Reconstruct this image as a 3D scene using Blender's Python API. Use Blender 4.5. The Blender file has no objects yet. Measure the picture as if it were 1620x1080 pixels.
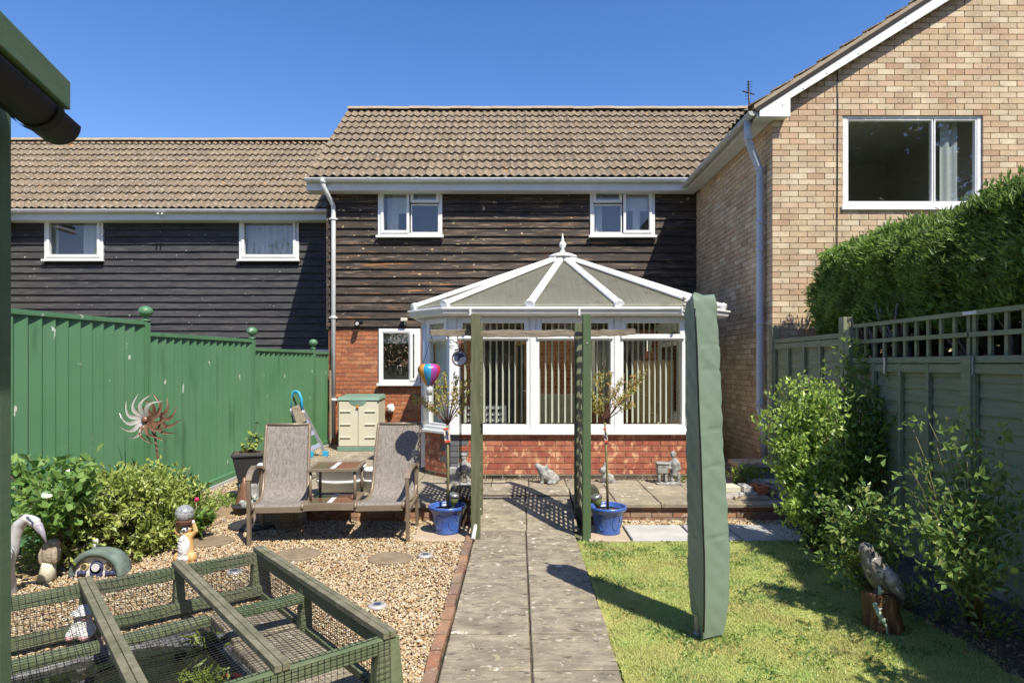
import bpy, math, random
import numpy as np
from mathutils import Vector, Matrix, Quaternion
R = random.Random(7)
sc = bpy.context.scene
COL = sc.collection
PI = math.pi
CZ = 1.66
# ---------------------------------------------------------------- camera, sky, sun
cam = bpy.data.objects.new('camera', bpy.data.cameras.new('camera'))
COL.objects.link(cam)
cam.location = (0, 0, CZ)
cam.rotation_euler = (PI / 2, 0, 0)
cam.data.sensor_width = 36
cam.data.lens = 22.22
cam.data.shift_x = -10 / 1620
cam.data.shift_y = 36 / 1620
cam.data.clip_start = 0.05
cam.data.clip_end = 3000
cam.data.dof.use_dof = True
cam.data.dof.focus_distance = 7.0
cam.data.dof.aperture_fstop = 11
sc.camera = cam
SUN_EL = math.radians(53.8)
SUN_AZ = math.atan2(.544, -.839)            # clockwise from +Y
world = bpy.data.worlds.new('World')
sc.world = world
world.use_nodes = True
wn = world.node_tree
bg = wn.nodes['Background']
sky = wn.nodes.new('ShaderNodeTexSky')
sky.sky_type = 'NISHITA'
sky.sun_disc = False
sky.sun_elevation = SUN_EL
sky.sun_rotation = SUN_AZ
sky.altitude = 100
sky.air_density = 1.0
sky.dust_density = 0.35
sky.ozone_density = 3.0
hs = wn.nodes.new('ShaderNodeHueSaturation')
hs.inputs['Saturation'].default_value = 1.30
tint = wn.nodes.new('ShaderNodeMix')
tint.data_type = 'RGBA'
tint.blend_type = 'MULTIPLY'
tint.inputs[0].default_value = 1.0
tint.inputs[7].default_value = (1.0, .70, .735, 1)
wn.links.new(sky.outputs[0], hs.inputs['Color'])
wn.links.new(hs.outputs[0], tint.inputs[6])
wn.links.new(tint.outputs[2], bg.inputs[0])
bg.inputs[1].default_value = 0.15
sd = bpy.data.lights.new('sun', 'SUN')
sd.energy = 3.9
sd.angle = math.radians(0.5)
sd.color = (1.0, .94, .83)
sun = bpy.data.objects.new('sun', sd)
COL.objects.link(sun)
SUNV = Vector((.544 * math.cos(SUN_EL), -.839 * math.cos(SUN_EL), math.sin(SUN_EL)))
sun.location = SUNV * 30
sun.rotation_euler = (-SUNV).to_track_quat('-Z', 'Y').to_euler()
sc.view_settings.view_transform = 'Standard'
sc.view_settings.look = 'None'
sc.view_settings.exposure = 0.85
sc.view_settings.gamma = 1.0
sc.view_settings.use_curve_mapping = False
sc.render.engine = 'CYCLES'
sc.cycles.use_denoising = True
sc.cycles.max_bounces = 8
sc.cycles.transparent_max_bounces = 16
sc.cycles.caustics_reflective = False
sc.cycles.caustics_refractive = False

# ---------------------------------------------------------------- helpers
def W(px, py, Y):
    return Vector(((px - 820) / 1000 * Y, Y, CZ - (py - 576) / 1000 * Y))
def WG(px, py, z=0.0):
    Y = (CZ - z) / (py - 576) * 1000
    return Vector(((px - 820) / 1000 * Y, Y, z))

def ramp(nt, stops, const=False):
    n = nt.nodes.new('ShaderNodeValToRGB')
    cr = n.color_ramp
    if const: cr.interpolation = 'CONSTANT'
    while len(cr.elements) < len(stops): cr.elements.new(.5)
    for e, (p, c) in zip(cr.elements, stops):
        e.position = p
        e.color = (c[0], c[1], c[2], 1) if not isinstance(c, (int, float)) else (c, c, c, 1)
    return n
def spread(cols):
    n = len(cols)
    if n == 1: return [(0, cols[0]), (1, cols[0])]
    return [(.28 + .44 * i / (n - 1), c) for i, c in enumerate(cols)]

def mat(name, pal, by='noise', scale=4, stretch=(1, 1, 1), dirt=None, specks=(), rough=.7, bump=0., bscale=60,
        bstretch=None, bdist=.01, metal=0., spec=.4, transl=0., detail=6, coat=0., island=True, rvar=0.):
    m = bpy.data.materials.new(name)
    m.use_nodes = True
    nt = m.node_tree
    N, L = nt.nodes, nt.links
    p = N['Principled BSDF']
    out = N['Material Output']
    geo = N.new('ShaderNodeNewGeometry')
    def noise(s, st=(1, 1, 1), det=detail, rg=.55, dist=0):
        mp = N.new('ShaderNodeMapping'); mp.inputs['Scale'].default_value = st
        L.new(geo.outputs['Position'], mp.inputs['Vector'])
        t = N.new('ShaderNodeTexNoise')
        t.inputs['Scale'].default_value = s; t.inputs['Detail'].default_value = det
        t.inputs['Roughness'].default_value = rg; t.inputs['Distortion'].default_value = dist
        L.new(mp.outputs[0], t.inputs['Vector'])
        return t.outputs['Fac']
    def mix(fac, a, b):
        x = N.new('ShaderNodeMix'); x.data_type = 'RGBA'
        if isinstance(fac, (int, float)): x.inputs[0].default_value = fac
        else: L.new(fac, x.inputs[0])
        for s, k in ((a, 6), (b, 7)):
            if isinstance(s, tuple): x.inputs[k].default_value = (*s, 1)
            else: L.new(s, x.inputs[k])
        return x.outputs[2]
    if by == 'noise':
        r = ramp(nt, spread(pal)); L.new(noise(scale, stretch), r.inputs[0]); col = r.outputs[0]
    else:
        oi = N.new('ShaderNodeObjectInfo')
        a = N.new('ShaderNodeMath'); a.operation = 'ADD'
        L.new(oi.outputs['Random'], a.inputs[0])
        L.new(geo.outputs['Random Per Island'], a.inputs[1])
        fr = N.new('ShaderNodeMath'); fr.operation = 'FRACT'; L.new(a.outputs[0], fr.inputs[0])
        n = len(pal)
        r = ramp(nt, [(i / max(1, n - 1), c) for i, c in enumerate(pal)]); L.new(fr.outputs[0], r.inputs[0])
        col = r.outputs[0]
    if dirt:
        dc, amt, ds = dirt[:3]
        st = dirt[3] if len(dirt) > 3 else (1, 1, 1)
        rr = ramp(nt, [(.35, 0.), (.68, 1.)]); L.new(noise(ds, st), rr.inputs[0])
        mm = N.new('ShaderNodeMath'); mm.operation = 'MULTIPLY'; mm.inputs[1].default_value = amt
        L.new(rr.outputs[0], mm.inputs[0])
        col = mix(mm.outputs[0], col, dc)
    for sp in specks:
        c, s, lo, hi = sp[:4]
        st = sp[4] if len(sp) > 4 else (1, 1, 1)
        rr = ramp(nt, [(lo, 0.), (hi, 1.)]); L.new(noise(s, st, 4), rr.inputs[0])
        fac = rr.outputs[0]
        if len(sp) > 5:                        # patches where these specks occur at all
            rm = ramp(nt, [(sp[6], 0.), (sp[6] + .12, 1.)]); L.new(noise(sp[5], (.6, 1, 1.4), 2), rm.inputs[0])
            mm = N.new('ShaderNodeMath'); mm.operation = 'MULTIPLY'; L.new(fac, mm.inputs[0]); L.new(rm.outputs[0], mm.inputs[1]); fac = mm.outputs[0]
        col = mix(fac, col, c)
    L.new(col, p.inputs['Base Color'])
    p.inputs['Roughness'].default_value = rough
    p.inputs['Metallic'].default_value = metal
    p.inputs['Specular IOR Level'].default_value = spec
    p.inputs['Coat Weight'].default_value = coat
    if rvar:
        rr = ramp(nt, [(.3, rough - rvar), (.7, rough + rvar)]); L.new(noise(scale * 3), rr.inputs[0])
        L.new(rr.outputs[0], p.inputs['Roughness'])
    if bump:
        b = N.new('ShaderNodeBump'); b.inputs['Strength'].default_value = bump; b.inputs['Distance'].default_value = bdist
        L.new(noise(bscale, bstretch or stretch), b.inputs['Height']); L.new(b.outputs[0], p.inputs['Normal'])
    if transl:
        t = N.new('ShaderNodeBsdfTranslucent'); L.new(col, t.inputs[0])
        ms = N.new('ShaderNodeMixShader'); ms.inputs[0].default_value = transl
        L.new(p.outputs[0], ms.inputs[1]); L.new(t.outputs[0], ms.inputs[2]); L.new(ms.outputs[0], out.inputs[0])
    return m

def glass(name, ior=1.7, tint=(.93, .96, .95), rough=0.0):
    m = bpy.data.materials.new(name); m.use_nodes = True
    nt = m.node_tree; N, L = nt.nodes, nt.links
    N.remove(N['Principled BSDF'])
    f = N.new('ShaderNodeFresnel'); f.inputs['IOR'].default_value = ior
    t = N.new('ShaderNodeBsdfTransparent'); t.inputs[0].default_value = (*tint, 1)
    g = N.new('ShaderNodeBsdfGlossy'); g.inputs['Roughness'].default_value = rough
    ms = N.new('ShaderNodeMixShader')
    ge = N.new('ShaderNodeNewGeometry'); inv = N.new('ShaderNodeMath'); inv.operation = 'SUBTRACT'; inv.inputs[0].default_value = 1.0
    L.new(ge.outputs['Backfacing'], inv.inputs[1]); mu = N.new('ShaderNodeMath'); mu.operation = 'MULTIPLY'
    L.new(f.outputs[0], mu.inputs[0]); L.new(inv.outputs[0], mu.inputs[1])      # the front face alone reflects
    L.new(mu.outputs[0], ms.inputs[0]); L.new(t.outputs[0], ms.inputs[1]); L.new(g.outputs[0], ms.inputs[2])
    L.new(ms.outputs[0], N['Material Output'].inputs[0])
    return m

def props(o, label=None, cat=None, group=None, kind=None):
    if label: o['label'] = label
    if cat: o['category'] = cat
    if group: o['group'] = group
    if kind: o['kind'] = kind
    return o
def link(o, parent=None):
    COL.objects.link(o)
    if parent is not None:
        o.parent = parent
        o.matrix_parent_inverse = WM[parent.name].inverted()
    return o
WM = {}                                       # world matrices of parents at build time
def reg(o):
    m = Matrix.LocRotScale(o.location, o.rotation_euler, o.scale)
    WM[o.name] = m
    return o
def thing(name, label, cat, loc, group=None, kind=None):
    o = bpy.data.objects.new(name, None)
    o.empty_display_size = .1
    o.location = loc
    COL.objects.link(o)
    reg(o)
    return props(o, label, cat, group, kind)
def inst(name, mesh, loc, rot=(0, 0, 0), scale=(1, 1, 1), parent=None):
    o = bpy.data.objects.new(name, mesh)
    o.location = loc; o.rotation_euler = rot; o.scale = scale
    link(o, parent)
    return o
def copy_tree(o, mv, rz=0, parent=None, label=None):
    """copy a thing with its parts; the copy is moved by mv"""
    c = o.copy(); COL.objects.link(c)
    if parent is None:
        c.location = Vector(o.location) + Vector(mv)
        c.rotation_euler.z += rz
    else: c.parent = parent
    for ch in KIDS.get(o.name, []): copy_tree(ch, mv, 0, c)
    if label: c['label'] = label
    return c
KIDS = {}

class MB:
    def __init__(s): s.v = []; s.f = []; s.mi = []; s.sm = []
    def add(s, vs, fs, mi=0, sm=False):
        b = len(s.v)
        s.v += [tuple(v) for v in vs]
        for f in fs:
            s.f.append(tuple(i + b for i in f)); s.mi.append(mi); s.sm.append(sm)
        return s
    def box(s, x0, x1, y0, y1, z0, z1, mi=0):
        return s.add([(x0, y0, z0), (x1, y0, z0), (x1, y1, z0), (x0, y1, z0), (x0, y0, z1), (x1, y0, z1), (x1, y1, z1), (x0, y1, z1)],
                     [(0, 3, 2, 1), (4, 5, 6, 7), (0, 1, 5, 4), (1, 2, 6, 5), (2, 3, 7, 6), (3, 0, 4, 7)], mi)
    def hexa(s, a, mi=0):                      # 8 corners, bottom ring then top ring
        return s.add(a, [(0, 3, 2, 1), (4, 5, 6, 7), (0, 1, 5, 4), (1, 2, 6, 5), (2, 3, 7, 6), (3, 0, 4, 7)], mi)
    def beam(s, a, b, w, h, up=(0, 0, 1), mi=0):
        a = Vector(a); b = Vector(b); d = (b - a).normalized(); up = Vector(up)
        sd_ = d.cross(up)
        if sd_.length < 1e-4: sd_ = d.cross(Vector((0, 1, 0)))
        sd_.normalize(); n = sd_.cross(d).normalized()
        q = [-sd_ * w / 2 - n * h / 2, sd_ * w / 2 - n * h / 2, sd_ * w / 2 + n * h / 2, -sd_ * w / 2 + n * h / 2]
        vs = [a + k for k in q] + [b + k for k in q]
        return s.add(vs, [(0, 1, 2, 3), (7, 6, 5, 4), (0, 4, 5, 1), (1, 5, 6, 2), (2, 6, 7, 3), (3, 7, 4, 0)], mi)
    def pbox(s, O, u, n, u0, u1, d0, d1, z0, z1, mi=0):
        O = Vector(O); u = Vector(u); n = Vector(n); Z = Vector((0, 0, 1))
        ring = [(u0, d0), (u1, d0), (u1, d1), (u0, d1)]
        return s.hexa([O + u * a + n * b + Z * z0 for a, b in ring] + [O + u * a + n * b + Z * z1 for a, b in ring], mi)
    def tube(s, pts, r, n=8, mi=0, cap=True, sm=True):
        pts = [Vector(p) for p in pts]
        rs = r if isinstance(r, (list, tuple)) else [r] * len(pts)
        prev = None; rings = []
        for i, p in enumerate(pts):
            d = (pts[min(i + 1, len(pts) - 1)] - pts[max(i - 1, 0)])
            if d.length < 1e-9: d = Vector((0, 0, 1))
            d.normalize()
            if prev is None:
                a = d.cross(Vector((0, 0, 1)))
                if a.length < .05: a = d.cross(Vector((1, 0, 0)))
            else: a = prev - d * prev.dot(d)
            a.normalize(); prev = a; b = d.cross(a)
            rings.append([p + (a * math.cos(2 * PI * k / n) + b * math.sin(2 * PI * k / n)) * rs[i] for k in range(n)])
        vs = [v for rg in rings for v in rg]
        fs = [(i * n + k, i * n + (k + 1) % n, (i + 1) * n + (k + 1) % n, (i + 1) * n + k) for i in range(len(pts) - 1) for k in range(n)]
        s.add(vs, fs, mi, sm)
        if cap:
            b0 = len(s.v) - len(vs)
            s.f.append(tuple(b0 + k for k in range(n))[::-1]); s.mi.append(mi); s.sm.append(False)
            e = b0 + (len(pts) - 1) * n
            s.f.append(tuple(e + k for k in range(n))); s.mi.append(mi); s.sm.append(False)
        return s
    def lathe(s, prof, c, n=20, mi=0, sx=1, sy=1, sm=True, ax=None):
        c = Vector(c); vs = []; q = Quaternion() if ax is None else Vector((0, 0, 1)).rotation_difference(Vector(ax))
        for r, z in prof:
            for k in range(n):
                a = 2 * PI * k / n
                vs.append(c + q @ Vector((r * math.cos(a) * sx, r * math.sin(a) * sy, z)))
        m = len(prof)
        fs = [(i * n + k, i * n + (k + 1) % n, (i + 1) * n + (k + 1) % n, (i + 1) * n + k) for i in range(m - 1) for k in range(n)]
        fs.append(tuple(range(n))[::-1]); fs.append(tuple((m - 1) * n + k for k in range(n)))
        s.add(vs, fs, mi, sm)
        s.sm[-1] = s.sm[-2] = False
        return s
    def ball(s, c, r, n=14, m=9, mi=0, q=None):
        c = Vector(c); rr = r if isinstance(r, (tuple, list)) else (r, r, r)
        vs = []
        for i in range(m + 1):
            t = PI * i / m
            t = min(max(t, .02), PI - .02)
            for k in range(n):
                a = 2 * PI * k / n
                v = Vector((rr[0] * math.sin(t) * math.cos(a), rr[1] * math.sin(t) * math.sin(a), -rr[2] * math.cos(t)))
                vs.append(c + (q @ v if q else v))
        fs = [(i * n + k, i * n + (k + 1) % n, (i + 1) * n + (k + 1) % n, (i + 1) * n + k) for i in range(m) for k in range(n)]
        fs += [tuple(range(n))[::-1], tuple(m * n + k for k in range(n))]
        return s.add(vs, fs, mi, True)
    def slab(s, poly, n, t, mi=0):             # polygon (3-D points) given thickness t along n
        P = [Vector(p) for p in poly]; n = Vector(n).normalized() * t; k = len(P)
        return s.add(P + [p + n for p in P], [tuple(range(k))[::-1], tuple(range(k, 2 * k))] + [(i, (i + 1) % k, k + (i + 1) % k, k + i) for i in range(k)], mi)
    def mesh(s, name, mats, origin=(0, 0, 0)):
        me = bpy.data.meshes.new(name)
        ox, oy, oz = origin
        me.from_pydata([(x - ox, y - oy, z - oz) for x, y, z in s.v], [], s.f)
        for m in (mats if isinstance(mats, (list, tuple)) else [mats]): me.materials.append(m)
        me.polygons.foreach_set('material_index', s.mi)
        me.polygons.foreach_set('use_smooth', s.sm)
        me.update()
        return me
    def build(s, name, mats, parent=None, label=None, cat=None, group=None, kind=None, bevel=0, seg=2, remesh=0, subd=0, smooth=0):
        a = np.array(s.v); lo = a.min(0); hi = a.max(0)
        org = ((lo[0] + hi[0]) / 2, (lo[1] + hi[1]) / 2, lo[2])
        o = bpy.data.objects.new(name, s.mesh(name, mats, org))
        o.location = org
        link(o, parent); reg(o)
        if parent is not None: KIDS.setdefault(parent.name, []).append(o)
        if bevel:
            b = o.modifiers.new('bevel', 'BEVEL'); b.width = bevel; b.segments = seg; b.limit_method = 'ANGLE'
        if remesh:
            b = o.modifiers.new('remesh', 'REMESH'); b.mode = 'VOXEL'; b.voxel_size = remesh; b.use_smooth_shade = True
            if smooth:
                b = o.modifiers.new('smooth', 'SMOOTH'); b.iterations = smooth; b.factor = .5
        if subd:
            b = o.modifiers.new('subd', 'SUBSURF'); b.levels = b.render_levels = subd
        return props(o, label, cat, group, kind)

def npmesh(name, V, F, mat_, parent=None, smooth=False, kind=None, label=None, cat=None, group=None):
    """V (n,3) float, F (m,k) int : one mesh object from arrays"""
    me = bpy.data.meshes.new(name)
    k = F.shape[1]
    me.vertices.add(len(V)); me.vertices.foreach_set('co', np.asarray(V, np.float32).ravel())
    me.loops.add(F.size); me.loops.foreach_set('vertex_index', F.astype(np.int32).ravel())
    me.polygons.add(len(F)); me.polygons.foreach_set('loop_start', np.arange(0, F.size, k, dtype=np.int32))
    me.polygons.foreach_set('loop_total', np.full(len(F), k, np.int32))
    me.polygons.foreach_set('use_smooth', np.full(len(F), smooth))
    me.materials.append(mat_)
    me.update(calc_edges=True); me.validate()
    o = bpy.data.objects.new(name, me)
    link(o, parent); reg(o)
    return props(o, label, cat, group, kind)

def leafmass(name, C, size, mat_, parent=None, dirs=None, asp=.5, seed=1, fold=.15, kind='stuff', spreadd=.9, up=.3, **kw):
    """many folded diamond leaves; C (n,3) centres, dirs preferred leaf directions"""
    rg = np.random.default_rng(seed); n = len(C)
    d = rg.normal(size=(n, 3)) * spreadd
    if dirs is not None: d += dirs
    d[:, 2] += up
    d /= np.linalg.norm(d, axis=1)[:, None] + 1e-9
    a = rg.normal(size=(n, 3)); a[:, 2] += .8
    s_ = np.cross(d, a); s_ /= np.linalg.norm(s_, axis=1)[:, None] + 1e-9
    nn = np.cross(s_, d)
    L = rg.uniform(size[0], size[1], n)[:, None]
    w = L * asp * rg.uniform(.8, 1.2, n)[:, None] / 2
    base = C - d * L * .4
    tip = C + d * L * .6 - nn * L * fold * .6
    l = C + s_ * w + nn * L * fold; r = C - s_ * w + nn * L * fold
    V = np.stack([base, r, tip, l], 1).reshape(-1, 3)
    i = np.arange(n)[:, None] * 4
    F = np.concatenate([i + np.array([[0, 1, 2]]), i + np.array([[0, 2, 3]])])
    return npmesh(name, V, F, mat_, parent, kind=kind, **kw)

def subtract(a, b, holes):
    segs = [(a, b)]
    for h0, h1 in holes:
        nx = []
        for s0, s1 in segs:
            if h1 <= s0 or h0 >= s1: nx.append((s0, s1)); continue
            if h0 > s0: nx.append((s0, h0))
            if h1 < s1: nx.append((h1, s1))
        segs = nx
    return [s for s in segs if s[1] - s[0] > .012]
def holed(mb, x0, x1, z0, z1, fn, holes):
    """grid of boxes that leaves rectangular holes (hx0,hx1,hz0,hz1); fn(mb,xa,xb,za,zb) adds one box"""
    zs = sorted({z0, z1, *[min(max(h[2], z0), z1) for h in holes], *[min(max(h[3], z0), z1) for h in holes]})
    for za, zb in zip(zs, zs[1:]):
        zm = (za + zb) / 2
        for xa, xb in subtract(x0, x1, [(h[0], h[1]) for h in holes if h[2] < zm < h[3]]): fn(mb, xa, xb, za, zb)

# ---------------------------------------------------------------- materials
M = {}
WHITE = (.80, .80, .78)
M['upvc'] = mat('white_upvc', [(.78, .78, .76), (.84, .84, .82)], scale=3, rough=.35, spec=.5, dirt=((.55, .55, .5), .18, 5))
M['gutter_white'] = mat('white_gutter_plastic', [(.72, .72, .70), (.80, .80, .78)], scale=3, rough=.35, dirt=((.45, .44, .4), .3, 7))
M['old_gutter'] = mat('weathered_gutter', [(.40, .40, .37), (.55, .55, .50)], scale=6, rough=.5, dirt=((.28, .27, .22), .45, 9))
M['grey_pipe'] = mat('blue_grey_pipe', [(.40, .44, .50), (.48, .52, .58)], scale=5, rough=.4)
M['fascia'] = mat('painted_fascia', [(.66, .66, .63), (.74, .74, .71)], scale=3, rough=.5, dirt=((.4, .4, .37), .25, 6))
M['glass'] = glass('window_glass', 2.1)
M['glass_thin'] = glass('conservatory_glass', 1.35, (.96, .98, .97))
M['room'] = mat('room_plaster', [(.5, .48, .43), (.58, .56, .5)], scale=2, rough=.9)
M['curtain'] = mat('curtain_cloth', [(.62, .62, .60), (.78, .78, .76)], scale=14, stretch=(1, 1, .05), rough=.9, transl=.3)
M['blind'] = mat('pale_blind', [(.72, .71, .62), (.80, .79, .70)], scale=3, rough=.7, transl=.25)
M['dark'] = mat('dark_gap', [(.012, .011, .01), (.02, .018, .016)], scale=4, rough=.9)
M['buff_brick'] = mat('buff_brick', [(0.541, 0.366, 0.206), (0.624, 0.488, 0.303), (0.457, 0.287, 0.166), (0.686, 0.563, 0.372), (0.572, 0.371, 0.229), (0.728, 0.615, 0.424), (0.499, 0.382, 0.234), (0.603, 0.445, 0.269)],
                      by='rand', dirt=((.27, .20, .14), .5, 3.2), specks=[((.66, .55, .42), 45, .58, .70), ((.30, .23, .17), 16, .60, .72)], rough=.85, bump=.35, bscale=120, bdist=.006)
M['buff_mortar'] = mat('buff_mortar', [(.36, .28, .17), (.44, .35, .23)], scale=20, rough=.95, bump=.4, bscale=200)
M['red_brick'] = mat('red_brick', [(.48, .155, .055), (.36, .11, .045), (.54, .21, .08), (.27, .09, .05), (.56, .25, .11), (.44, .14, .055)],
                     by='rand', dirt=((.18, .075, .05), .55, 16), specks=[((.60, .34, .17), 40, .58, .70)], rough=.85, bump=.35, bscale=110, bdist=.006)
M['red_mortar'] = mat('pale_mortar', [(0.650, 0.494, 0.312), (0.754, 0.598, 0.403)], scale=18, rough=.95, bump=.4, bscale=200)
M['plinth_brick'] = mat('plinth_brick', [(0.405, 0.127, 0.073), (0.468, 0.185, 0.101), (0.315, 0.090, 0.056), (0.504, 0.244, 0.134), (0.423, 0.143, 0.078)],
                        by='rand', dirt=((.24, .055, .04), .75, 12, (1, 1, .7)), specks=[((.64, .36, .20), 13, .56, .64, (1, 1, .7))], rough=.85, bump=.3, bscale=110, bdist=.006)
M['grey_brick'] = mat('grey_blue_brick', [(.10, .105, .11), (.15, .155, .16)], by='rand', rough=.8, bump=.3, bscale=110)
M['old_brick'] = mat('old_brick', [(.36, .15, .075), (.28, .14, .085), (.44, .23, .12), (.22, .13, .09), (.40, .27, .17)],
                     by='rand', dirt=((.15, .12, .09), .7, 9), specks=[((.5, .44, .35), 25, .6, .72)], rough=.9, bump=.5, bscale=80, bdist=.01)
M['old_mortar'] = mat('old_mortar', [(.26, .22, .16), (.36, .31, .23)], scale=12, rough=.95, bump=.6, bscale=90)
M['board_black'] = mat('black_stained_board', [(.016, .013, .011), (.030, .024, .019), (.052, .040, .030)], scale=5, stretch=(.8, 1, 11), rough=.75,
                       dirt=((.075, .055, .04), .7, 2.2, (.5, 1, 3)),
                       specks=[((.20, .15, .11), 9, .54, .68, (.22, 1, 7), 1.1, .38), ((.40, .17, .05), 3.2, .60, .68, (.30, 1, 7), .8, .45), ((.62, .47, .28), 8, .655, .69, (1.3, 1, 1.8), .9, .46), ((.34, .25, .16), 14, .60, .70, (.2, 1, 4), 1.3, .40)],
                       bump=.6, bscale=14, bstretch=(.6, 1, 12), bdist=.01)
M['board_blue'] = mat('blue_black_board', [(.022, .022, .025), (.034, .033, .036), (.055, .053, .053)], scale=5, stretch=(.8, 1, 12), rough=.75,
                      dirt=((.085, .08, .076), .5, 2, (.5, 1, 3)), specks=[((.5, .48, .45), 13, .70, .73, (1, 1, 1.5)), ((.10, .095, .09), 9, .55, .68, (.35, 1, 7))],
                      bump=.6, bscale=14, bstretch=(.6, 1, 12), bdist=.01)
M['tile'] = mat('concrete_roof_tile', [(.17, .125, .075), (.215, .155, .092), (.19, .142, .09), (.24, .175, .10), (.15, .112, .07)], by='rand',
                dirt=((.12, .095, .07), .55, 11), specks=[((.34, .31, .24), 19, .57, .66), ((.42, .22, .05), 7, .67, .73), ((.46, .43, .37), 33, .61, .67)],
                rough=.95, bump=.5, bscale=90, bdist=.006)
M['underlay'] = mat('roof_underlay', [(.03, .026, .022), (.045, .04, .034)], scale=5, rough=.95)
M['ridge'] = mat('ridge_tile_mortar', [(.30, .24, .16), (.40, .33, .24)], scale=9, rough=.95, specks=[((.5, .28, .07), 8, .68, .76)], bump=.5, bscale=60)
M['metal_green'] = mat('green_coated_steel', [(.075, .19, .085), (.092, .22, .10)], scale=1.6, rough=.42, spec=.45, dirt=((.12, .22, .14), .35, 3, (1, 1, .4)),
                       specks=[((.50, .54, .46), 11, .69, .71, (1, 1, .4)), ((.05, .11, .055), 5, .58, .75, (1, 1, .15))])
M['wood_green'] = mat('dark_green_fence_wood', [(0.194, 0.215, 0.122), (0.242, 0.260, 0.151), (0.294, 0.305, 0.181)], scale=4, stretch=(8, .7, 8), rough=.85,
                      dirt=((.22, .22, .16), .5, 2.5), bump=.5, bscale=16, bstretch=(10, .8, 10))
M['post_green'] = mat('green_stained_post', [(.065, .085, .038), (.10, .12, .055), (.15, .155, .085)], scale=5, stretch=(9, 9, .6), rough=.8,
                      dirt=((.20, .18, .12), .45, 4, (6, 6, .5)), bump=.5, bscale=20, bstretch=(10, 10, .5))
M['post_fresh'] = mat('plain_green_post', [(.07, .115, .05), (.09, .14, .065)], scale=4, stretch=(6, 6, .5), rough=.6, bump=.25, bscale=20, bstretch=(10, 10, .5))
M['pond_wood'] = mat('green_pond_timber', [(.075, .115, .05), (.105, .15, .07), (.15, .18, .10)], scale=5, stretch=(2, 2, 2), rough=.8,
                     dirt=((.20, .185, .125), .45, 3), bump=.4, bscale=30)
M['pond_wood_old'] = mat('weathered_pond_batten', [(.13, .125, .075), (.20, .185, .12), (.27, .25, .17)], scale=7, stretch=(3, 3, 3), rough=.85,
                         dirt=((.075, .09, .045), .6, 6), bump=.6, bscale=30)
M['rail_old'] = mat('weathered_rail', [(0.172, 0.140, 0.094), (0.265, 0.226, 0.164), (0.109, 0.082, 0.055)], scale=6, stretch=(.8, 6, 9), rough=.9, bump=.8, bscale=12, bstretch=(1, 8, 10))
M['dark_wood'] = mat('dark_timber', [(.045, .032, .022), (.085, .062, .042), (.14, .105, .075)], scale=6, stretch=(2, 2, 6), rough=.85, bump=.5, bscale=25)
M['slab'] = mat('riven_slab', [(0.226, 0.192, 0.129), (0.291, 0.251, 0.177), (0.344, 0.299, 0.212), (0.261, 0.228, 0.159)], scale=3.2, rough=.95, dirt=((.115, .10, .075), .7, 5, (1, 1.6, 1)),
                specks=[((.09, .08, .06), 12, .58, .70, (1, 2.4, 1)), ((.44, .40, .31), 15, .62, .69), ((.66, .62, .53), 11, .655, .68), ((.34, .29, .19), 22, .58, .68)], bump=.8, bscale=9, bstretch=(1, 2.2, 1), bdist=.02, detail=10)
M['patio_slab'] = mat('patio_slab', [(.27, .225, .15), (.33, .28, .195), (.39, .33, .235), (.30, .25, .17)], by='rand', dirt=((.17, .15, .115), .7, 5),
                      specks=[((.6, .56, .48), 12, .62, .68), ((.13, .115, .09), 14, .62, .72)], rough=.95, bump=.6, bscale=14, bdist=.015)
M['grey_slab'] = mat('grey_blue_slab', [(.40, .40, .37), (.47, .46, .43), (.52, .51, .47)], by='rand', dirt=((.28, .28, .25), .5, 5), rough=.9, bump=.3, bscale=25)
M['sand_slab'] = mat('sandy_slab', [(.42, .33, .23), (.50, .41, .30)], scale=6, rough=.95, dirt=((.30, .23, .16), .5, 8), bump=.4, bscale=40)
M['step_stone'] = mat('brown_stepping_stone', [(.22, .16, .10), (.30, .23, .15)], scale=9, rough=.95, dirt=((.14, .11, .075), .6, 12), bump=.4, bscale=40)
M['stone'] = mat('garden_statue_stone', [(.27, .27, .255), (.40, .40, .375), (.52, .52, .49)], scale=16, rough=.95, dirt=((.11, .11, .10), .8, 22), bump=.7, bscale=70, bdist=.008)
M['gravel'] = mat('gravel_pebble', [(0.317, 0.200, 0.080), (0.495, 0.389, 0.225), (0.594, 0.525, 0.376), (0.396, 0.210, 0.086), (0.198, 0.147, 0.097), (0.673, 0.640, 0.526), (0.455, 0.326, 0.150), (0.535, 0.441, 0.279), (0.396, 0.304, 0.182), (0.337, 0.221, 0.107)],
                  by='rand', rough=.75, spec=.4, dirt=((.40, .28, .17), .25, 60))
M['gravel_bed'] = mat('gravel_bed', [(.17, .11, .06), (.29, .20, .115), (.38, .28, .17)], scale=55, rough=.95, bump=1., bscale=60, bdist=.02)
M['soil'] = mat('dark_soil', [(.06, .043, .03), (.10, .074, .052), (.14, .107, .075)], scale=14, rough=.98, bump=1., bscale=30, bdist=.04, specks=[((.26, .21, .15), 40, .60, .68), ((.10, .13, .04), 18, .60, .68)])
M['lawn'] = mat('lawn_ground', [(0.312, 0.343, 0.078), (0.452, 0.437, 0.117), (0.577, 0.484, 0.172)], scale=5, rough=.98, bump=1., bscale=70, bdist=.02)
M['blade'] = mat('grass_blade', [(0.358, 0.505, 0.141), (0.515, 0.638, 0.202), (0.658, 0.697, 0.322), (0.429, 0.564, 0.167), (0.258, 0.400, 0.107)], by='rand', rough=.6, spec=.25, transl=.3,
                 dirt=((.52, .45, .20), .75, 3.4))
M['far_ground'] = mat('distant_ground', [(.10, .12, .05), (.16, .15, .09)], scale=.3, rough=.98)
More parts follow.
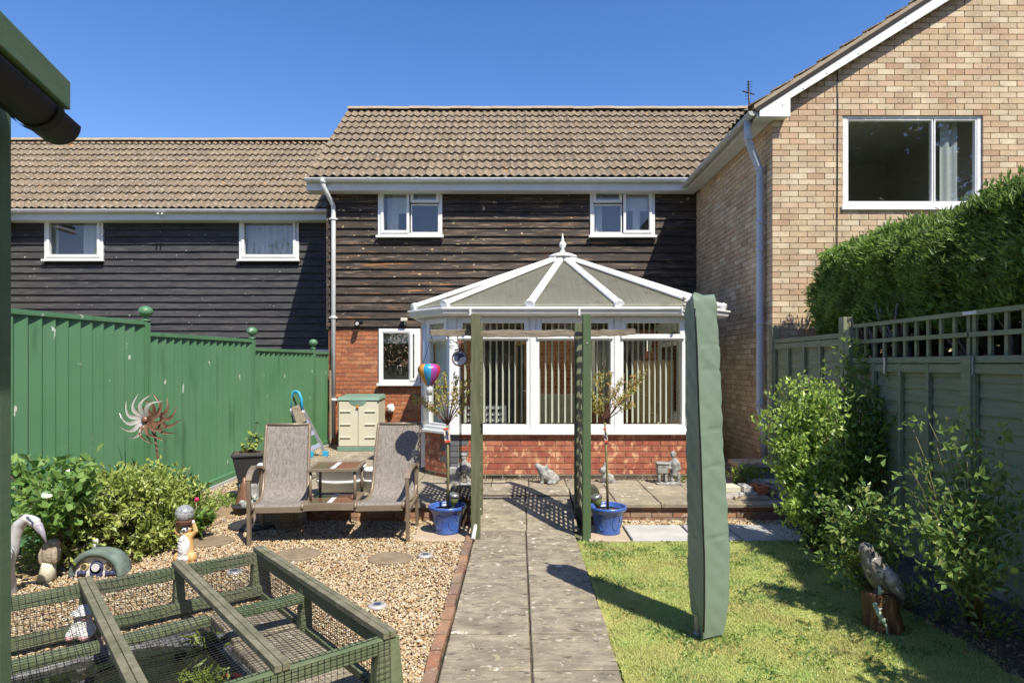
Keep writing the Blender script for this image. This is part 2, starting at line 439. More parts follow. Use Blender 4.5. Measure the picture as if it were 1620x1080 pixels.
def leafmat(name, pal, rough=.45, transl=.3, dirt=None, spec=.6): return mat(name, pal, by='rand', rough=rough, transl=transl, spec=spec, dirt=dirt)
M['conifer'] = leafmat('conifer_spray', [(0.153, 0.288, 0.056), (0.217, 0.370, 0.070), (0.370, 0.546, 0.100), (0.153, 0.273, 0.056), (0.509, 0.683, 0.144), (0.102, 0.178, 0.048)], .5, .38, ((.075, .095, .02), .75, 3.2))
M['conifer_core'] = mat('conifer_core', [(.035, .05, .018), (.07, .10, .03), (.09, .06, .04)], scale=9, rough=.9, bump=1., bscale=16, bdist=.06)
M['laurel'] = leafmat('laurel_leaf', [(0.110, 0.231, 0.059), (0.187, 0.330, 0.081), (0.297, 0.440, 0.119), (0.143, 0.275, 0.070), (0.242, 0.374, 0.108)], .3, .35, spec=.6)
M['azalea'] = leafmat('azalea_leaf', [(0.264, 0.339, 0.076), (0.360, 0.434, 0.100), (0.456, 0.515, 0.129), (0.192, 0.258, 0.065), (0.312, 0.393, 0.088)], .5, .3)
M['privet'] = leafmat('privet_leaf', [(0.263, 0.404, 0.094), (0.404, 0.542, 0.118), (0.527, 0.651, 0.156), (0.186, 0.294, 0.078), (0.326, 0.465, 0.101)], .35, .4)
M['privet_dark'] = leafmat('dark_privet_leaf', [(0.163, 0.263, 0.050), (0.237, 0.350, 0.062), (0.200, 0.300, 0.056), (0.125, 0.213, 0.044)], .35, .45)
M['rose'] = leafmat('rose_leaf', [(0.156, 0.264, 0.080), (0.228, 0.348, 0.092), (0.312, 0.420, 0.110), (0.120, 0.216, 0.080), (0.372, 0.408, 0.128)], .3, .4, spec=.5)
M['willow'] = leafmat('willow_leaf', [(0.408, 0.444, 0.084), (0.528, 0.528, 0.144), (0.312, 0.372, 0.072), (0.672, 0.504, 0.216), (0.600, 0.336, 0.192), (0.444, 0.480, 0.096)], .5, .35)
M['green_small'] = leafmat('weed_leaf', [(.13, .23, .035), (.20, .31, .05), (.27, .35, .07)], .5, .35)
M['peony'] = leafmat('peony_leaf', [(.10, .20, .035), (.15, .27, .05), (.20, .32, .06)], .4, .35)
M['water_plant'] = leafmat('reed_leaf', [(.22, .30, .05), (.32, .38, .08), (.16, .23, .04)], .5, .35)
M['tree_leaf'] = leafmat('tree_leaf', [(.04, .07, .015), (.06, .10, .02), (.03, .055, .012)], .5, .3)
M['bark'] = mat('brown_bark', [(.10, .07, .045), (.17, .125, .085), (.22, .17, .12)], scale=14, stretch=(3, 3, .6), rough=.95, bump=.8, bscale=30)
M['bark_grey'] = mat('conifer_bark', [(.17, .13, .105), (.27, .22, .18), (.12, .09, .07)], scale=10, stretch=(4, 4, .6), rough=.95, bump=.8, bscale=30)
M['twig'] = mat('red_brown_twig', [(.10, .045, .03), (.15, .07, .045)], scale=10, rough=.8)
M['cane'] = mat('green_brown_stem', [(.17, .155, .065), (.24, .21, .10)], scale=12, rough=.7)
M['pot_blue'] = mat('blue_glazed_pot', [(.028, .085, .33), (.04, .115, .42)], scale=5, rough=.28, spec=.5, coat=.3, dirt=((.15, .2, .36), .3, 12))
M['black_gutter'] = mat('black_gutter_plastic', [(.006, .006, .006), (.011, .011, .011)], scale=6, rough=.6, spec=.2)
M['black_pot'] = mat('black_plastic_pot', [(.03, .03, .032), (.045, .045, .047)], scale=6, rough=.5)
M['cover'] = mat('green_cover_cloth', [(0.157, 0.219, 0.159), (0.193, 0.256, 0.193)], scale=4, rough=.38, spec=.5, bump=.35, bscale=8, bstretch=(2.2, 2.2, .5), bdist=.02, dirt=((.20, .27, .21), .35, 6))
M['pole_grey'] = mat('pale_metal_pole', [(.45, .43, .36), (.52, .5, .43)], scale=6, rough=.4)
M['sling'] = mat('woven_sling', [(0.082, 0.072, 0.059), (0.197, 0.172, 0.148), (0.131, 0.116, 0.098)], scale=55, stretch=(.3, 1, 1.2), rough=.8, dirt=((.36, .33, .29), .55, 40, (1.6, 1, .25)), detail=4, bump=.3, bscale=260)
M['taupe_metal'] = mat('taupe_metal_frame', [(.20, .155, .105), (.26, .205, .145)], scale=4, rough=.38, spec=.5, metal=.15)
M['table_glass'] = mat('brown_glass_top', [(.13, .075, .045), (.19, .115, .07)], scale=5, rough=.15, spec=.6)
M['cream_plastic'] = mat('cream_plastic', [(.56, .53, .40), (.62, .59, .46)], scale=3, rough=.5)
M['lid_green'] = mat('green_plastic_lid', [(.13, .23, .17), (.18, .29, .22)], scale=5, rough=.5)
M['alu'] = mat('brushed_alu', [(.45, .46, .48), (.55, .56, .58)], scale=8, rough=.35, metal=.7)
M['blue_grip'] = mat('blue_plastic', [(.03, .30, .52), (.04, .36, .60)], scale=4, rough=.4)
M['copper'] = mat('rusty_copper', [(.20, .10, .06), (.32, .17, .11), (.14, .07, .045)], scale=14, rough=.45, metal=.4)
M['silver'] = mat('silvered_metal', [(.66, .62, .57), (.74, .70, .65)], scale=8, rough=.3, metal=.45)
M['black_metal'] = mat('black_plastic', [(.014, .014, .016), (.022, .022, .025)], scale=6, rough=.4)
M['net'] = mat('black_netting', [(.010, .010, .010), (.016, .016, .016)], scale=6, rough=.6)
M['water'] = mat('pond_water', [(.010, .013, .007), (.020, .022, .012)], scale=3, rough=.05, spec=.6, bump=.06, bscale=9)
M['liner'] = mat('pond_liner', [(.035, .035, .037), (.10, .10, .10), (.22, .22, .22)], scale=7, rough=.4, bump=1., bscale=12, bdist=.04)
M['plastic_grey'] = mat('pale_grey_plastic', [(.55, .56, .56), (.66, .67, .67)], scale=4, rough=.4)
M['pine'] = mat('pine_wood', [(.36, .20, .075), (.46, .27, .11)], scale=5, stretch=(8, 8, .6), rough=.55)
M['pine_pale'] = mat('pale_pine', [(.50, .36, .19), (.58, .43, .25)], scale=5, stretch=(8, 8, .6), rough=.6)
M['cane_gold'] = mat('cane_chair', [(.46, .35, .17), (.55, .43, .23)], scale=9, rough=.6)
M['polycarb'] = mat('polycarbonate_roof', [(0.460, 0.455, 0.368), (0.524, 0.515, 0.423)], scale=2.5, rough=.35, transl=.74, spec=.3, dirt=((.40, .395, .30), .7, 5, (7, .25, .25)), specks=[((.33, .32, .23), 4, .58, .72)],
                    bump=.25, bscale=30, bstretch=(3, .1, .1))
M['white_paint'] = mat('white_paint', [(.70, .70, .68), (.78, .78, .76)], scale=9, rough=.6, dirt=((.42, .42, .4), .35, 20))
M['bird_grey'] = mat('grey_painted_bird', [(.20, .21, .235), (.34, .35, .37), (.12, .125, .15)], scale=20, rough=.6)
M['bird_pale'] = mat('pale_bird_paint', [(.40, .40, .40), (.58, .57, .55)], scale=14, rough=.55)
M['beak'] = mat('lilac_grey_beak', [(.26, .23, .28), (.36, .33, .38)], scale=14, rough=.4)
M['orange_fur'] = mat('orange_painted_fur', [(.56, .33, .11), (.64, .42, .18)], scale=12, rough=.6)
M['globe'] = mat('crackle_glass_globe', [(.07, .08, .08), (.36, .38, .38), (.04, .05, .05)], scale=34, rough=.15, spec=.8, bump=.6, bscale=60, bdist=.005)
M['toad_roof'] = mat('grey_green_toadstool', [(.12, .17, .145), (.20, .26, .225)], scale=14, rough=.9, bump=.6, bscale=40, dirt=((.08, .09, .07), .7, 9))
M['cream_paint'] = mat('cream_wall_paint', [(.60, .54, .44), (.66, .60, .50)], scale=2, rough=.9)
M['shed_green'] = mat('shed_green_paint', [(.075, .145, .07), (.10, .175, .09)], scale=5, stretch=(2, .6, 4), rough=.7, dirt=((.16, .2, .12), .4, 5, (6, .6, 8)), bump=.15, bscale=60, bstretch=(6, .4, 8))
M['owl'] = mat('brown_owl_paint', [(.22, .17, .12), (.36, .30, .22), (.48, .42, .34)], scale=35, rough=.85, bump=.8, bscale=50)
M['stump'] = mat('stained_stump', [(.05, .028, .016), (.17, .085, .035), (.33, .18, .08)], scale=9, stretch=(4, 4, .5), rough=.6, bump=1., bscale=14, bstretch=(4, 4, .5), bdist=.03)
M['lizard'] = mat('pale_green_lizard', [(.30, .42, .30), (.42, .52, .40)], scale=20, rough=.5)
M['falcon'] = mat('speckled_bird', [(.07, .065, .06), (.22, .20, .175), (.46, .43, .38)], scale=24, rough=.7, bump=.7, bscale=50, dirt=((.05, .055, .06), .85, 12), specks=[((.62, .58, .52), 22, .60, .64)])
def flat(name, c, rough=.5, **k): return mat(name, [tuple(x * .93 for x in c), c], scale=6, rough=rough, **k)
for nm, c in (('b_gold', (.62, .30, .04)), ('b_blue', (.03, .32, .58)), ('b_purple', (.36, .07, .34)), ('b_red', (.55, .03, .06)), ('b_green', (.12, .36, .12))):
    M[nm] = flat('balloon_' + nm[2:] + '_enamel', c, .25, coat=.4)
M['red'] = flat('red_print', (.60, .07, .04)); M['navy'] = flat('navy_print', (.05, .06, .12)); M['cream'] = flat('cream_print', (.7, .66, .55))
M['bottle'] = glass('clear_plastic_bottle', 1.5, (.72, .78, .74), .05)
M['bottle_water'] = mat('bottle_water', [(.22, .24, .09), (.28, .30, .12)], rough=.1)
M['peony_red'] = flat('crimson_bud', (.50, .02, .10)); M['goldfish'] = flat('orange_red_fish', (.6, .08, .03)); M['pink'] = flat('pink_paint', (.62, .36, .36))
M['terracotta'] = flat('terracotta', (.42, .17, .08), .8)
# ================================================================ GROUND
g = MB(); g.add([(-400, -400, -.03), (400, -400, -.03), (400, 800, -.03), (-400, 800, -.03)], [(0, 1, 2, 3)])
g.build('ground', M['far_ground'], kind='structure')
PZ = .19                                         # patio level
FY0, FY1 = 6.70, 11.62                           # patio front edge, house wall
def fenceX(Y): return -5.13 + .142 * Y           # line of the green fence
g = MB(); g.add([(fenceX(1.5) - .1, 1.5, -.012), (-.44, 1.5, -.012), (-.44, 6.75, -.012), (-2.85, 6.75, -.012), (-2.85, 7.4, -.008), (fenceX(7.4), 7.4, -.008), (-2.85, 8.9, .075), (fenceX(8.9), 8.9, .075)], [(0, 1, 2, 3, 4, 5, 6), (6, 5, 7, 8)])
g.build('gravel_bed', M['gravel_bed'], kind='structure')
g = MB()
nx, ny = 30, 50
vs = []
for j in range(ny + 1):
    for i in range(nx + 1):
        x = .555 + (2.75 - .555) * i / nx; y = 1.5 + (5.93 - 1.5) * j / ny
        vs.append((x, y, .004 + .012 * math.sin(x * 2.3 + y) * math.sin(y * 1.7)))
g.add(vs, [(j * (nx + 1) + i, j * (nx + 1) + i + 1, (j + 1) * (nx + 1) + i + 1, (j + 1) * (nx + 1) + i) for j in range(ny) for i in range(nx)], 0, True)
g.build('lawn', M['lawn'], kind='structure')
g = MB(); vs = []
for j in range(41):
    for i in range(9):
        x = 2.62 + .72 * i / 8; y = 1.5 + 5.1 * j / 40
        vs.append((x, y, -.005 + .07 * min(1, i / 3) + R.uniform(-.012, .012)))
g.add(vs, [(j * 9 + i, j * 9 + i + 1, j * 9 + i + 10, j * 9 + i + 9) for j in range(40) for i in range(8)], 0, True)
g.build('flower_bed', M['soil'], kind='structure')
rg = np.random.default_rng(3)

# grass blades
def lawn_edge(Y): return .60 + .04 * math.sin(Y * 3.1) + .03 * math.sin(Y * 7.7)
n = 190000
Yb = 2.9 + (5.95 - 2.9) * rg.random(n) ** 1.25
Xb = .50 + rg.random(n) * 2.4
le = .555 + .030 * np.sin(Yb * 3.1) + .022 * np.sin(Yb * 7.7 + 1) + .012 * np.sin(Yb * 23) + rg.normal(size=n) * .024
k = (Xb > le) & ((Xb < 2.62) | (rg.random(n) < .25))
Xb, Yb = Xb[k], Yb[k]; n = len(Xb)
Zb = .004 + .012 * np.sin(Xb * 2.3 + Yb) * np.sin(Yb * 1.7)
h = rg.uniform(.009, .023, n) * (1 + .35 * np.sin(Xb * 9) * np.sin(Yb * 8))
a = rg.uniform(0, 2 * PI, n); w = rg.uniform(.0016, .0032, n); ln = rg.uniform(.2, 1.2, n) * h; b = rg.uniform(0, 2 * PI, n)
V = np.stack([np.stack([Xb - np.cos(a) * w, Yb - np.sin(a) * w, Zb], 1), np.stack([Xb + np.cos(a) * w, Yb + np.sin(a) * w, Zb], 1),
              np.stack([Xb + np.cos(b) * ln, Yb + np.sin(b) * ln, Zb + h], 1)], 1).reshape(-1, 3)
npmesh('grass', V, np.arange(3 * n).reshape(-1, 3), M['blade'], kind='stuff', label='short mown lawn grass with dry straw coloured patches', cat='grass')

n = 5200; cx_ = rg.uniform(.6, 2.6, 130); cy_ = rg.uniform(3.0, 5.85, 130); ii = rg.integers(0, 130, n)
P = np.stack([cx_[ii] + rg.normal(size=n) * .05, cy_[ii] + rg.normal(size=n) * .05, rg.uniform(.012, .026, n)], 1)
P = P[(P[:, 0] > .56) & (P[:, 1] < 5.9)]
leafmass('clover', P, (.012, .024), leafmat('clover_leaf', [(.10, .20, .04), (.16, .27, .06), (.22, .30, .09)]), None, asp=.8, seed=19, up=.2, spreadd=.5, label='clover and small weeds scattered through the lawn', cat='weeds')
n = 700; P = np.stack([rg.uniform(2.5, 3.25, n), rg.uniform(2.9, 6.4, n), rg.uniform(.05, .085, n)], 1)
leafmass('leaf_litter', P, (.02, .05), mat('dead_leaf', [(.22, .15, .09), (.32, .24, .15), (.14, .09, .055)], by='rand', rough=.9), None, asp=.5, seed=23, up=0, spreadd=.6, label='dry dead leaves lying on the soil of the right bed', cat='leaf litter')
# gravel pebbles
ico = bpy.data.meshes.new('pebble_shape')
import bmesh
bm = bmesh.new(); bmesh.ops.create_icosphere(bm, subdivisions=1, radius=1)
bm.verts.ensure_lookup_table()
IV = np.array([v.co[:] for v in bm.verts]); IF = np.array([[v.index for v in f.verts] for f in bm.faces]); bm.free()
bpy.data.meshes.remove(ico)
C0 = np.array([-1.84, 4.5]); U = np.array([-.768, -.640]); Vv = np.array([.650, -.760])     # corner and axes of the pond frame
def in_pond(X, Y, m=0.):
    s = (X - C0[0]) * U[0] + (Y - C0[1]) * U[1]; t = (X - C0[0]) * Vv[0] + (Y - C0[1]) * Vv[1]
    return (s > .28 - m) & (t > .28 - m) & (t < 1.9 + m)
def pebbles(name, X, Y, Z, r, label, mat_=None):
    n = len(X)
    q = rg.normal(size=(n, 4)); q /= np.linalg.norm(q, axis=1)[:, None]
    w_, x, y, z = q.T
    Rm = np.stack([np.stack([1 - 2 * (y * y + z * z), 2 * (x * y - z * w_), 2 * (x * z + y * w_)], 1), np.stack([2 * (x * y + z * w_), 1 - 2 * (x * x + z * z), 2 * (y * z - x * w_)], 1),
                   np.stack([2 * (x * z - y * w_), 2 * (y * z + x * w_), 1 - 2 * (x * x + y * y)], 1)], 1)
    S = r[:, None] * rg.uniform(.55, 1.15, (n, 3))
    P = IV[None] * S[:, None] * (1 + .16 * rg.normal(size=(n, len(IV), 1)))
    P = np.einsum('nij,nkj->nki', Rm, P)
    P[:, :, 2] *= .75
    P += np.stack([X, Y, Z], 1)[:, None]
    F = (IF[None] + (np.arange(n) * len(IV))[:, None, None]).reshape(-1, 3)
    return npmesh(name, P.reshape(-1, 3), F, mat_ or M['gravel'], smooth=True, kind='stuff', label=label, cat='gravel')
n = 66000
Y = 2.9 + (6.72 - 2.9) * rg.random(n) ** 1.2
xl = np.maximum(-5.13 + .142 * Y, -.82 * Y - .1)
X = xl + rg.random(n) * (-.45 - xl)
k = ~in_pond(X, Y)
X, Y = X[k], Y[k]
keep = rg.random(len(X)) < np.where(X < -3.3, .75, 1)
X, Y = X[keep], Y[keep]
pebbles('gravel', X, Y, -.004 + rg.random(len(X)) * .012, rg.uniform(.0065, .0135, len(X)), 'golden brown pea gravel spread over the left side of the garden')
n = 6500; Y = rg.uniform(6.6, 8.75, n); X = fenceX(Y) + rg.random(n) * (-2.86 - fenceX(Y)); pebbles('gravel', X, Y, .01 + np.maximum(0, Y - 7.4) * .05 + rg.random(n) * .012, rg.uniform(.008, .015, n), 'gravel running up behind the azalea to the patio edge by the fence')
n = 2200
pebbles('gravel', rg.uniform(.98, 2.85, n), rg.uniform(6.45, 6.7, n), rg.uniform(0, .014, n), rg.uniform(.007, .017, n), 'strip of pale gravel between grey slabs and the low brick wall')
n = 500
pebbles('gravel', rg.uniform(-3.5, -2.95, n), rg.uniform(9.9, 11.4, n), PZ + rg.uniform(.0, .01, n), rg.uniform(.006, .013, n), 'scattered gravel at the foot of the white downpipe')

# ---------------------------------------------------------------- paving
def slab_mesh(mb, x0, x1, y0, y1, z0, z1, tilt=0., zs=None):
    dx, dy = R.uniform(-.004, .004), R.uniform(-.004, .004)
    z = [z1 + R.uniform(-.004, .004) for _ in range(4)] if zs is None else zs
    c = .006
    o = [(x0, y0), (x1, y0), (x1, y1), (x0, y1)]
    i = [(x0 + c, y0 + c), (x1 - c, y0 + c), (x1 - c, y1 - c), (x0 + c, y1 - c)]
    vs = [(x, y, z0) for x, y in o] + [(x, y, zz - c) for (x, y), zz in zip(o, z)] + [(x, y, zz) for (x, y), zz in zip(i, z)]
    fs = [(8, 9, 10, 11)]
    for a in range(4):
        b = (a + 1) % 4
        fs += [(a, b, 4 + b, 4 + a), (4 + a, 4 + b, 8 + b, 8 + a)]
    mb.add(vs, fs)
path = MB(); path.hexa([(-.42, 1.5, -.03), (.545, 1.5, -.03), (.545, 6.3, -.03), (-.42, 6.3, -.03), (-.42, 1.5, .004), (.545, 1.5, .004), (.545, 6.3, .004), (-.42, 6.3, .004)])
path.hexa([(-.42, 6.3, -.03), (.58, 6.3, -.03), (.58, 7.24, -.03), (-.42, 7.24, -.03), (-.42, 6.3, .004), (.58, 6.3, .004), (.58, 7.24, PZ - .06), (-.42, 7.24, PZ - .06)])
path = path.build('path', M['soil'], kind='structure')
rows = [1.5, 2.0, 2.48, 2.95, 3.4, 3.86, 4.32, 4.78, 5.2, 5.62, 6.28]
for y0, y1 in zip(rows, rows[1:]):
    for x0, x1 in ((-.42, .07), (.075, .55)):
        m = MB(); gz = .018 + R.uniform(-.003, .003)
        slab_mesh(m, x0 + .004, x1 - .004 + R.uniform(-.012, .012) * (x1 > .3), y0 + .005, y1 - .005, 0, gz); m.build('paving_slab', M['slab'], path)
for (y0, y1) in ((6.285, 6.72), (6.725, 7.15), (7.155, 7.565)):
    za = .018 + (y0 - 6.285) / 1.28 * (PZ - .018); zb = .018 + (y1 - 6.285) / 1.28 * (PZ - .018)
    for x0, x1 in ((-.42, .08), (.085, .60)):
        m = MB(); slab_mesh(m, x0 + .003, x1 - .003, y0, y1, 0, 0, zs=[za, za, zb, zb]); m.build('paving_slab', M['slab'], path)
# brick edging along the path
ed = MB(); ed.box(-.505, -.435, 1.5, 6.0, -.03, .005)
ed = ed.build('brick_edging', M['soil'], kind='structure')
y = 1.6; me = MB().box(-.105, .105, -.033, .033, 0, .05); mesh = me.mesh('edging_brick', M['old_brick'])
while y < 5.95:
    inst('brick', mesh, (-.462 - .012 * (5.9 - y) * .0 + R.uniform(-.006, .006), y + .105, -.014 + R.uniform(-.004, .006)), (R.uniform(-.06, .06), R.uniform(-.05, .05), PI / 2 + R.uniform(-.05, .05)), (R.uniform(.9, 1), 1, 1), ed)
    y += .221
# patio : hardcore base, slabs, front walls of old brick
pb = MB(); pb.box(-2.88, -.43, 6.80, FY1, -.03, PZ - .035); pb.box(-3.6, -2.88, 8.5, FY1, -.03, PZ - .036); pb.box(-.43, .61, 7.24, FY1, -.03, PZ - .035); pb.box(.61, 3.25, 6.80, FY1, -.03, PZ - .035)
pb.add([(fenceX(8.6), 8.6, -.02), (-3.6, 8.6, -.02), (-3.6, FY1, PZ - .035), (fenceX(FY1), FY1, PZ - .035), (-3.6, 8.6, PZ - .035)], [(0, 1, 4), (0, 4, 2, 3)])
patio = pb.build('patio', M['soil'], kind='structure')
ys = [6.66, 7.1, 7.56, 8.02, 8.48, 8.94, 9.4, 9.86, 10.32, 10.78, 11.24, 11.60]
for r_, (y0, y1) in enumerate(zip(ys, ys[1:])):
    xs = [-3.55 + .46 * i for i in range(16)]
    if y0 < 8.45: xs = [x for x in xs if x > -2.9]
    for x0 in xs:
        x1 = x0 + .455
        for a, b in subtract(x0, min(x1, 3.24), [(-.42, .60)] if y0 < 7.2 else []):
            if b - a < .06: continue
            if r_ > 3 and a > -1.1 and b < 2.5: continue      # inside the conservatory
            m = MB(); slab_mesh(m, a + .002, b - .002, y0 + (.0025 if y0 > 7 or True else 0), y1 - .0025, PZ - .04, PZ); m.build('paving_slab', M['patio_slab'], patio)
# dirt strip with chippings along the plinth
n = 900; pebbles('gravel', rg.uniform(-.9, 2.4, n), rg.uniform(7.98, 8.12, n), PZ + rg.uniform(0, .008, n), rg.uniform(.004, .009, n), 'line of dark grit along the foot of the conservatory wall', M['soil'])
def brick_run(parent, x0, x1, z0, courses, Y, matb, matm, L=.215, H=.065, pitch=.075, depth=.1, name='brick', holes=(), lim=10 ** 9, sink=.012, order=None, back=.10, wall=True):
    """a mortar wall facing -Y with single bricks set proud of it"""
    if wall:
        w_ = MB(); w_.box(x0, x1, Y + sink, Y + sink + back, z0 - .02, z0 + courses * pitch)
        w_ = w_.build('wall', matm, parent)
    else: w_ = parent
    mesh = MB().box(-.5, .5, 0, .03, 0, H).mesh('brick', matb)
    for k_ in range(courses):
        x = x0 - (L + .01) * (.5 if k_ % 2 else 0)
        while x < x1:
            for a, b in subtract(max(x, x0), min(x + L, x1), holes):
                if b - a > .03: inst(name, mesh, ((a + b) / 2, Y + R.uniform(-.003, .003), z0 + k_ * pitch), (0, 0, R.uniform(-.006, .006)), (b - a, 1, 1), w_)
            x += L + .01
    return w_
rw = thing('retaining_wall', 'low weathered brick wall holding up the patio behind the garden seats', 'wall', (-1.6, 6.7, 0))
brick_run(rw, -2.85, -.44, -.03, 3, 6.70, M['old_brick'], M['old_mortar'], H=.062, pitch=.070)
rw2 = thing('retaining_wall', 'low brick wall holding up the patio right of the path, beside the lawn', 'wall', (2, 6.7, 0))
brick_run(rw2, .63, 3.2, -.03, 3, 6.70, M['old_brick'], M['old_mortar'], H=.062, pitch=.070)
# slabs at the end of the lawn and under the two pots
row = MB(); row.box(.64, 2.95, 5.9, 6.5, -.03, -.005)
row = row.build('lawn_paving', M['soil'], kind='structure')
for (x0, x1, mm) in ((.66, 1.06, 'sand_slab'), (1.07, 1.66, 'grey_slab'), (1.67, 2.10, 'grey_slab'), (2.11, 2.52, 'grey_slab'), (2.53, 3.0, 'grey_slab')):
    m = MB(); slab_mesh(m, x0, x1 - .01, 5.90 + R.uniform(-.02, .02), 6.46, -.02, .022); m.build('paving_slab', M[mm], row)
m = MB(); slab_mesh(m, -1.0, -.5, 5.93, 6.45, -.02, .016)
props(m.build('paving_slab', M['sand_slab']), 'sandy slab under the left blue pot', 'slab')

# ================================================================ HOUSES
HB = 11.63
def house_window(parent, x0, x1, z0, z1, Y, lights, curtains=(), room=.9, sillh=.03, fr=.055, sash=.05):
    """upvc window set in a wall facing -Y. lights: (u0,u1,v0,v1,opening) fractions"""
    f = MB(); d0, d1 = Y - .035, Y + .04
    f.box(x0, x0 + fr, d0, d1, z0, z1); f.box(x1 - fr, x1, d0, d1, z0, z1)
    f.box(x0 + fr, x1 - fr, d0, d1, z1 - fr, z1); f.box(x0 + fr, x1 - fr, d0, d1, z0, z0 + fr)
    win = f.build('window', M['upvc'], parent, bevel=.006)
    ix0, ix1, iz0, iz1 = x0 + fr, x1 - fr, z0 + fr, z1 - fr
    for (u0, u1, v0, v1, op) in lights:
        a, b = ix0 + (ix1 - ix0) * u0, ix0 + (ix1 - ix0) * u1
        c, d = iz0 + (iz1 - iz0) * v0, iz0 + (iz1 - iz0) * v1
        s = sash if op else .022
        pr = .028 if op else 0.
        m = MB(); e0, e1 = Y - .03 - pr, Y + .03
        m.box(a + .002, a + s, e0, e1, c + .002, d - .002); m.box(b - s, b - .002, e0, e1, c + .002, d - .002)
        m.box(a + s, b - s, e0, e1, d - s, d - .002); m.box(a + s, b - s, e0, e1, c + .002, c + s)
        m.build('casement', M['upvc'], win, bevel=.006)
        m = MB(); m.box(a + s - .003, b - s + .003, Y - .006, Y + .006, c + s - .003, d - s + .003); m.build('pane', M['glass'], win)
    m = MB(); m.box(x0 - .03, x1 + .03, Y - .09, Y - .03, z0 - sillh, z0 + .012); m.build('sill', M['upvc'], win, bevel=.005)
    m = MB(); b = Y + room
    for q in ([(x0 - .3, b), (x1 + .3, b)],):
        m.add([(x0 - .3, b, z0 - .3), (x1 + .3, b, z0 - .3), (x1 + .3, b, z1 + .2), (x0 - .3, b, z1 + .2)], [(0, 1, 2, 3)])
    t0 = Y + .12
    m.add([(x0 - .3, t0, z0 - .3), (x0 - .3, b, z0 - .3), (x0 - .3, b, z1 + .2), (x0 - .3, t0, z1 + .2)], [(0, 1, 2, 3)])
    m.add([(x1 + .3, t0, z0 - .3), (x1 + .3, b, z0 - .3), (x1 + .3, b, z1 + .2), (x1 + .3, t0, z1 + .2)], [(0, 3, 2, 1)])
    m.add([(x0 - .3, t0, z1 + .2), (x1 + .3, t0, z1 + .2), (x1 + .3, b, z1 + .2), (x0 - .3, b, z1 + .2)], [(0, 1, 2, 3)])
    m.add([(x0 - .3, t0, z0 - .3), (x1 + .3, t0, z0 - .3), (x1 + .3, b, z0 - .3), (x0 - .3, b, z0 - .3)], [(0, 3, 2, 1)])
    m.build('room', M['room'], win)
    for (u0, u1, v0, v1, mm) in curtains:
        a, b = x0 + (x1 - x0) * u0, x0 + (x1 - x0) * u1
        c, d = z0 + (z1 - z0) * v0, z0 + (z1 - z0) * v1
        m = MB(); k_ = max(2, int((b - a) / .02)); vs = []
        for i in range(k_ + 1):
            x = a + (b - a) * i / k_; yy = Y + .13 + (.02 * math.sin(i * 1.15) if mm == 'curtain' else 0)
            vs += [(x, yy, c), (x, yy, d)]
        m.add(vs, [(2 * i, 2 * i + 2, 2 * i + 3, 2 * i + 1) for i in range(k_)], 0, True)
        m.build('curtain' if mm == 'curtain' else 'roller_blind', M[mm], win)
    return win

def boards(parent, x0, x1, ztop, zbot, Y, holes, matname, pitch=.151, lens=(1.6, 3.6)):
    k_ = 0; z = ztop
    while z > zbot + .02:
        zb = z - pitch
        cuts = [x0]; x = x0 + R.uniform(.7, lens[1])
        while x < x1 - .5: cuts.append(x); x += R.uniform(*lens)
        cuts.append(x1)
        for a, b in zip(cuts, cuts[1:]):
            # a board is notched by dropping the piece that meets a window
            for p, q in subtract(a, b, [(h[0], h[1]) for h in holes if h[2] < z - .03 and h[3] > zb + .03]):
                if q - p < .02: continue
                dz = R.uniform(-.004, .004); o = R.uniform(-.004, .004); sl = R.uniform(-.004, .004)
                m = MB(); lo = zb - .014 + dz; hi = z - .002
                m.hexa([(p + .0015, Y - .046 + o, lo), (q - .0015, Y - .046 + o, lo + sl), (q - .0015, Y - .004, lo + sl), (p + .0015, Y - .004, lo),
                        (p + .0015, Y - .012 + o, hi), (q - .0015, Y - .012 + o, hi), (q - .0015, Y - .002, hi), (p + .0015, Y - .002, hi)])
                m.build('weatherboard', M[matname], parent)
        z = zb; k_ += 1

PITCH = math.radians(40)
TW, TG = .30, .345
def tile_mesh(mat_):
    m = MB(); xs = [i * TW / 8 for i in range(9)]
    prof = [.020 + .021 * math.cos(2 * PI * x / .15) for x in xs]
    vs = [(x, 0, z + .040) for x, z in zip(xs, prof)] + [(x, .40, z + .004) for x, z in zip(xs, prof)] + [(x, 0, z + .028) for x, z in zip(xs, prof)]
    m.add(vs, [(i, i + 1, 10 + i, 9 + i) for i in range(8)], 0, True)
    vs2 = [(x, 0, z + .040) for x, z in zip(xs, prof)] + [(x, .006, z + .026) for x, z in zip(xs, prof)]
    m.add(vs2, [(9 + i, 10 + i, i + 1, i) for i in range(8)])
    m.add([(0, 0, prof[0] + .040), (0, .4, prof[0] + .004), (0, .4, prof[0] - .010), (0, 0, prof[0] + .026)], [(0, 1, 2, 3)])
    m.add([(TW, 0, prof[8] + .040), (TW, .4, prof[8] + .004), (TW, .4, prof[8] - .010), (TW, 0, prof[8] + .026)], [(3, 2, 1, 0)])
    return m.mesh('roof_tile', mat_)
TILE = tile_mesh(M['tile'])
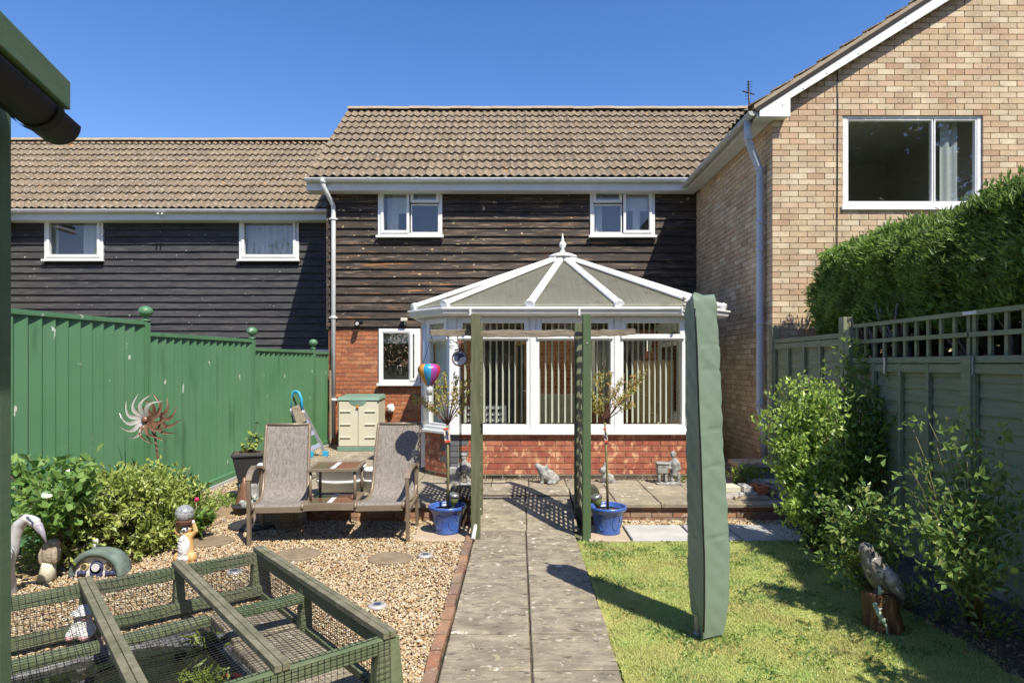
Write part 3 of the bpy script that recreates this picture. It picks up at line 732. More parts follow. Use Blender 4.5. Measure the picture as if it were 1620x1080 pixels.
def tiled_roof(parent, x0, x1, Ye, ze, run, limit=300):
    """slope rising towards +Y from the eave line (Ye,ze)"""
    c, s = math.cos(PITCH), math.sin(PITCH)
    top = run * math.tan(PITCH)
    m = MB()
    m.slab([(x0, Ye, ze), (x1, Ye, ze), (x1, Ye + run, ze + top), (x0, Ye + run, ze + top)], (0, s, -c), .05)
    m.slab([(x0, Ye + run, ze + top - .01), (x1, Ye + run, ze + top - .01), (x1, Ye + 2 * run, ze - .01), (x0, Ye + 2 * run, ze - .01)], (0, -s, -c), .05)
    rf = m.build('roof', M['underlay'], parent)
    n_, j, cnt = int(round((x1 - x0) / TW)), 0, 0
    L_ = run / c
    spare = MB()
    while j * TG < L_ - .05:
        for i in range(n_):
            d = j * TG
            loc = (x0 + i * TW + R.uniform(-.004, .004), Ye - .03 * c + d * c, ze - .03 * s + d * s + R.uniform(-.003, .003))
            qx, qy = 820 + loc[0] / loc[1] * 1000, 576 - (loc[2] - CZ) / loc[1] * 1000
            if qx > 1110 + (285 - qy) * .9 or (loc[1] > 12.8 and x0 < -5 and (loc[0] + .45 < -10.45 - (loc[1] - 12.94) or qx < -40)): continue
            inst('roof_tile', TILE, loc, (PITCH + R.uniform(-.008, .008), R.uniform(-.006, .006), R.uniform(-.006, .006)), (1.0, min(1, (L_ - d + .02) / .40), 1), rf)
        j += 1
    # ridge tiles
    y, z = Ye + run, ze + top
    x = x0
    half = [(math.cos(t) * .115, math.sin(t) * .085) for t in [PI * i / 8 for i in range(9)]]
    m = MB(); vs = [(0, a, b) for a, b in half] + [(.447, a, b) for a, b in half]
    m.add(vs, [(i, i + 1, 10 + i, 9 + i) for i in range(8)], 0, True); m.add(vs[:9], [tuple(range(9))]); m.add(vs[9:], [tuple(range(9))[::-1]])
    rmesh = m.mesh('ridge_tile', M['ridge'])
    while x < x1 - .05:
        inst('ridge_tile', rmesh, (x, y, z + .028 + R.uniform(-.004, .004)), (0, R.uniform(-.008, .008), R.uniform(-.01, .01)), (min(1, (x1 - x) / .447), 1, 1), rf)
        x += .45
    return rf
def eaves_gutter(parent, x0, x1, Y, z, matn, fz=.17, brackets=.9):
    m = MB(); m.box(x0, x1, Y, Y + .02, z - fz - .055, z - .02); m.box(x0, x1, Y + .02, HB if Y < 12 else 13.3, z - fz - .055, z - fz - .045)
    m.build('fascia', M['fascia'], parent)
    m = MB(); r = .055
    pr = [(math.cos(t) * r, math.sin(t) * r) for t in [PI + PI * i / 10 for i in range(11)]]
    pi_ = [(a * .88, b * .88 + .002) for a, b in pr]
    cy, cz = Y - .06, z - .035
    ring = pr + pi_[::-1]
    n_ = len(ring)
    vs = [(x0, cy + a, cz + b) for a, b in ring] + [(x1, cy + a, cz + b) for a, b in ring]
    m.add(vs, [(i, (i + 1) % n_, n_ + (i + 1) % n_, n_ + i) for i in range(n_)], 0, True)
    m.add([(x0, cy + a, cz + b) for a, b in pr], [tuple(range(11))[::-1]]); m.add([(x1, cy + a, cz + b) for a, b in pr], [tuple(range(11))])
    m.box(x0, x1, cy - r - .004, cy - r + .006, cz - .006, cz + .008)
    gt = m.build('gutter', M[matn], parent)
    x = x0 + .35
    while x < x1:
        m = MB(); big = 1.14 if R.random() < .25 else 1.08
        pts = [(math.cos(t) * r * big, math.sin(t) * r * big) for t in [PI + PI * i / 10 for i in range(11)]]
        w_ = .05 if big > 1.1 else .022
        vs = [(x, cy + a, cz + b) for a, b in pts] + [(x + w_, cy + a, cz + b) for a, b in pts]
        m.add(vs, [(i, i + 1, 12 + i, 11 + i) for i in range(10)], 0, True); m.add(vs[:11], [tuple(range(11))[::-1]]); m.add(vs[11:], [tuple(range(11))])
        m.box(x, x + w_, cy - r * big - .006, cy - r * .9, cz - .006, cz + .012)
        m.build('gutter_bracket', M[matn], gt)
        x += brackets * R.uniform(.75, 1.2)
    return gt

# ---------------------------------------------------------------- middle house
mh = thing('terraced_house', 'middle terraced house with black weatherboards over red brick and a brown tiled roof', 'house', (0, HB, 0))
HX0, HX1 = -3.49, 3.27
w1 = (-2.57, -1.395, 4.0, 4.905); w2 = (1.315, 2.50, 4.0, 4.905)
kw = (-2.56, -1.80, 1.30, 2.31)
door = (-.83, .20, .2, 2.25); fw = (1.35, 2.45, .95, 2.2)
m = MB()
holed(m, HX0, HX1, 2.33, 4.93, lambda b, xa, xb, za, zb: b.box(xa, xb, HB, HB + .22, za, zb), [w1, w2])
m.box(HX0, HX0 + .2, HB + .22, 17, 0, 4.93)
m.build('upper_wall', M['dark'], mh)
m = MB()
holed(m, HX0, HX1, 0, 2.33, lambda b, xa, xb, za, zb: b.box(xa, xb, HB + .012, HB + .2, za, zb), [kw, door, fw])
low = m.build('brick_wall', M['red_mortar'], mh)
mesh = MB().box(-.5, .5, 0, .03, 0, .065).mesh('brick', M['red_brick']); rest = MB()
for k_ in range(29):
    z = .16 + k_ * .075; x = HX0 - (.1125 if k_ % 2 else 0)
    while x < HX1:
        for a, b in subtract(max(x, HX0), min(x + .215, HX1), [(h[0], h[1]) for h in (kw, door, fw) if h[2] < z + .04 < h[3]]):
            if b - a < .025: continue
            if b < -1.15 and z < 2.34: inst('brick', mesh, ((a + b) / 2, HB + R.uniform(-.002, .002), z), (0, 0, R.uniform(-.005, .005)), (b - a, 1, 1), low)
            elif z < 2.3: rest.box(a, b, HB + R.uniform(-.002, .002), HB + .03, z, z + .065)
        x += .225
rest.build('brick_courses', M['red_brick'], low, kind='stuff')
boards(mh, HX0 + .01, HX1 - .005, 4.93, 2.36, HB, [w1, w2], 'board_black')
m = MB(); m.box(HX0 - .03, HX0 + .008, HB - .045, HB + .02, 2.3, 4.93); m.build('corner_board', M['board_black'], mh)
m = MB(); m.box(HX0, HX1, HB - .02, HB - .002, 2.30, 2.345); m.build('drip_board', M['board_black'], mh)
rl = [(0, .49, 0, 1, True), (.51, 1, .70, 1, True), (.51, 1, 0, .67, False)]
house_window(mh, *w1, HB - .03, rl, [(.14, .46, .50, .93, 'blind'), (.12, .30, .02, .95, 'curtain'), (.60, .95, .68, .9, 'blind')])
house_window(mh, *w2, HB - .03, [(.51, 1, 0, 1, True), (0, .49, .70, 1, True), (0, .49, 0, .67, False)], [(.55, .92, .55, .93, 'blind'), (.04, .20, .02, .95, 'curtain'), (.68, .80, .02, .6, 'curtain')])
kwn = house_window(mh, *kw, HB - .01, [(.0, .80, 0, 1, False), (.80, 1.0, .0, 1, True)], [(.08, .78, .74, .98, 'blind')], room=1.6, sillh=.035)
m = MB(); t = W(635, 592, HB + .3); m.tube([t, t + Vector((0, 0, .13)), t + Vector((-.02, 0, .17)), t + Vector((-.07, 0, .16)), t + Vector((-.08, 0, .08))], .009, 6); m.build('tap', M['silver'], kwn)
tiled_roof(mh, -3.74, 5.26, 11.27, 4.985, 2.67)
eaves_gutter(mh, -3.80, 3.22, 11.34, 5.0, 'gutter_white')
m = MB(); m.slab([(-3.72, 11.3, 4.96), (-3.72, 13.92, 7.16), (-3.72, 13.92, 7.02), (-3.72, 11.44, 4.93)], (1, 0, 0), .03); m.build('verge_board', M['board_black'], mh)
# white downpipe with swan neck
m = MB(); px_ = -3.38
m.tube([(px_ - .1, 11.28, 4.94), (px_ - .1, 11.28, 4.84), (px_ - .03, 11.42, 4.66), (px_, 11.55, 4.55), (px_, 11.555, 4.4), (px_, 11.555, .32)], .042, 12)
m.lathe([(.05, 0), (.06, .03), (.06, .1)], (px_ - .1, 11.28, 4.88), 14)
dp = m.build('downpipe', M['gutter_white'], mh)
for z in (4.3, 2.5, 1.0):
    m = MB(); m.box(px_ - .07, px_ + .07, 11.545, 11.6, z, z + .025); m.tube([(px_, 11.555, z - .01), (px_, 11.555, z + .035)], .05, 12); m.build('pipe_clip', M['gutter_white'], dp)

# ---------------------------------------------------------------- left house
LB = 13.3
lh = thing('terraced_house', 'left terraced house with blue black weatherboards behind the green fence', 'house', (-7, LB, 0))
LX0, LX1 = -10.67, HX0
lw1 = (-9.93, -8.70, 3.84, 4.76); lw2 = (-5.85, -4.60, 3.84, 4.76)
m = MB(); holed(m, LX0, LX1, 0, 4.86, lambda b, xa, xb, za, zb: b.box(xa, xb, LB, LB + .2, za, zb), [lw1, lw2]); m.build('wall', M['dark'], lh)
boards(lh, LX0, LX1 - .3, 4.8, 1.95, LB, [lw1, lw2], 'board_blue')
boards(lh, LX1 - .295, LX1 - .01, 4.8, 1.95, LB + .01, [], 'board_blue', lens=(1, 2))
m = MB(); m.box(LX0, LX1 - .01, LB - .06, LB + .02, 1.87, 1.97); m.build('lead_flashing', M['alu'], lh)
house_window(lh, *lw1, LB - .03, [(0, 1, 0, 1, True)], [(.58, .97, .02, .97, 'curtain'), (.04, .14, .02, .97, 'curtain')], sash=.06)
house_window(lh, *lw2, LB - .03, [(0, 1, 0, 1, True)], [(.03, .5, .02, .97, 'curtain'), (.5, .97, .02, .97, 'curtain')], sash=.06)
m = MB(); c = W(153, 398, LB + .1); m.ball(c, (.06, .03, .07), 10, 8); m.build('ornament', flat('yellow_toy', (.6, .5, .08)), lh)
tiled_roof(lh, -13.06, -3.76, 12.94, 4.835, 2.78)
eaves_gutter(lh, -10.6, -3.52, 13.0, 4.85, 'gutter_white')
m = MB()
for dx in (0, .09):
    p = W(250 + dx * 75, 341, 12.95); m.tube([p, p + Vector((.05, -.1, .02))], .014, 8)
m.build('cable_bracket', M['gutter_white'], lh)

# neighbouring wing at the far left
nw = thing('neighbour_house', 'cream rendered wing at the far left edge with a tiled roof', 'house', (-11, 12, 0))
m = MB(); m.box(-14, -10.68, 11.9, 15.5, 0, 4.75); m.build('wall', M['cream_paint'], nw)
c40, s40 = math.cos(PITCH), math.sin(PITCH)
m = MB(); m.slab([(-10.45, 11.6, 4.86), (-10.45, 15.8, 4.86), (-13.2, 15.8, 7.2), (-13.2, 11.6, 7.2)], (-s40, 0, -c40), .05)
nrf = m.build('roof', M['underlay'], nw)
for j in range(6):
    for i in range(9):
        d = j * TG; o = inst('roof_tile', TILE, (-10.42 - d * c40, 15.0 - i * TW - .3 + TW, 4.85 + d * s40), (0, 0, 0), (1, 1, 1), nrf)
        o.rotation_mode = 'QUATERNION'
        o.rotation_quaternion = Quaternion((0, 0, 1), PI / 2) @ Quaternion((1, 0, 0), PITCH)
m = MB(); m.box(-10.55, -10.42, 11.6, 12.92, 4.72, 4.80); m.build('gutter', M['gutter_white'], nw, bevel=.02)

# ---------------------------------------------------------------- right house
GY = 8.13; RX0 = 3.27
rh = thing('brick_house', 'buff brick house with white bargeboard on the right', 'house', (5, GY, 0))
gw = (4.18, 5.98, 3.68, 4.885); PT = .64
def roof_z(x): return 4.93 + (min(x, 10.93 + 3.27 - x) - 3.27) * PT
m = MB(); holed(m, RX0 + .008, 10.93, 0, 4.93, lambda b, xa, xb, za, zb: b.box(xa, xb, GY + .01, GY + .22, za, zb), [gw])
m.slab([(RX0 + .008, GY + .01, 4.93), (10.93, GY + .01, 4.93), (7.1, GY + .01, roof_z(7.1))], (0, 1, 0), .2)
m.box(RX0 + .01, RX0 + .2, GY + .22, 16, 0, 4.9); m.box(10.7, 10.93, GY + .22, 16, 0, 4.9)
gwall = m.build('wall', M['buff_mortar'], rh)
mesh = MB().box(-.5, .5, 0, .03, 0, .066).mesh('brick', M['buff_brick']); rest = MB(); cand = []
for k_ in range(98):
    z = .02 + k_ * .0745; x = RX0 - (.1125 if k_ % 2 else 0)
    xmax = 7.6
    while x < xmax:
        lo = RX0; hi = xmax
        if z + .066 > 4.93: lo = max(lo, RX0 + (z + .066 - 4.93) / PT)
        for a, b in subtract(max(x, lo), min(x + .215, hi), [(gw[0], gw[1])] if gw[2] < z + .04 < gw[3] else []):
            if b - a < .025 or z > roof_z(a) - .05: continue
            px, py = 820 + a / GY * 1000, 576 - (z - CZ) / GY * 1000
            vis = 0 < py and px < 1620 and py < 535 and (px < 1283 or py < 385 - (px - 1300) * .36)
            (cand if vis else []).append((a, b, z)) if vis else rest.box(a, b, GY, GY + .03, z, z + .066)
        x += .225
cand.sort(key=lambda t: abs(t[2] - 3.6) + .2 * abs(t[0] - 4.2))
for i, (a, b, z) in enumerate(cand):
    dy = R.uniform(-.002, .002)
    if i < 296: inst('brick', mesh, ((a + b) / 2, GY + dy, z), (0, 0, R.uniform(-.006, .006)), (b - a, 1, 1), gwall)
    else: rest.box(a, b, GY + dy, GY + .03, z, z + .066)
for k_ in range(64):                               # side wall facing the garden
    z = .02 + k_ * .0745; y = GY - .02 + (.1125 if k_ % 2 == 0 else 0.)
    if k_ % 2 == 0: rest.box(RX0 - .001, RX0 + .03, GY + .004, GY + .1025, z, z + .066)
    else: y = GY + .004
    while y < HB:
        q = R.uniform(-.002, .002)
        if HB - y > .03: rest.box(RX0 + q, RX0 + .03, y + .0, min(y + .215, HB), z, z + .066)
        y += .225
rest.build('brick_courses', M['buff_brick'], gwall, kind='stuff')
house_window(rh, *gw, GY + .06, [(0, .665, 0, 1, False), (.67, 1, 0, 1, False)], [(.76, .88, .0, .98, 'curtain')], room=2.6, fr=.06, sillh=.04)
# roof, bargeboard, soffit, gutter
m = MB(); e = Vector((2.98, 0, 4.93 + (2.98 - 3.27) * PT + .14)); rdg = Vector((7.1, 0, roof_z(7.1) + .14)); oth = Vector((11.22, 0, e.z))
nl = Vector((PT, 0, -1)).normalized()
m.slab([(e.x, 7.98, e.z), (e.x, 16.2, e.z), (rdg.x, 16.2, rdg.z), (rdg.x, 7.98, rdg.z)], nl, .05)
m.slab([(oth.x, 7.98, oth.z), (rdg.x, 7.98, rdg.z + .001), (rdg.x, 16.2, rdg.z + .001), (oth.x, 16.2, oth.z)], (-PT, 0, -1), .05)
rroof = m.build('roof', M['underlay'], rh)
aR = math.atan(PT); nT = 14
for col in range(3):
    for j in range(nT):
        d = j * TG - .04
        o = inst('roof_tile', TILE, (e.x + d * math.cos(aR), 7.99 + (col + 1) * TW, e.z + d * math.sin(aR) + .004), parent=rroof)
        o.rotation_mode = 'QUATERNION'
        o.rotation_quaternion = Quaternion((0, 0, 1), -PI / 2) @ Quaternion((1, 0, 0), aR + .012)
m = MB()
for j in range(nT): # mortar under the verge tiles
    pass
m.slab([(e.x, 7.985, e.z + .0), (rdg.x, 7.985, rdg.z + .0), (rdg.x, 7.985, rdg.z + .05), (e.x, 7.985, e.z + .05)], (0, 1, 0), .2); m.build('verge_mortar', M['ridge'], rroof)
m = MB(); BY = 7.99
m.slab([(3.05, BY, 4.79), (3.44, BY, 4.79), (3.44, BY, roof_z(3.44) - .02), (7.1, BY, roof_z(7.1) - .10), (7.1, BY, roof_z(7.1) + .10), (3.05, BY, e.z + .02)], (0, 1, 0), .025)
m.build('bargeboard', M['upvc'], rh, bevel=.003)
m = MB()
for (x, z) in ((3.13, 4.93), (3.34, 4.93), (3.6, 5.14), (3.9, 5.33), (4.3, 5.58), (4.9, 5.97), (5.5, 6.35)): m.tube([(x, BY - .002, z), (x, BY + .003, z)], .008, 8)
m.build('fixing_caps', M['black_metal'], rh)
m = MB(); m.box(3.05, 3.265, 8.016, HB - .3, 4.785, 4.797); m.box(3.28, 3.42, 8.016, GY, 4.792, 4.80)
m.build('soffit', M['fascia'], rh)
m = MB(); m.box(3.03, 3.05, 8.02, HB - .32, 4.78, e.z - .01); m.build('fascia', M['fascia'], rh)
m = MB(); r = .056; gx, gz = 2.97, 4.86
ring = [(math.cos(t) * r, math.sin(t) * r) for t in [PI + PI * i / 10 for i in range(11)]]
ring += [(a * .88, b * .88 + .002) for a, b in ring[::-1]]
vs = [(gx + a, 8.0, gz + b) for a, b in ring] + [(gx + a, 11.30, gz + b) for a, b in ring]; n_ = len(ring)
m.add(vs, [(i, (i + 1) % n_, n_ + (i + 1) % n_, n_ + i) for i in range(n_)], 0, True); m.add(vs[:11], [tuple(range(11))[::-1]])
rg_ = m.build('gutter', M['old_gutter'], rh)
for y in (8.1, 8.35, 8.8, 9.3, 9.45, 10.1, 10.9):
    m = MB(); rr = [(a * 1.1, b * 1.1) for a, b in ring[:11]]
    vs = [(gx + a, y, gz + b) for a, b in rr] + [(gx + a, y + .035, gz + b) for a, b in rr]
    m.add(vs, [(i, i + 1, 12 + i, 11 + i) for i in range(10)], 0, True); m.add(vs[:11], [tuple(range(11))[::-1]]); m.add(vs[11:], [tuple(range(11))]); m.build('gutter_bracket', M['grey_pipe'], rg_)
m = MB(); py_ = 8.36
m.tube([(2.975, 8.2, 4.84), (2.975, 8.2, 4.62), (2.985, 8.21, 4.56), (3.17, py_, 4.28), (3.195, py_, 4.20), (3.195, py_, 1.10), (3.2, py_, 1.02), (3.24, py_ - .02, .92), (3.245, py_ - .02, .84), (3.245, py_ - .02, .42)], .047, 12)
dp = m.build('downpipe', M['grey_pipe'], rh)
for z in (4.56, 4.2, 3.5, 3.15, 2.18, 1.12):
    m = MB(); x = 3.195 if z < 4.4 else 2.985; y = py_ if z < 4.4 else 8.21
    m.tube([(x, y, z), (x, y, z + .05)], .054, 12)
    if z in (3.5, 2.18): m.box(x, 3.29, y - .02, y + .02, z + .01, z + .035)
    m.build('pipe_collar', M['grey_pipe'], dp)
m = MB(); m.tube([(4.10, GY - .012, 5.55), (4.105, GY - .012, 4.9), (4.09, GY - .012, 2.5)], .006, 5); m.build('cable', M['black_metal'], rh)

# television aerial behind the middle roof
ta = thing('tv_aerial', 'black rooftop television aerial beside the right hand gutter', 'aerial', tuple(W(1186, 172, 15)))
b = W(1187, 215, 15); t = W(1184, 128, 15)
m = MB(); m.tube([b, t], .02, 6); m.build('mast', M['black_metal'], ta)
m = MB(); q = W(1185, 146, 15)
m.tube([q + Vector((-.18, -.1, -.02)), q + Vector((.2, .2, .03))], .016, 6)
for i in range(7):
    c = W(1184.5 - (i - 3) * .4, 130 + i * 4.5, 15); m.tube([c + Vector((-.07, 0, 0)), c + Vector((.07, 0, .02))], .006, 4)
m.build('elements', M['black_metal'], ta)
# ================================================================ CONSERVATORY
cv = thing('conservatory', 'white framed conservatory with glazed hipped roof on a red brick plinth', 'conservatory', (.68, 9.5, PZ))
CY = 8.13
K = [(-1.26, HB), (-1.26, 8.52), (-.87, CY), (2.23, CY), (2.62, 8.52), (2.62, HB)]      # outer line of the walls
SZ, TZ0, TZ1, HZ = .80, 1.93, 2.05, 2.27
walls = []
for (a, b) in zip(K, K[1:]):
    A = Vector((*a, 0)); B = Vector((*b, 0)); u = (B - A).normalized(); n = Vector((u.y, -u.x, 0)); walls.append((A, u, n, (B - A).length))
m = MB(); m.slab([(*p, .15) for p in K], (0, 0, 1), .10); m.build('floor', M['patio_slab'], cv)
m = MB()
for A, u, n, L in walls: m.pbox(A, u, n, .0, L, -.20, -.012, 0, SZ - .03)
pl = m.build('plinth', M['red_mortar'], cv)
mesh = MB().box(-.5, .5, -.03, 0, 0, .065).mesh('brick', M['plinth_brick']); meshg = MB().box(-.5, .5, -.03, 0, 0, .065).mesh('brick', M['grey_brick'])
for wi, (A, u, n, L) in enumerate(walls[:5]):
    if wi == 0: continue
    ang = math.atan2(u.y, u.x)
    for k_ in range(8):
        z = PZ - .02 + k_ * .075
        x = -.1125 if k_ % 2 else 0
        while x < L:
            a, b = max(x, 0), min(x + .215, L)
            if b - a > .03:
                c = A + u * ((a + b) / 2)
                corner = (wi == 2 and a < .02) or (wi == 1 and b > L - .03) or (wi == 3 and a < .02)
                o = inst('brick', meshg if corner and k_ > 1 else mesh, (c.x, c.y, z), (0, 0, ang + PI), (b - a, 1, 1), pl)
            x += .225
# sill
m = MB()
for A, u, n, L in walls: m.pbox(A, u, n, -.02, L + .02, -.10, .055, SZ - .04, SZ - .005); m.pbox(A, u, n, -.01, L + .01, -.08, .02, SZ - .005, SZ + .045)
m.build('sill', M['upvc'], cv, bevel=.004)
def bay(A, u, n, a, b, parent, fan=True, lower_open=False):
    """one window bay between two posts : lower light, transom, opening top light"""
    f = .045
    m = MB()
    m.pbox(A, u, n, a, b, -.07, 0, TZ0 + .035, TZ1 - .035)                        # transom
    m.pbox(A, u, n, a, b, -.07, 0, SZ + .04, SZ + .085)
    m.pbox(A, u, n, a, b, -.07, 0, HZ - .045, HZ)
    for q in (a, b - f): m.pbox(A, u, n, q, q + f, -.07, 0, SZ + .085, TZ0 + .035); m.pbox(A, u, n, q, q + f, -.07, 0, TZ1 - .035, HZ - .045)
    win = m.build('window', M['upvc'], parent, bevel=.005)
    m = MB(); m.pbox(A, u, n, a + f - .003, b - f + .003, -.04, -.032, SZ + .08, TZ0 + .04); m.build('pane', M['glass_thin'], win)
    m = MB(); s_ = .06; c0, c1, z0, z1 = a + .015, b - .015, TZ1 - .065, HZ - .02
    m.pbox(A, u, n, c0, c0 + s_, -.05, .026, z0, z1); m.pbox(A, u, n, c1 - s_, c1, -.05, .026, z0, z1)
    m.pbox(A, u, n, c0 + s_, c1 - s_, -.05, .026, z0, z0 + s_); m.pbox(A, u, n, c0 + s_, c1 - s_, -.05, .026, z1 - s_, z1)
    m.build('top_casement', M['upvc'], win, bevel=.006)
    m = MB(); m.pbox(A, u, n, c0 + s_ - .003, c1 - s_ + .003, -.02, -.012, z0 + s_ - .003, z1 - s_ + .003); m.build('pane', M['glass_thin'], win)
    return win
posts_f = [0, 1.057, 2.14, 3.10]
A, u, n, L = walls[2]
for i, q in enumerate(posts_f):
    m = MB(); w_ = .10 if i in (0, 3) else .075
    m.pbox(A, u, n, q - w_ / 2 + (.03 if i == 0 else -.03 if i == 3 else 0), q + w_ / 2 + (.03 if i == 0 else -.03 if i == 3 else 0), -.08, .012, SZ + .045, HZ + .001); m.build('post', M['upvc'], cv, bevel=.01)
for a, b in zip(posts_f, posts_f[1:]): bay(A, u, n, a + (.08 if a == 0 else .0375), b - (.08 if b == 3.10 else .0375), cv)
for wi in (1, 3):
    A, u, n, L = walls[wi]
    bay(A, u, n, .055, L - .04, cv)
for wi in (0, 4):
    A, u, n, L = walls[wi]
    for a, b in ((.1, L / 2 - .03), (L / 2 + .03, L - .06)): bay(A, u, n, a, b, cv)
for p in (K[1], K[4]):
    m = MB(); m.tube([(p[0] + (.03 if p[0] < 0 else -.03), p[1] + .02, SZ + .04), (p[0] + (.03 if p[0] < 0 else -.03), p[1] + .02, HZ)], .055, 8); m.build('post', M['upvc'], cv)
m = MB()
for A, u, n, L in walls: m.pbox(A, u, n, 0, L, -.09, .005, HZ + .002, HZ + .11)
m.build('head_beam', M['upvc'], cv, bevel=.004)
# roof
EZ = 2.385
E = [Vector((-1.40, 11.6, EZ)), Vector((-1.40, 8.50, EZ)), Vector((-.93, 8.03, EZ)), Vector((.145, 8.03, EZ)), Vector((1.275, 8.03, EZ)), Vector((2.29, 8.03, EZ)), Vector((2.76, 8.50, EZ)), Vector((2.76, 11.6, EZ))]
AP = Vector((.68, 9.7, 3.27)); RB = Vector((.68, 11.6, 3.27))
for tri in ((E[0], E[1], AP, RB), (E[1], E[2], AP), (E[2], E[3], AP), (E[3], E[4], AP), (E[4], E[5], AP), (E[5], E[6], AP), (E[6], E[7], RB, AP)):
    nn = (tri[1] - tri[0]).cross(tri[2] - tri[0]).normalized()
    m = MB(); k3 = len(tri); m.slab(tri, nn, .025); m.mi = [1] + [0] * (len(m.f) - 1); m.build('roof_panel', [M['polycarb'], M['glass_thin']], cv)
def roof_bar(a, b, w_=.075):
    d = (b - a).normalized(); up = Vector((0, 0, 1)); s_ = d.cross(up).normalized(); q = s_.cross(d).normalized()
    m = MB(); o = q * .03
    sec = [(-w_ / 2, 0), (w_ / 2, 0), (w_ / 2, .018), (w_ * .28, .05), (-w_ * .28, .05), (-w_ / 2, .018)]
    vs = [a + o + s_ * x + q * y for x, y in sec] + [b + o + s_ * x + q * y for x, y in sec]
    m.add(vs, [(i, (i + 1) % 6, 6 + (i + 1) % 6, 6 + i) for i in range(6)] + [tuple(range(6))[::-1], tuple(range(6, 12))])
    bar = m.build('roof_bar', M['upvc'], cv)
    m = MB(); e = a - d * .012
    sec2 = [(-w_ * .55, -.03), (w_ * .55, -.03), (w_ * .62, .03), (w_ * .3, .062), (-w_ * .3, .062), (-w_ * .62, .03)]
    vs = [e + o + s_ * x + q * y for x, y in sec2] + [e + o + d * .05 + s_ * x + q * y for x, y in sec2]
    m.add(vs, [(i, (i + 1) % 6, 6 + (i + 1) % 6, 6 + i) for i in range(6)] + [tuple(range(6))[::-1], tuple(range(6, 12))])
    m.build('end_cap', M['upvc'], bar)
for e in E[1:7]: roof_bar(e + Vector((0, 0, .0)), AP + (e - AP).normalized() * .06, .105)
for y in (10.4, 11.1):
    roof_bar(Vector((-1.4, y, EZ)), Vector((.62, y, 3.25))); roof_bar(Vector((2.76, y, EZ)), Vector((.74, y, 3.25)))
m = MB(); m.beam(AP + Vector((0, .1, .05)), RB + Vector((0, 0, .05)), .14, .07); m.build('ridge', M['upvc'], cv, bevel=.01)
m = MB(); m.lathe([(.22, .02), (.22, .045), (.15, .075), (.05, .10), (.03, .13)], AP, 24); cap = m.build('ridge_cap', M['upvc'], cv)
m = MB(); m.lathe([(.022, .12), (.03, .14), (.018, .16), (.05, .20), (.056, .225), (.045, .25), (.016, .285), (.024, .30), (.014, .32), (.004, .40)], AP, 14); m.build('finial', M['upvc'], cap)
# eaves flashing and gutter
G = [p + Vector((dx, dy, 0)) for p, (dx, dy) in zip(E, [(-.08, 0), (-.08, -.035), (-.035, -.08), (0, -.08), (0, -.08), (.035, -.08), (.08, -.035), (.08, 0)])]
chain = [G[0], G[1], G[2], G[5], G[6], G[7]]; inner = [E[0], E[1], E[2], E[5], E[6], E[7]]
m = MB(); prof = [(-.005, .0), (.075, .0), (.085, -.005), (.085, -.02), (.07, -.03), (.055, -.075), (.03, -.095), (-.005, -.10)]
ring = []
for i, p in enumerate(inner):
    d0 = (inner[i] - inner[max(i - 1, 0)]); d1 = (inner[min(i + 1, 5)] - inner[i])
    t0 = (d0 if d0.length > 0 else d1).normalized(); t1 = (d1 if d1.length > 0 else d0).normalized()
    n0 = Vector((t0.y, -t0.x, 0)); n1 = Vector((t1.y, -t1.x, 0)); nb = (n0 + n1).normalized(); nb = nb / max(.3, nb.dot(n0))
    ring.append([p + nb * a + Vector((0, 0, b - .01)) for a, b in prof])
k_ = len(prof)
m.add([v for r_ in ring for v in r_], [(i * k_ + j, i * k_ + (j + 1) % k_, (i + 1) * k_ + (j + 1) % k_, (i + 1) * k_ + j) for i in range(5) for j in range(k_)])
gt = m.build('gutter', M['gutter_white'], cv)
m = MB()
for i in range(5):
    a, b = inner[i], inner[i + 1]; t = (b - a).normalized(); nn = Vector((t.y, -t.x, 0)); ln = (b - a).length
    m.pbox(a + Vector((0, 0, 0)), t, nn, .0, ln, -.06, .004, .0, .028)
m.build('eaves_trim', M['upvc'], cv)
for x in (-.62, .75, 2.05):
    m = MB(); m.box(x, x + .03, 7.935, 8.02, EZ - .115, EZ + .0); m.build('gutter_bracket', M['gutter_white'], gt, bevel=.008)
# open side door seen edge on, left of the bay
m = MB(); A = Vector((-1.30, 8.66, 0)); u = Vector((-.12, .99, 0)).normalized(); n = Vector((-u.y, u.x, 0))
m.pbox(A, u, n, 0, .09, -.03, .03, .25, 2.2); m.pbox(A, u, n, .71, .8, -.03, .03, .25, 2.2); m.pbox(A, u, n, .09, .71, -.03, .03, .25, .38); m.pbox(A, u, n, .09, .71, -.03, .03, 2.1, 2.2)
dr = m.build('side_door', M['upvc'], cv, bevel=.004)
m = MB(); m.pbox(A, u, n, .09, .71, -.006, .006, .38, 2.1); m.build('pane', M['glass_thin'], dr)
# vertical blinds
bm_ = MB().box(-.0015, .0015, -.04, .04, 0, 1.32).mesh('blind_slat', M['blind'])
for a, b in zip(posts_f, posts_f[1:]):
    nS = 12; x0 = -.87 + a + .09; x1 = -.87 + b - .06
    for i in range(nS):
        x = x0 + (x1 - x0) * i / (nS - 1)
        inst('blind_slat', bm_, (x, 8.33, .89), (0, 0, -(.22 if x < .1 else .30 if x < 1.2 else .46) + R.uniform(-.05, .05)), (1, 1, 1), cv)
A, u, n, L = walls[1]
m = MB(); m.pbox(A, u, n, .06, L - .05, -.13, -.125, SZ + .05, HZ - .02); m.build('window_blind', M['blind'], cv)
m = MB(); m.box(-.82, 2.18, 8.28, 8.38, 2.21, 2.25); m.build('blind_rail', M['upvc'], cv)

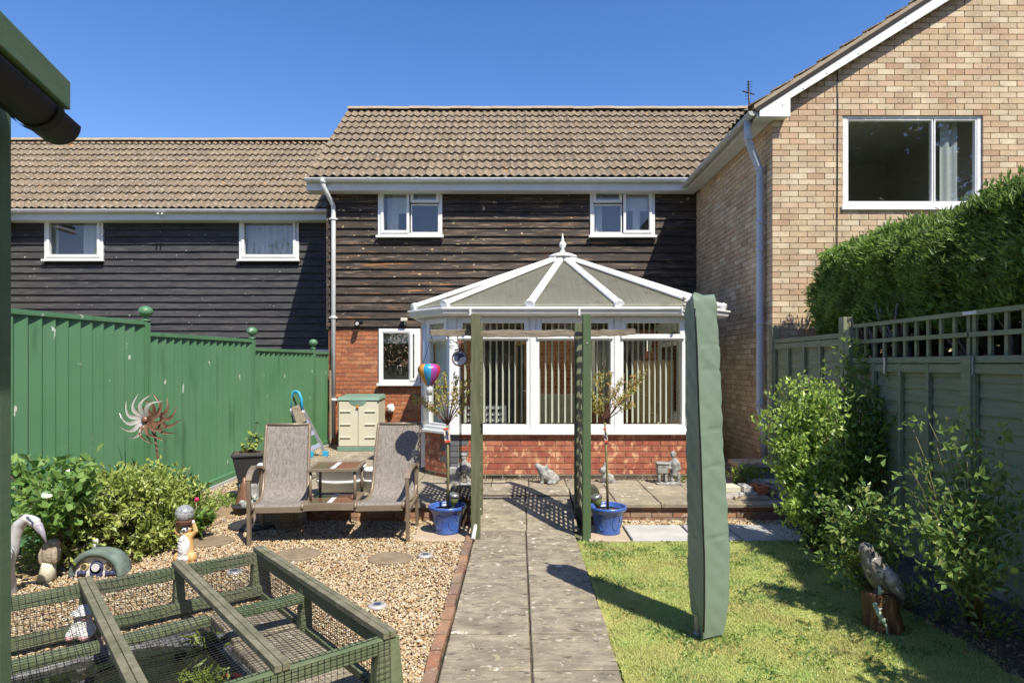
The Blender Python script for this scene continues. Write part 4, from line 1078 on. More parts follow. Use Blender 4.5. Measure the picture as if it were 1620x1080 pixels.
# -------- things inside the conservatory
dt = thing('house_door', 'pine framed doorway with an open glazed door inside the conservatory', 'door', (-.3, HB, .25))
m = MB(); m.box(-.83, -.74, HB - .03, HB + .2, .25, 2.25); m.box(.11, .20, HB - .03, HB + .2, .25, 2.25); m.box(-.74, .11, HB - .03, HB + .2, 2.16, 2.25); m.build('door_frame', M['pine'], dt)
m = MB(); u = Vector((.35, -.93, 0)).normalized(); A = Vector((-.06, HB - .04, 0)); n = Vector((u.y, -u.x, 0))
m.pbox(A, u, n, 0, .10, -.02, .02, .26, 2.15); m.pbox(A, u, n, .62, .74, -.02, .02, .26, 2.15); m.pbox(A, u, n, .1, .62, -.02, .02, .26, .5); m.pbox(A, u, n, .1, .62, -.02, .02, 2.0, 2.15)
dl = m.build('door_leaf', M['pine'], dt)
m = MB(); m.pbox(A, u, n, .1, .62, -.005, .005, .5, 2.0); m.build('pane', M['glass_thin'], dl)
m = MB(); p = A + u * .68 + n * .04 + Vector((0, 0, 1.2)); m.tube([p, p + n * .03, p + n * .03 - u * .1], .01, 8); m.build('handle', M['silver'], dl)
m = MB(); m.box(-1.4, 1, HB + 2.4, HB + 2.5, 0, 2.5); m.build('hall_wall', M['room'], dt)
fwt = thing('patio_window', 'dark house window with pale curtains inside the conservatory, right of the doorway', 'window', (1.9, HB, .95))
m = MB(); x0, x1, z0, z1 = fw
m.box(x0, x0 + .06, HB - .02, HB + .05, z0, z1); m.box(x1 - .06, x1, HB - .02, HB + .05, z0, z1); m.box(x0, x1, HB - .02, HB + .05, z0, z0 + .06); m.box(x0 + .06, x1 - .06, HB - .02, HB + .05, z1 - .06, z1); m.build('frame', M['upvc'], fwt)
m = MB(); m.box(x0 + .06, x1 - .06, HB + .01, HB + .02, z0 + .06, z1 - .06); m.build('pane', M['glass'], fwt)
m = MB(); vs = []
for i in range(30): vs += [(x0 + .1 + i * .012, HB + .15 + .02 * math.sin(i * 1.2), z0), (x0 + .1 + i * .012, HB + .15 + .02 * math.sin(i * 1.2), z1)]
m.add(vs, [(2 * i, 2 * i + 2, 2 * i + 3, 2 * i + 1) for i in range(29)], 0, True); m.build('curtain', M['curtain'], fwt)
m = MB(); m.box(x0 - .2, x1 + .2, HB + 1.4, HB + 1.5, 0, 2.5); m.build('room_wall', M['room'], fwt)
ra = thing('radiator', 'cream panel radiator on the brick wall inside the conservatory', 'radiator', (.72, 11.5, .5))
m = MB(); m.box(.36, 1.10, 11.50, 11.56, .48, 1.12); m.build('panel', M['cream_plastic'], ra, bevel=.012)
m = MB()
for i in range(17): m.box(.385 + i * .042, .402 + i * .042, 11.485, 11.50, .53, 1.07)
m.build('ribs', M['cream_plastic'], ra)
m = MB(); m.tube([(.40, 11.53, .5), (.40, 11.53, .25)], .012, 8); m.tube([(1.06, 11.53, .5), (1.06, 11.53, .25)], .012, 8); m.build('pipes', M['cream_plastic'], ra)
cr = thing('crate', 'white slatted plastic crate behind the left conservatory window', 'crate', (-.45, 8.75, .7))
m = MB()
for z in (.72, .80, .88, .96, 1.05): m.box(-.75, -.17, 8.62, 8.635, z, z + .03); m.box(-.75, -.17, 8.9, 8.915, z, z + .03)
for x in (-.75, -.6, -.46, -.32, -.19): m.box(x, x + .025, 8.61, 8.625, .70, 1.09)
m.box(-.75, -.735, 8.62, 8.91, .7, 1.08); m.box(-.185, -.17, 8.62, 8.91, .7, 1.08); m.box(-.74, -.18, 8.63, 8.91, .70, .715)
m.build('basket', M['plastic_grey'], cr)
tb = thing('side_table', 'low pine table under the white crate in the conservatory', 'table', (-.45, 8.75, .25))
m = MB(); m.box(-.82, -.1, 8.55, 8.98, .66, .70); m.build('table_top', M['pine_pale'], tb)
for x in (-.78, -.14):
    for y in (8.59, 8.94): m = MB(); m.box(x - .02, x + .02, y - .02, y + .02, .25, .66); m.build('leg', M['pine_pale'], tb)
wd = thing('wardrobe', 'pale pine cupboard in the right end of the conservatory', 'cupboard', (2.3, 10.6, .25))
m = MB(); m.box(1.98, 2.56, 10.4, 10.95, .25, 1.72); m.build('carcass', M['pine_pale'], wd)
for x in (1.99, 2.275): m = MB(); m.box(x, x + .275, 10.375, 10.398, .32, 1.68); d_ = m.build('door', M['pine_pale'], wd, bevel=.004); m = MB(); m.ball((x + (.25 if x < 2.1 else .03), 10.365, 1.0), .014, 8, 6); m.build('knob', M['pine'], d_)
m = MB(); m.lathe([(.09, 0), (.13, .05), (.12, .09)], (2.2, 10.6, 1.72), 14); m.ball((2.16, 10.6, 1.83), .05, 8, 6); m.ball((2.25, 10.62, 1.83), .05, 8, 6)
props(m.build('fruit_bowl', M['terracotta']), 'brown bowl of ornaments on top of the pine cupboard', 'bowl')
ch = thing('cane_chair', 'golden cane chair with curved arms seen through the right conservatory window', 'chair', (1.75, 9.3, .25))
m = MB()
for s_ in (-1, 1):
    x = 1.72 + s_ * .28
    m.tube([(x, 9.05, .25), (x, 9.05, .85), (x, 9.15, .93), (x, 9.5, .93), (x + s_ * -.02, 9.6, 1.15)], .016, 8); m.tube([(x, 9.55, .25), (x, 9.55, .9)], .016, 8)
    for i in range(4): m.tube([(x, 9.12 + i * .1, .62), (x, 9.17 + i * .1, .92)], .008, 6)
m.tube([(1.44, 9.6, 1.13), (1.5, 9.62, 1.19), (1.72, 9.63, 1.21), (1.94, 9.62, 1.19), (2.0, 9.6, 1.13)], .016, 8)
for i in range(7): m.tube([(1.5 + i * .073, 9.58, .65), (1.5 + i * .073, 9.62, 1.18)], .008, 6)
m.build('frame', M['cane_gold'], ch)
m = MB(); m.box(1.46, 1.98, 9.05, 9.56, .60, .70); m.build('cushion', M['cream'], ch, bevel=.03, seg=3)

# things on the house wall
sc_ = thing('security_camera', 'black and white camera on the bottom weatherboard above the brick wall', 'camera', tuple(W(566, 511, HB)))
m = MB(); p = W(566, 510, HB - .06); m.tube([p, p + Vector((.02, -.13, -.03))], [.045, .05], 12); m.build('housing', M['black_metal'], sc_)
m = MB(); q = p + Vector((.0195, -.127, -.0293)); m.tube([q, q + Vector((.003, -.02, -.005))], [.032, .03], 12); m.build('lens_ring', M['white_paint'], sc_)
m = MB(); m.box(p.x + .0, p.x + .09, p.y - .0, p.y + .06, p.z - .01, p.z + .05); m.build('bracket', M['black_metal'], sc_, bevel=.006)
fl = thing('floodlight', 'small cream sensor lamp on the boards above the kitchen window', 'lamp', tuple(W(640, 509, HB)))
p = W(640, 506, HB - .06)
m = MB(); m.box(p.x - .06, p.x + .06, p.y - .09, p.y, p.z - .03, p.z + .035); m.build('lamp_head', M['cream_plastic'], fl, bevel=.012)
m = MB(); m.tube([p + Vector((.02, -.03, -.02)), p + Vector((.02, -.02, -.09))], .02, 8); m.build('sensor', M['cream_plastic'], fl)
wo = thing('wall_ornament', 'white plaster face hanging on the red brick wall beside the storage box', 'ornament', tuple(W(618, 645, 11.55)))
p = W(618, 646, 11.56)
m = MB(); m.ball(p, (.075, .05, .085)); m.ball(p + Vector((.03, -.03, -.02)), (.045, .04, .05)); m.ball(p + Vector((-.03, -.02, .03)), (.04, .03, .04)); m.ball(p + Vector((.03, -.01, .06)), (.03, .02, .03)); m.build('face', M['white_paint'], wo, remesh=.008)
m = MB(); m.tube([p + Vector((0, .0, .08)), p + Vector((-.01, .04, .13))], .006, 6); m.build('hook', M['copper'], wo)

# ================================================================ GREEN METAL FENCE (left)
ft = lambda a: Vector((fenceX(a), a, 0))
fd = Vector((.142, 1, 0)).normalized(); fn = Vector((fd.y, -fd.x, 0))          # normal towards the garden
def metal_panel(y0, y1, ztop, label, zb=None):
    A = ft(y0); L = (ft(y1) - A).length
    t = thing('metal_fence', label, 'fence', tuple(A), 'green corrugated steel panels of the left fence')
    n_ = max(1, int(round(L / .137))); w_ = L / n_
    def base(s): # ground height along the fence
        y = y0 + (y1 - y0) * s / L
        return max(.0, min(PZ, (y - 7.6) * .10)) + .03
    for i in range(n_):
        m = MB(); a, b = i * w_, (i + 1) * w_
        z0, z1 = base((a + b) / 2) + .04, ztop - .03
        P = lambda s, d, z: A + fd * s + fn * d + Vector((0, 0, z))
        dd = [(a, -.034), (a + .02, -.034), (b - .010, .0), (b, .0), (b, -.034)]
        vs = [P(s, d, z0) for s, d in dd] + [P(s, d, z1) for s, d in dd]
        m.add(vs, [(j, j + 1, 6 + j, 5 + j) for j in range(4)])
        m.build('sheet_fold', M['metal_green'], t)
    m = MB(); m.pbox(A, fd, fn, 0, L, -.045, .012, ztop - .05, ztop - .012); m.pbox(A, fd, fn, 0, L, -.035, .004, ztop - .012, ztop); m.build('top_rail', M['metal_green'], t, bevel=.006)
    m = MB(); a0, a1 = base(0), base(L)
    c = [A + fn * -.045, A + fd * L + fn * -.045, A + fd * L + fn * .03, A + fn * .03]
    m.hexa([c[0] + Vector((0, 0, a0 - .02)), c[1] + Vector((0, 0, a1 - .02)), c[2] + Vector((0, 0, a1 - .02)), c[3] + Vector((0, 0, a0 - .02)), c[0] + Vector((0, 0, a0 + .05)), c[1] + Vector((0, 0, a1 + .05)), c[2] + Vector((0, 0, a1 + .05)), c[3] + Vector((0, 0, a0 + .05))])
    m.build('bottom_rail', M['metal_green'], t, bevel=.006)
    m = MB(); m.hexa([p + Vector((0, 0, z)) + fn * o for p, z, o in zip(c, (a0 - .12, a1 - .12, a1 - .12, a0 - .12), (-.0, 0, .02, .02))] + [p + Vector((0, 0, z)) + fn * o for p, z, o in zip(c, (a0 - .021, a1 - .021, a1 - .021, a0 - .021), (0, 0, .02, .02))])
    m.build('gravel_board', M['grey_slab'], t)
def metal_post(y, ztop, label):
    A = ft(y)
    t = thing('metal_fence_post', label, 'fence post', tuple(A), 'steel posts of the left fence')
    m = MB(); m.pbox(A, fd, fn, -.035, .035, -.05, .02, 0, ztop); m.pbox(A, fd, fn, -.022, -.006, .021, .028, .05, ztop - .02); m.pbox(A, fd, fn, .006, .022, .021, .028, .05, ztop - .02); m.build('post', M['metal_green'], t, bevel=.004)
    c = A + fn * -.015 + Vector((0, 0, ztop))
    m = MB(); m.lathe([(.05, 0), (.05, .012), (.022, .022), (.018, .04), (.03, .05)], c, 16); m.ball(c + Vector((0, 0, .105)), (.075, .075, .064), 18, 12); m.build('ball_finial', M['metal_green'], t)
metal_panel(3.05, 5.02, 2.14, 'green steel fence panel out at the left edge beyond the laurel')
metal_panel(5.03, 6.99, 2.14, 'tallest green steel fence panel behind the laurel and azalea')
metal_panel(7.07, 9.09, 2.02, 'green steel fence panel right of the rusty sun spinner')
metal_panel(9.17, 10.99, 1.90, 'green steel fence panel behind the step ladder')
metal_panel(11.07, 11.60, 1.885, 'short end panel of green steel fence beside the white downpipe')
metal_post(7.03, 2.14, 'green steel post with ball finial behind the sun spinner')
metal_post(9.13, 2.03, 'green steel post with ball finial above the black planter')
metal_post(11.03, 1.93, 'green steel post with ball finial nearest the house')
m = MB(); m.beam((-3.40, 11.45, PZ), (-3.42, 11.5, 1.55), .035, .035); props(m.build('timber_batten', M['rail_old']), 'thin weathered batten leaning beside the white downpipe', 'batten')

# ================================================================ RIGHT TIMBER FENCE
FX = 3.30
def wood_panel(y0, y1, ztop, label, cap=True, trellis=False, skew=0):
    t = thing('timber_fence', label, 'fence', (FX, (y0 + y1) / 2, 0), 'dark green lap panels of the right fence')
    z = ztop - .05; k_ = 0
    nx_ = 12
    while z > .12:
        h = R.uniform(.10, .135); m = MB(); vs = []
        ph = R.uniform(0, 6)
        for i in range(nx_ + 1):
            y = y0 + .02 + (y1 - y0 - .04) * i / nx_
            wv = .006 * math.sin(i * .9 + ph) + R.uniform(-.003, .003)
            vs += [(FX + .0, y, z + .03), (FX - .016, y, z - h + wv), (FX - .004, y, z - h + wv)]
        m.add(vs, [(3 * i + a, 3 * i + b, 3 * i + 3 + b, 3 * i + 3 + a) for i in range(nx_) for a, b in ((0, 1), (1, 2))])
        m.build('lap_board', M['wood_green'], t)
        z -= h - .008; k_ += 1
    for y in [y0 + .02, y0 + (y1 - y0) * .27, y0 + (y1 - y0) * .5, y0 + (y1 - y0) * .75, y1 - .02]:
        m = MB(); m.box(FX - .048, FX - .017, y - .018, y + .018, .1, ztop - .052); m.build('batten', M['wood_green'], t)
    m = MB(); m.box(FX - .04, FX + .03, y0, y1, ztop - .05, ztop); m.build('top_rail', M['wood_green'], t, bevel=.003)
    m = MB(); m.box(FX - .045, FX - .017, y0, y1, ztop - .125, ztop - .06); m.build('upper_rail', M['wood_green'], t)
    m = MB(); m.box(FX - .03, FX + .03, y0, y1, -.02, .12); m.build('gravel_board', M['old_mortar'], t)
    return t
wood_panel(6.37, 8.06, 1.975, 'dark green lap fence panel nearest the brick house')
wood_panel(4.60, 6.20, 1.72, 'dark green lap fence panel under trellis behind the tall shrub')
wood_panel(2.60, 4.54, 1.72, 'dark green lap fence panel at the right edge behind the rose bush')
wood_panel(.75, 2.54, 1.72, 'nearest dark green lap fence panel at the very right edge')
def wood_post(y, ztop, label, x=FX - .02, w_=.1):
    m = MB(); m.box(x - w_ / 2, x + w_ / 2, y - w_ / 2, y + w_ / 2, -.02, ztop)
    props(m.build('timber_fence_post', M['wood_green'], bevel=.006), label, 'fence post', 'dark green posts of the right fence')
wood_post(8.10, 2.16, 'tall green fence post against the brick house corner')
wood_post(6.33, 2.13, 'tall fence post left of the trellis')
wood_post(6.22, 2.0, 'shorter capped fence post at the trellis end')
wood_post(4.57, 1.72, 'fence post with white metal clip behind the rose bush')
for y in (4.52, 5.6):
    m = MB(); m.box(FX - .06, FX - .052, y - .012, y + .012, 1.58, 1.72); props(m.build('post_clip', M['alu']), 'bright metal clip on the fence post' if y < 5 else 'bright metal strip on the middle fence panel', 'clip')
for (y0, y1, lab) in ((4.60, 6.17, 'low square trellis on the fence left of the white tag'), (2.60, 4.58, 'low square trellis on the fence at the right edge')):
    t = thing('trellis', lab, 'trellis', (FX, y0, 1.72), 'trellis strips along the top of the right fence')
    for z in (1.875, 2.03):
        m = MB(); m.box(FX - .035, FX - .012, y0, y1, z - .017, z + .017); m.build('rail', M['wood_green'], t)
    k_ = int((y1 - y0) / .152)
    for i in range(k_ + 1):
        y = y0 + .02 + (y1 - y0 - .04) * i / k_
        m = MB(); m.box(FX - .012, FX + .008, y - .016, y + .016, 1.722, 2.03 + R.uniform(0, .012)); m.build('slat', M['wood_green'], t)
m = MB(); m.box(FX - .04, FX - .036, 4.5, 4.64, 2.018, 2.042); props(m.build('fence_tag', M['white_paint']), 'small white tag on the top trellis rail', 'tag')
# ================================================================ PLANTS
# conifer hedge behind the right fence
hd = thing('conifer_hedge', 'clipped green conifer hedge behind the right fence, bare trunks at its foot', 'hedge', (4.0, 4.5, 0))
hx0, hx1, hy0, hy1 = 3.60, 5.0, -.8, 7.62
def hz(y): return 3.0 + .02 * math.sin(y * 3) + min(.72, max(0, 4.25 - y) * 1.2)  # out of view the top is raised to cast shade on the lawn
def hb(x, y): return 2.10 + .09 * math.sin(y * 2.1) + .06 * math.sin(y * 5.7) - max(0, y - 6.9) * .5
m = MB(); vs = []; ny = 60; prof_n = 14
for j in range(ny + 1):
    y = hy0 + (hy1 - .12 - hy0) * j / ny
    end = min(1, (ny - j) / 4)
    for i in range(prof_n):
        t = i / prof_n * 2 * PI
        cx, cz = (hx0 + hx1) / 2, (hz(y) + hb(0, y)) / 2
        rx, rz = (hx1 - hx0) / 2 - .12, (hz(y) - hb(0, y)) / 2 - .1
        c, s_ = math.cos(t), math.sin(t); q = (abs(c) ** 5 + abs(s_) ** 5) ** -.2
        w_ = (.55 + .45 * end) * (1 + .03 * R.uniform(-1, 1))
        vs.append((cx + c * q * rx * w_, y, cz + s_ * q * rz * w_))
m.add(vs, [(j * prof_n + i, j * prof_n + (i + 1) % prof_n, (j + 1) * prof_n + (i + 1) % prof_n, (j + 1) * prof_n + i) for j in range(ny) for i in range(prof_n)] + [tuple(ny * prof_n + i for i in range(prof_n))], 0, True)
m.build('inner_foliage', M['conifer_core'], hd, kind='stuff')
rg = np.random.default_rng(11)
pts, dirs = [], []
def add_face(n, f, d):
    a = rg.random((n, 2)); p = np.array([f(u, v) for u, v in a]); pts.append(p); dirs.append(np.tile(np.array(d, float), (n, 1)))
L_ = hy1 - hy0
def lump(y, z): return .05 * math.sin(y * 5.3 + z * 3) + .05 * math.sin(z * 9 - y * 2.2) + .03 * math.sin(y * 13 + z * 7)
def fside(u, v):
    y = hy0 + u ** .75 * L_; z = hb(0, y) + v * (hz(y) - hb(0, y)); e = max(0, (z - hz(y) + .55)) ** 2 * .95
    return (hx0 + e + lump(y, z) - .02, y, z)
def ftop(u, v):
    y = hy0 + u ** .75 * L_; x = hx0 + .05 + v * (hx1 - hx0 - .1)
    return (x, y, hz(y) + .03 * math.sin(x * 7 + y * 4) - (.12 if v < .08 else 0))
def fend(u, v):
    x = hx0 + u * (hx1 - hx0); z = hb(0, hy1) + v * (hz(hy1) - hb(0, hy1)); return (x, hy1 - .1 - .25 * abs(u - .5) ** 2 + .05 * math.sin(z * 9 + x * 5), z)
def fend0(u, v):
    x, y, z = fend(u, v); return (x, hy0 + .1, z)
def fbot(u, v):
    y = hy0 + u * L_; return (hx0 + v * (hx1 - hx0), y, hb(0, y) + .05 * math.sin(y * 9))
add_face(56000, fside, (-1.2, 0, .45)); add_face(20000, ftop, (-.2, 0, 1.3)); add_face(8000, fend, (-.2, 1.2, .3)); add_face(1500, fend0, (0, -1.2, .3)); add_face(2500, fbot, (-.3, 0, -.2))
P = np.concatenate(pts) + rg.normal(size=(sum(map(len, pts)), 3)) * .035
D = np.concatenate(dirs)
# each point carries a small flat spray of three leaflets
P3 = np.repeat(P, 3, 0) + rg.normal(size=(3 * len(P), 3)) * .012
D3 = np.repeat(D + rg.normal(size=D.shape) * .55, 3, 0)
leafmass('foliage', P3, (.03, .085), M['conifer'], hd, dirs=D3 * 1.4, asp=.30, seed=5, spreadd=.35, up=.25, fold=.06)
for y in np.arange(2.4, 7.5, .36):
    x = 3.75 + R.uniform(-.1, .25); y += R.uniform(-.1, .1)
    m = MB(); m.tube([(x, y, 0), (x + R.uniform(-.05, .05), y + R.uniform(-.05, .05), 1.2), (x + R.uniform(-.1, .1), y + R.uniform(-.12, .12), 2.3)], [.055, .05, .035], 8)
    for i in range(4):
        z = R.uniform(1.5, 2.0); q = R.uniform(-1, 1)
        m.tube([(x, y, z), (x - R.uniform(0, .2), y + q * .2, z + .25), (x - R.uniform(.1, .3), y + q * .35, z + .5)], [.018, .014, .008], 5)
    m.build('trunk', M['bark_grey'], hd)

LEAF = MB(); LEAF.add([(0, -.5, 0), (-.22, -.18, .06), (-.25, .1, .07), (0, .5, -.06), (.25, .1, .07), (.22, -.18, .06), (0, -.18, 0), (0, .12, .0)],
                      [(0, 6, 1), (1, 6, 7, 2), (2, 7, 3), (0, 5, 6), (5, 4, 7, 6), (4, 3, 7)], 0, True)
def shrub(name, label, cat, base, tips, leafmat_, stemmat, n_leaf, size, jit, n_indiv=0, seed=1, stem_r=.009, t0=.3, asp=.5, up=.3, group=None, stems=None, clump=None, fold=.15):
    t = thing(name, label, cat, tuple(base), group)
    rr = random.Random(seed); b = Vector(base)
    m = MB(); curves = []
    for tip in tips:
        tip = Vector(tip); o = b + Vector((rr.uniform(-1, 1), rr.uniform(-1, 1), 0)) * .04
        mid = o.lerp(tip, .45) + Vector((rr.uniform(-.5, .5), rr.uniform(-.5, .5), 0)) * (tip - o).length * .15; mid.z += (tip - o).length * .12
        C = [o * (1 - s) ** 2 + mid * 2 * s * (1 - s) + tip * s * s for s in [i / 6 for i in range(7)]]
        m.tube(C, [stem_r * (1 - .75 * i / 6) for i in range(7)], 5); curves.append(C)
    m.build('stems', M[stemmat], t)
    pts = []
    for i in range(n_leaf + n_indiv):
        C = rr.choice(curves); s = (t0 + (1 - t0) * rr.random() ** .8) * 5.999; k_ = int(s); p = C[k_].lerp(C[k_ + 1], s - k_)
        if clump and i % clump: p = Vector(pts[-1]) + Vector((rr.gauss(0, 1), rr.gauss(0, 1), rr.gauss(0, 1))) * size[1] * .45
        else: p = p + Vector((rr.gauss(0, 1), rr.gauss(0, 1), rr.gauss(0, .8))) * jit
        if p.z < b.z + .03: p.z = b.z + .03 + rr.random() * .1
        pts.append(p)
    P = np.array(pts[n_indiv:])
    if len(P):
        D = P - np.array(b) ; D /= np.linalg.norm(D, axis=1)[:, None] + 1e-6
        leafmass('foliage', P, size, M[leafmat_], t, dirs=D * .8, asp=asp, seed=seed, up=up, fold=fold)
    if n_indiv:
        lm = LEAF.mesh('leaf', M[leafmat_])
        for p in pts[:n_indiv]:
            s = rr.uniform(*size); e = (rr.gauss(0, .6), rr.gauss(0, .5), rr.uniform(0, 2 * PI))
            inst('leaf', lm, p, e, (s * asp * 2, s, s), t)
    return t
def tips_in(c, r, n, seed, zmin=None, surf=.55):
    rr = random.Random(seed); out = []
    while len(out) < n:
        v = Vector((rr.gauss(0, 1), rr.gauss(0, 1), rr.gauss(0, 1))).normalized() * (surf + (1 - surf) * rr.random())
        p = Vector(c) + Vector((v.x * r[0], v.y * r[1], v.z * r[2]))
        if zmin is None or p.z > zmin: out.append(p)
    return out
# laurel at the far left
tl = [W(px, py, Y) for px, py, Y in ((25, 735, 4.9), (45, 722, 5.0), (60, 760, 4.8), (75, 745, 5.0), (95, 726, 5.1), (118, 722, 5.0), (138, 728, 5.0), (150, 735, 5.0), (120, 745, 4.8), (20, 770, 4.7), (40, 790, 4.8), (65, 800, 4.7), (95, 780, 4.7), (110, 795, 4.75), (15, 750, 4.8), (85, 815, 4.7), (30, 815, 4.6), (125, 760, 5.0), (5, 730, 4.8), (55, 775, 4.6))]
shrub('laurel_bush', 'glossy broad leaved laurel in the left corner above the heron', 'shrub', WG(70, 905) + Vector((0, .25, 0)), tl, 'laurel', 'bark', 480, (.06, .105), .055, n_indiv=290, seed=4, stem_r=.010, t0=.5, asp=.72, up=.1)
# azalea along the fence
ta_ = []
for i in range(420):
    s = R.random(); c = Vector((-3.62, 5.25, .0)).lerp(Vector((-3.58, 6.3, .0)), s); rr_ = .42 if s > .1 else .33
    v = Vector((R.gauss(0, 1), R.gauss(0, 1), abs(R.gauss(0, 1)))).normalized()
    q = (abs(v.x) ** 3 + abs(v.y) ** 3 + abs(v.z) ** 3) ** (-1 / 3)
    p = c + Vector((v.x * .52, v.y * .42, v.z * .66)) * q * R.uniform(.85, 1) ; p.z = max(.08, p.z - .02 + .04 * math.sin(p.y * 7)); ta_.append(p)
az = shrub('azalea_bush', 'wide low yellow green azalea bush against the green fence', 'shrub', (-3.48, 6.0, 0), ta_, 'azalea', 'bark', 12500, (.046, .076), .045, seed=9, stem_r=.012, t0=.80, asp=.50, clump=5, up=.5)
# peony with a crimson bud
pt_ = [W(300 + R.uniform(-5, 40), 790 + R.uniform(0, 45), 6.0 + R.uniform(-.2, .2)) for _ in range(16)] + [W(335, 815, 5.9), W(340, 812, 6.0), W(325, 838, 5.8), W(305, 755, 6.3), W(310, 765, 6.2)]
pe = shrub('peony', 'fresh green peony with one crimson bud right of the azalea', 'plant', WG(308, 850), pt_, 'peony', 'cane', 110, (.07, .13), .02, n_indiv=60, seed=21, stem_r=.006, t0=.5, asp=.28, up=.2)
m = MB(); p = W(311, 790, 6.0); m.ball(p, (.022, .022, .024), 10, 8); m.build('bud', M['peony_red'], pe)
m = MB(); m.tube([WG(308, 850), W(310, 820, 5.95), p], .005, 6); m.build('stalk', M['cane'], pe)
# ground cover by the fence
P = np.stack([rg.uniform(-3.75, -2.95, 1500), rg.uniform(7.1, 7.75, 1500), rg.uniform(.02, .09, 1500)], 1)
leafmass('ground_cover', P, (.02, .04), M['green_small'], None, asp=.5, seed=8, label='low patch of green ground cover by the foot of the metal fence', cat='ground cover')
for (px, py, Y, lab) in ((548, 728, 8.3, 'weeds sprouting between patio slabs behind the seat table'), (1078, 762, 7.9, 'yellow green weeds at the plinth beside the stone figure')):
    p = W(px, py, Y); p.z = PZ
    shrub('weed', lab, 'weed', p, [p + Vector((R.uniform(-.16, .16), R.uniform(-.1, .1), R.uniform(.05, .12))) for _ in range(9)], 'green_small', 'cane', 70, (.03, .06), .02, seed=int(px), stem_r=.004)
# shrubs on the right
sh1 = [W(px, py, Y - .65) for px, py, Y in ((1222, 665, 6.3), (1238, 640, 6.3), (1235, 612, 6.4), (1258, 600, 6.4), (1270, 612, 6.2), (1280, 595, 6.3), (1300, 590, 6.2), (1312, 620, 6.1), (1328, 608, 6.1), (1250, 690, 6.2), (1275, 700, 6.1), (1245, 655, 6.3), (1290, 660, 6.1), (1230, 700, 6.3), (1262, 725, 6.1), (1300, 720, 6.0), (1325, 650, 6.0), (1265, 640, 6.2), (1215, 650, 6.4), (1285, 625, 6.3), (1310, 690, 6.0), (1240, 740, 6.2), (1270, 770, 6.0), (1255, 800, 5.9))]
shrub('privet_shrub', 'sunlit bright green small leaved shrub in front of the brick house corner', 'shrub', (2.62, 5.6, .02), sh1, 'privet', 'bark', 5600, (.036, .060), .06, seed=31, stem_r=.009, t0=.36, asp=.62, clump=4)
sh2 = [W(px, py, Y) for px, py, Y in ((1350, 545, 6.0), (1337, 570, 6.0), (1372, 570, 6.0), (1360, 600, 5.9), (1340, 620, 5.9), (1385, 620, 5.8), (1405, 600, 5.8), (1422, 590, 5.7), (1432, 615, 5.7), (1450, 610, 5.7), (1400, 650, 5.7), (1370, 660, 5.8), (1345, 680, 5.8), (1420, 670, 5.6), (1390, 700, 5.7), (1360, 720, 5.7), (1330, 730, 5.8), (1375, 545, 6.0), (1405, 730, 5.6), (1340, 770, 5.7), (1310, 790, 5.7), (1375, 780, 5.6), (1300, 830, 5.6), (1330, 850, 5.4), (1285, 850, 5.5), (1310, 800, 5.6))]
shrub('privet_shrub', 'tall dark green shrub with upright stems in front of the timber fence', 'shrub', (2.92, 5.75, 0), sh2, 'privet_dark', 'bark', 4800, (.038, .064), .07, seed=32, stem_r=.010, t0=.28, asp=.60, clump=4)
ro1 = [W(px, py, Y - .72) for px, py, Y in ((1312, 785, 4.9), (1335, 775, 4.9), (1360, 772, 4.8), (1385, 785, 4.8), (1410, 800, 4.7), (1428, 815, 4.7), (1300, 805, 5.0), (1320, 820, 4.9), (1350, 810, 4.8), (1385, 825, 4.7), (1415, 840, 4.6), (1340, 845, 4.8), (1310, 850, 4.9), (1325, 870, 4.8), (1290, 880, 4.9))]
shrub('rose_bush', 'light green rose bush arching over the bird sculpture', 'shrub', (2.5, 4.35, .02), ro1, 'rose', 'cane', 1000, (.034, .058), .055, n_indiv=290, seed=41, stem_r=.007, t0=.42, asp=.55, clump=4)
ro2 = [W(px, py, Y - .65) for px, py, Y in ((1445, 680, 4.5), (1470, 668, 4.5), (1500, 660, 4.5), (1520, 655, 4.4), (1540, 672, 4.4), (1480, 700, 4.4), (1450, 715, 4.4), (1510, 700, 4.3), (1560, 700, 4.3), (1590, 690, 4.2), (1530, 730, 4.3), (1470, 745, 4.3), (1440, 740, 4.4), (1555, 745, 4.2), (1590, 740, 4.1), (1600, 770, 4.1), (1500, 770, 4.2), (1545, 790, 4.1), (1470, 800, 4.2), (1575, 790, 4.1), (1450, 825, 4.2), (1500, 830, 4.1), (1550, 850, 4.0), (1480, 870, 4.1), (1520, 880, 4.0), (1595, 895, 3.95), (1505, 910, 4.0), (1440, 775, 4.4), (1460, 830, 4.2), (1545, 890, 3.95))]
shrub('rose_bush', 'tall rose bush with broad leaves against the right fence', 'shrub', (2.85, 3.95, .03), ro2, 'rose', 'cane', 1500, (.036, .066), .065, n_indiv=295, seed=42, stem_r=.007, t0=.32, asp=.58, clump=4)
shrub('rose_seedling', 'small green plant at the foot of the tall rose bush', 'plant', WG(1500, 985), [WG(1500, 985) + Vector((R.uniform(-.15, .15), R.uniform(-.1, .1), R.uniform(.05, .16))) for _ in range(8)], 'rose', 'cane', 40, (.03, .055), .02, seed=43, stem_r=.004)
shrub('rose_bush', 'rose bush by the fence just outside the right edge of the view', 'shrub', (2.75, 2.45, .02), tips_in((2.6, 2.4, 1.15), (.45, .5, .6), 26, 5), 'rose', 'cane', 2200, (.05, .085), .07, seed=44, stem_r=.007, t0=.3, asp=.58, clump=4)
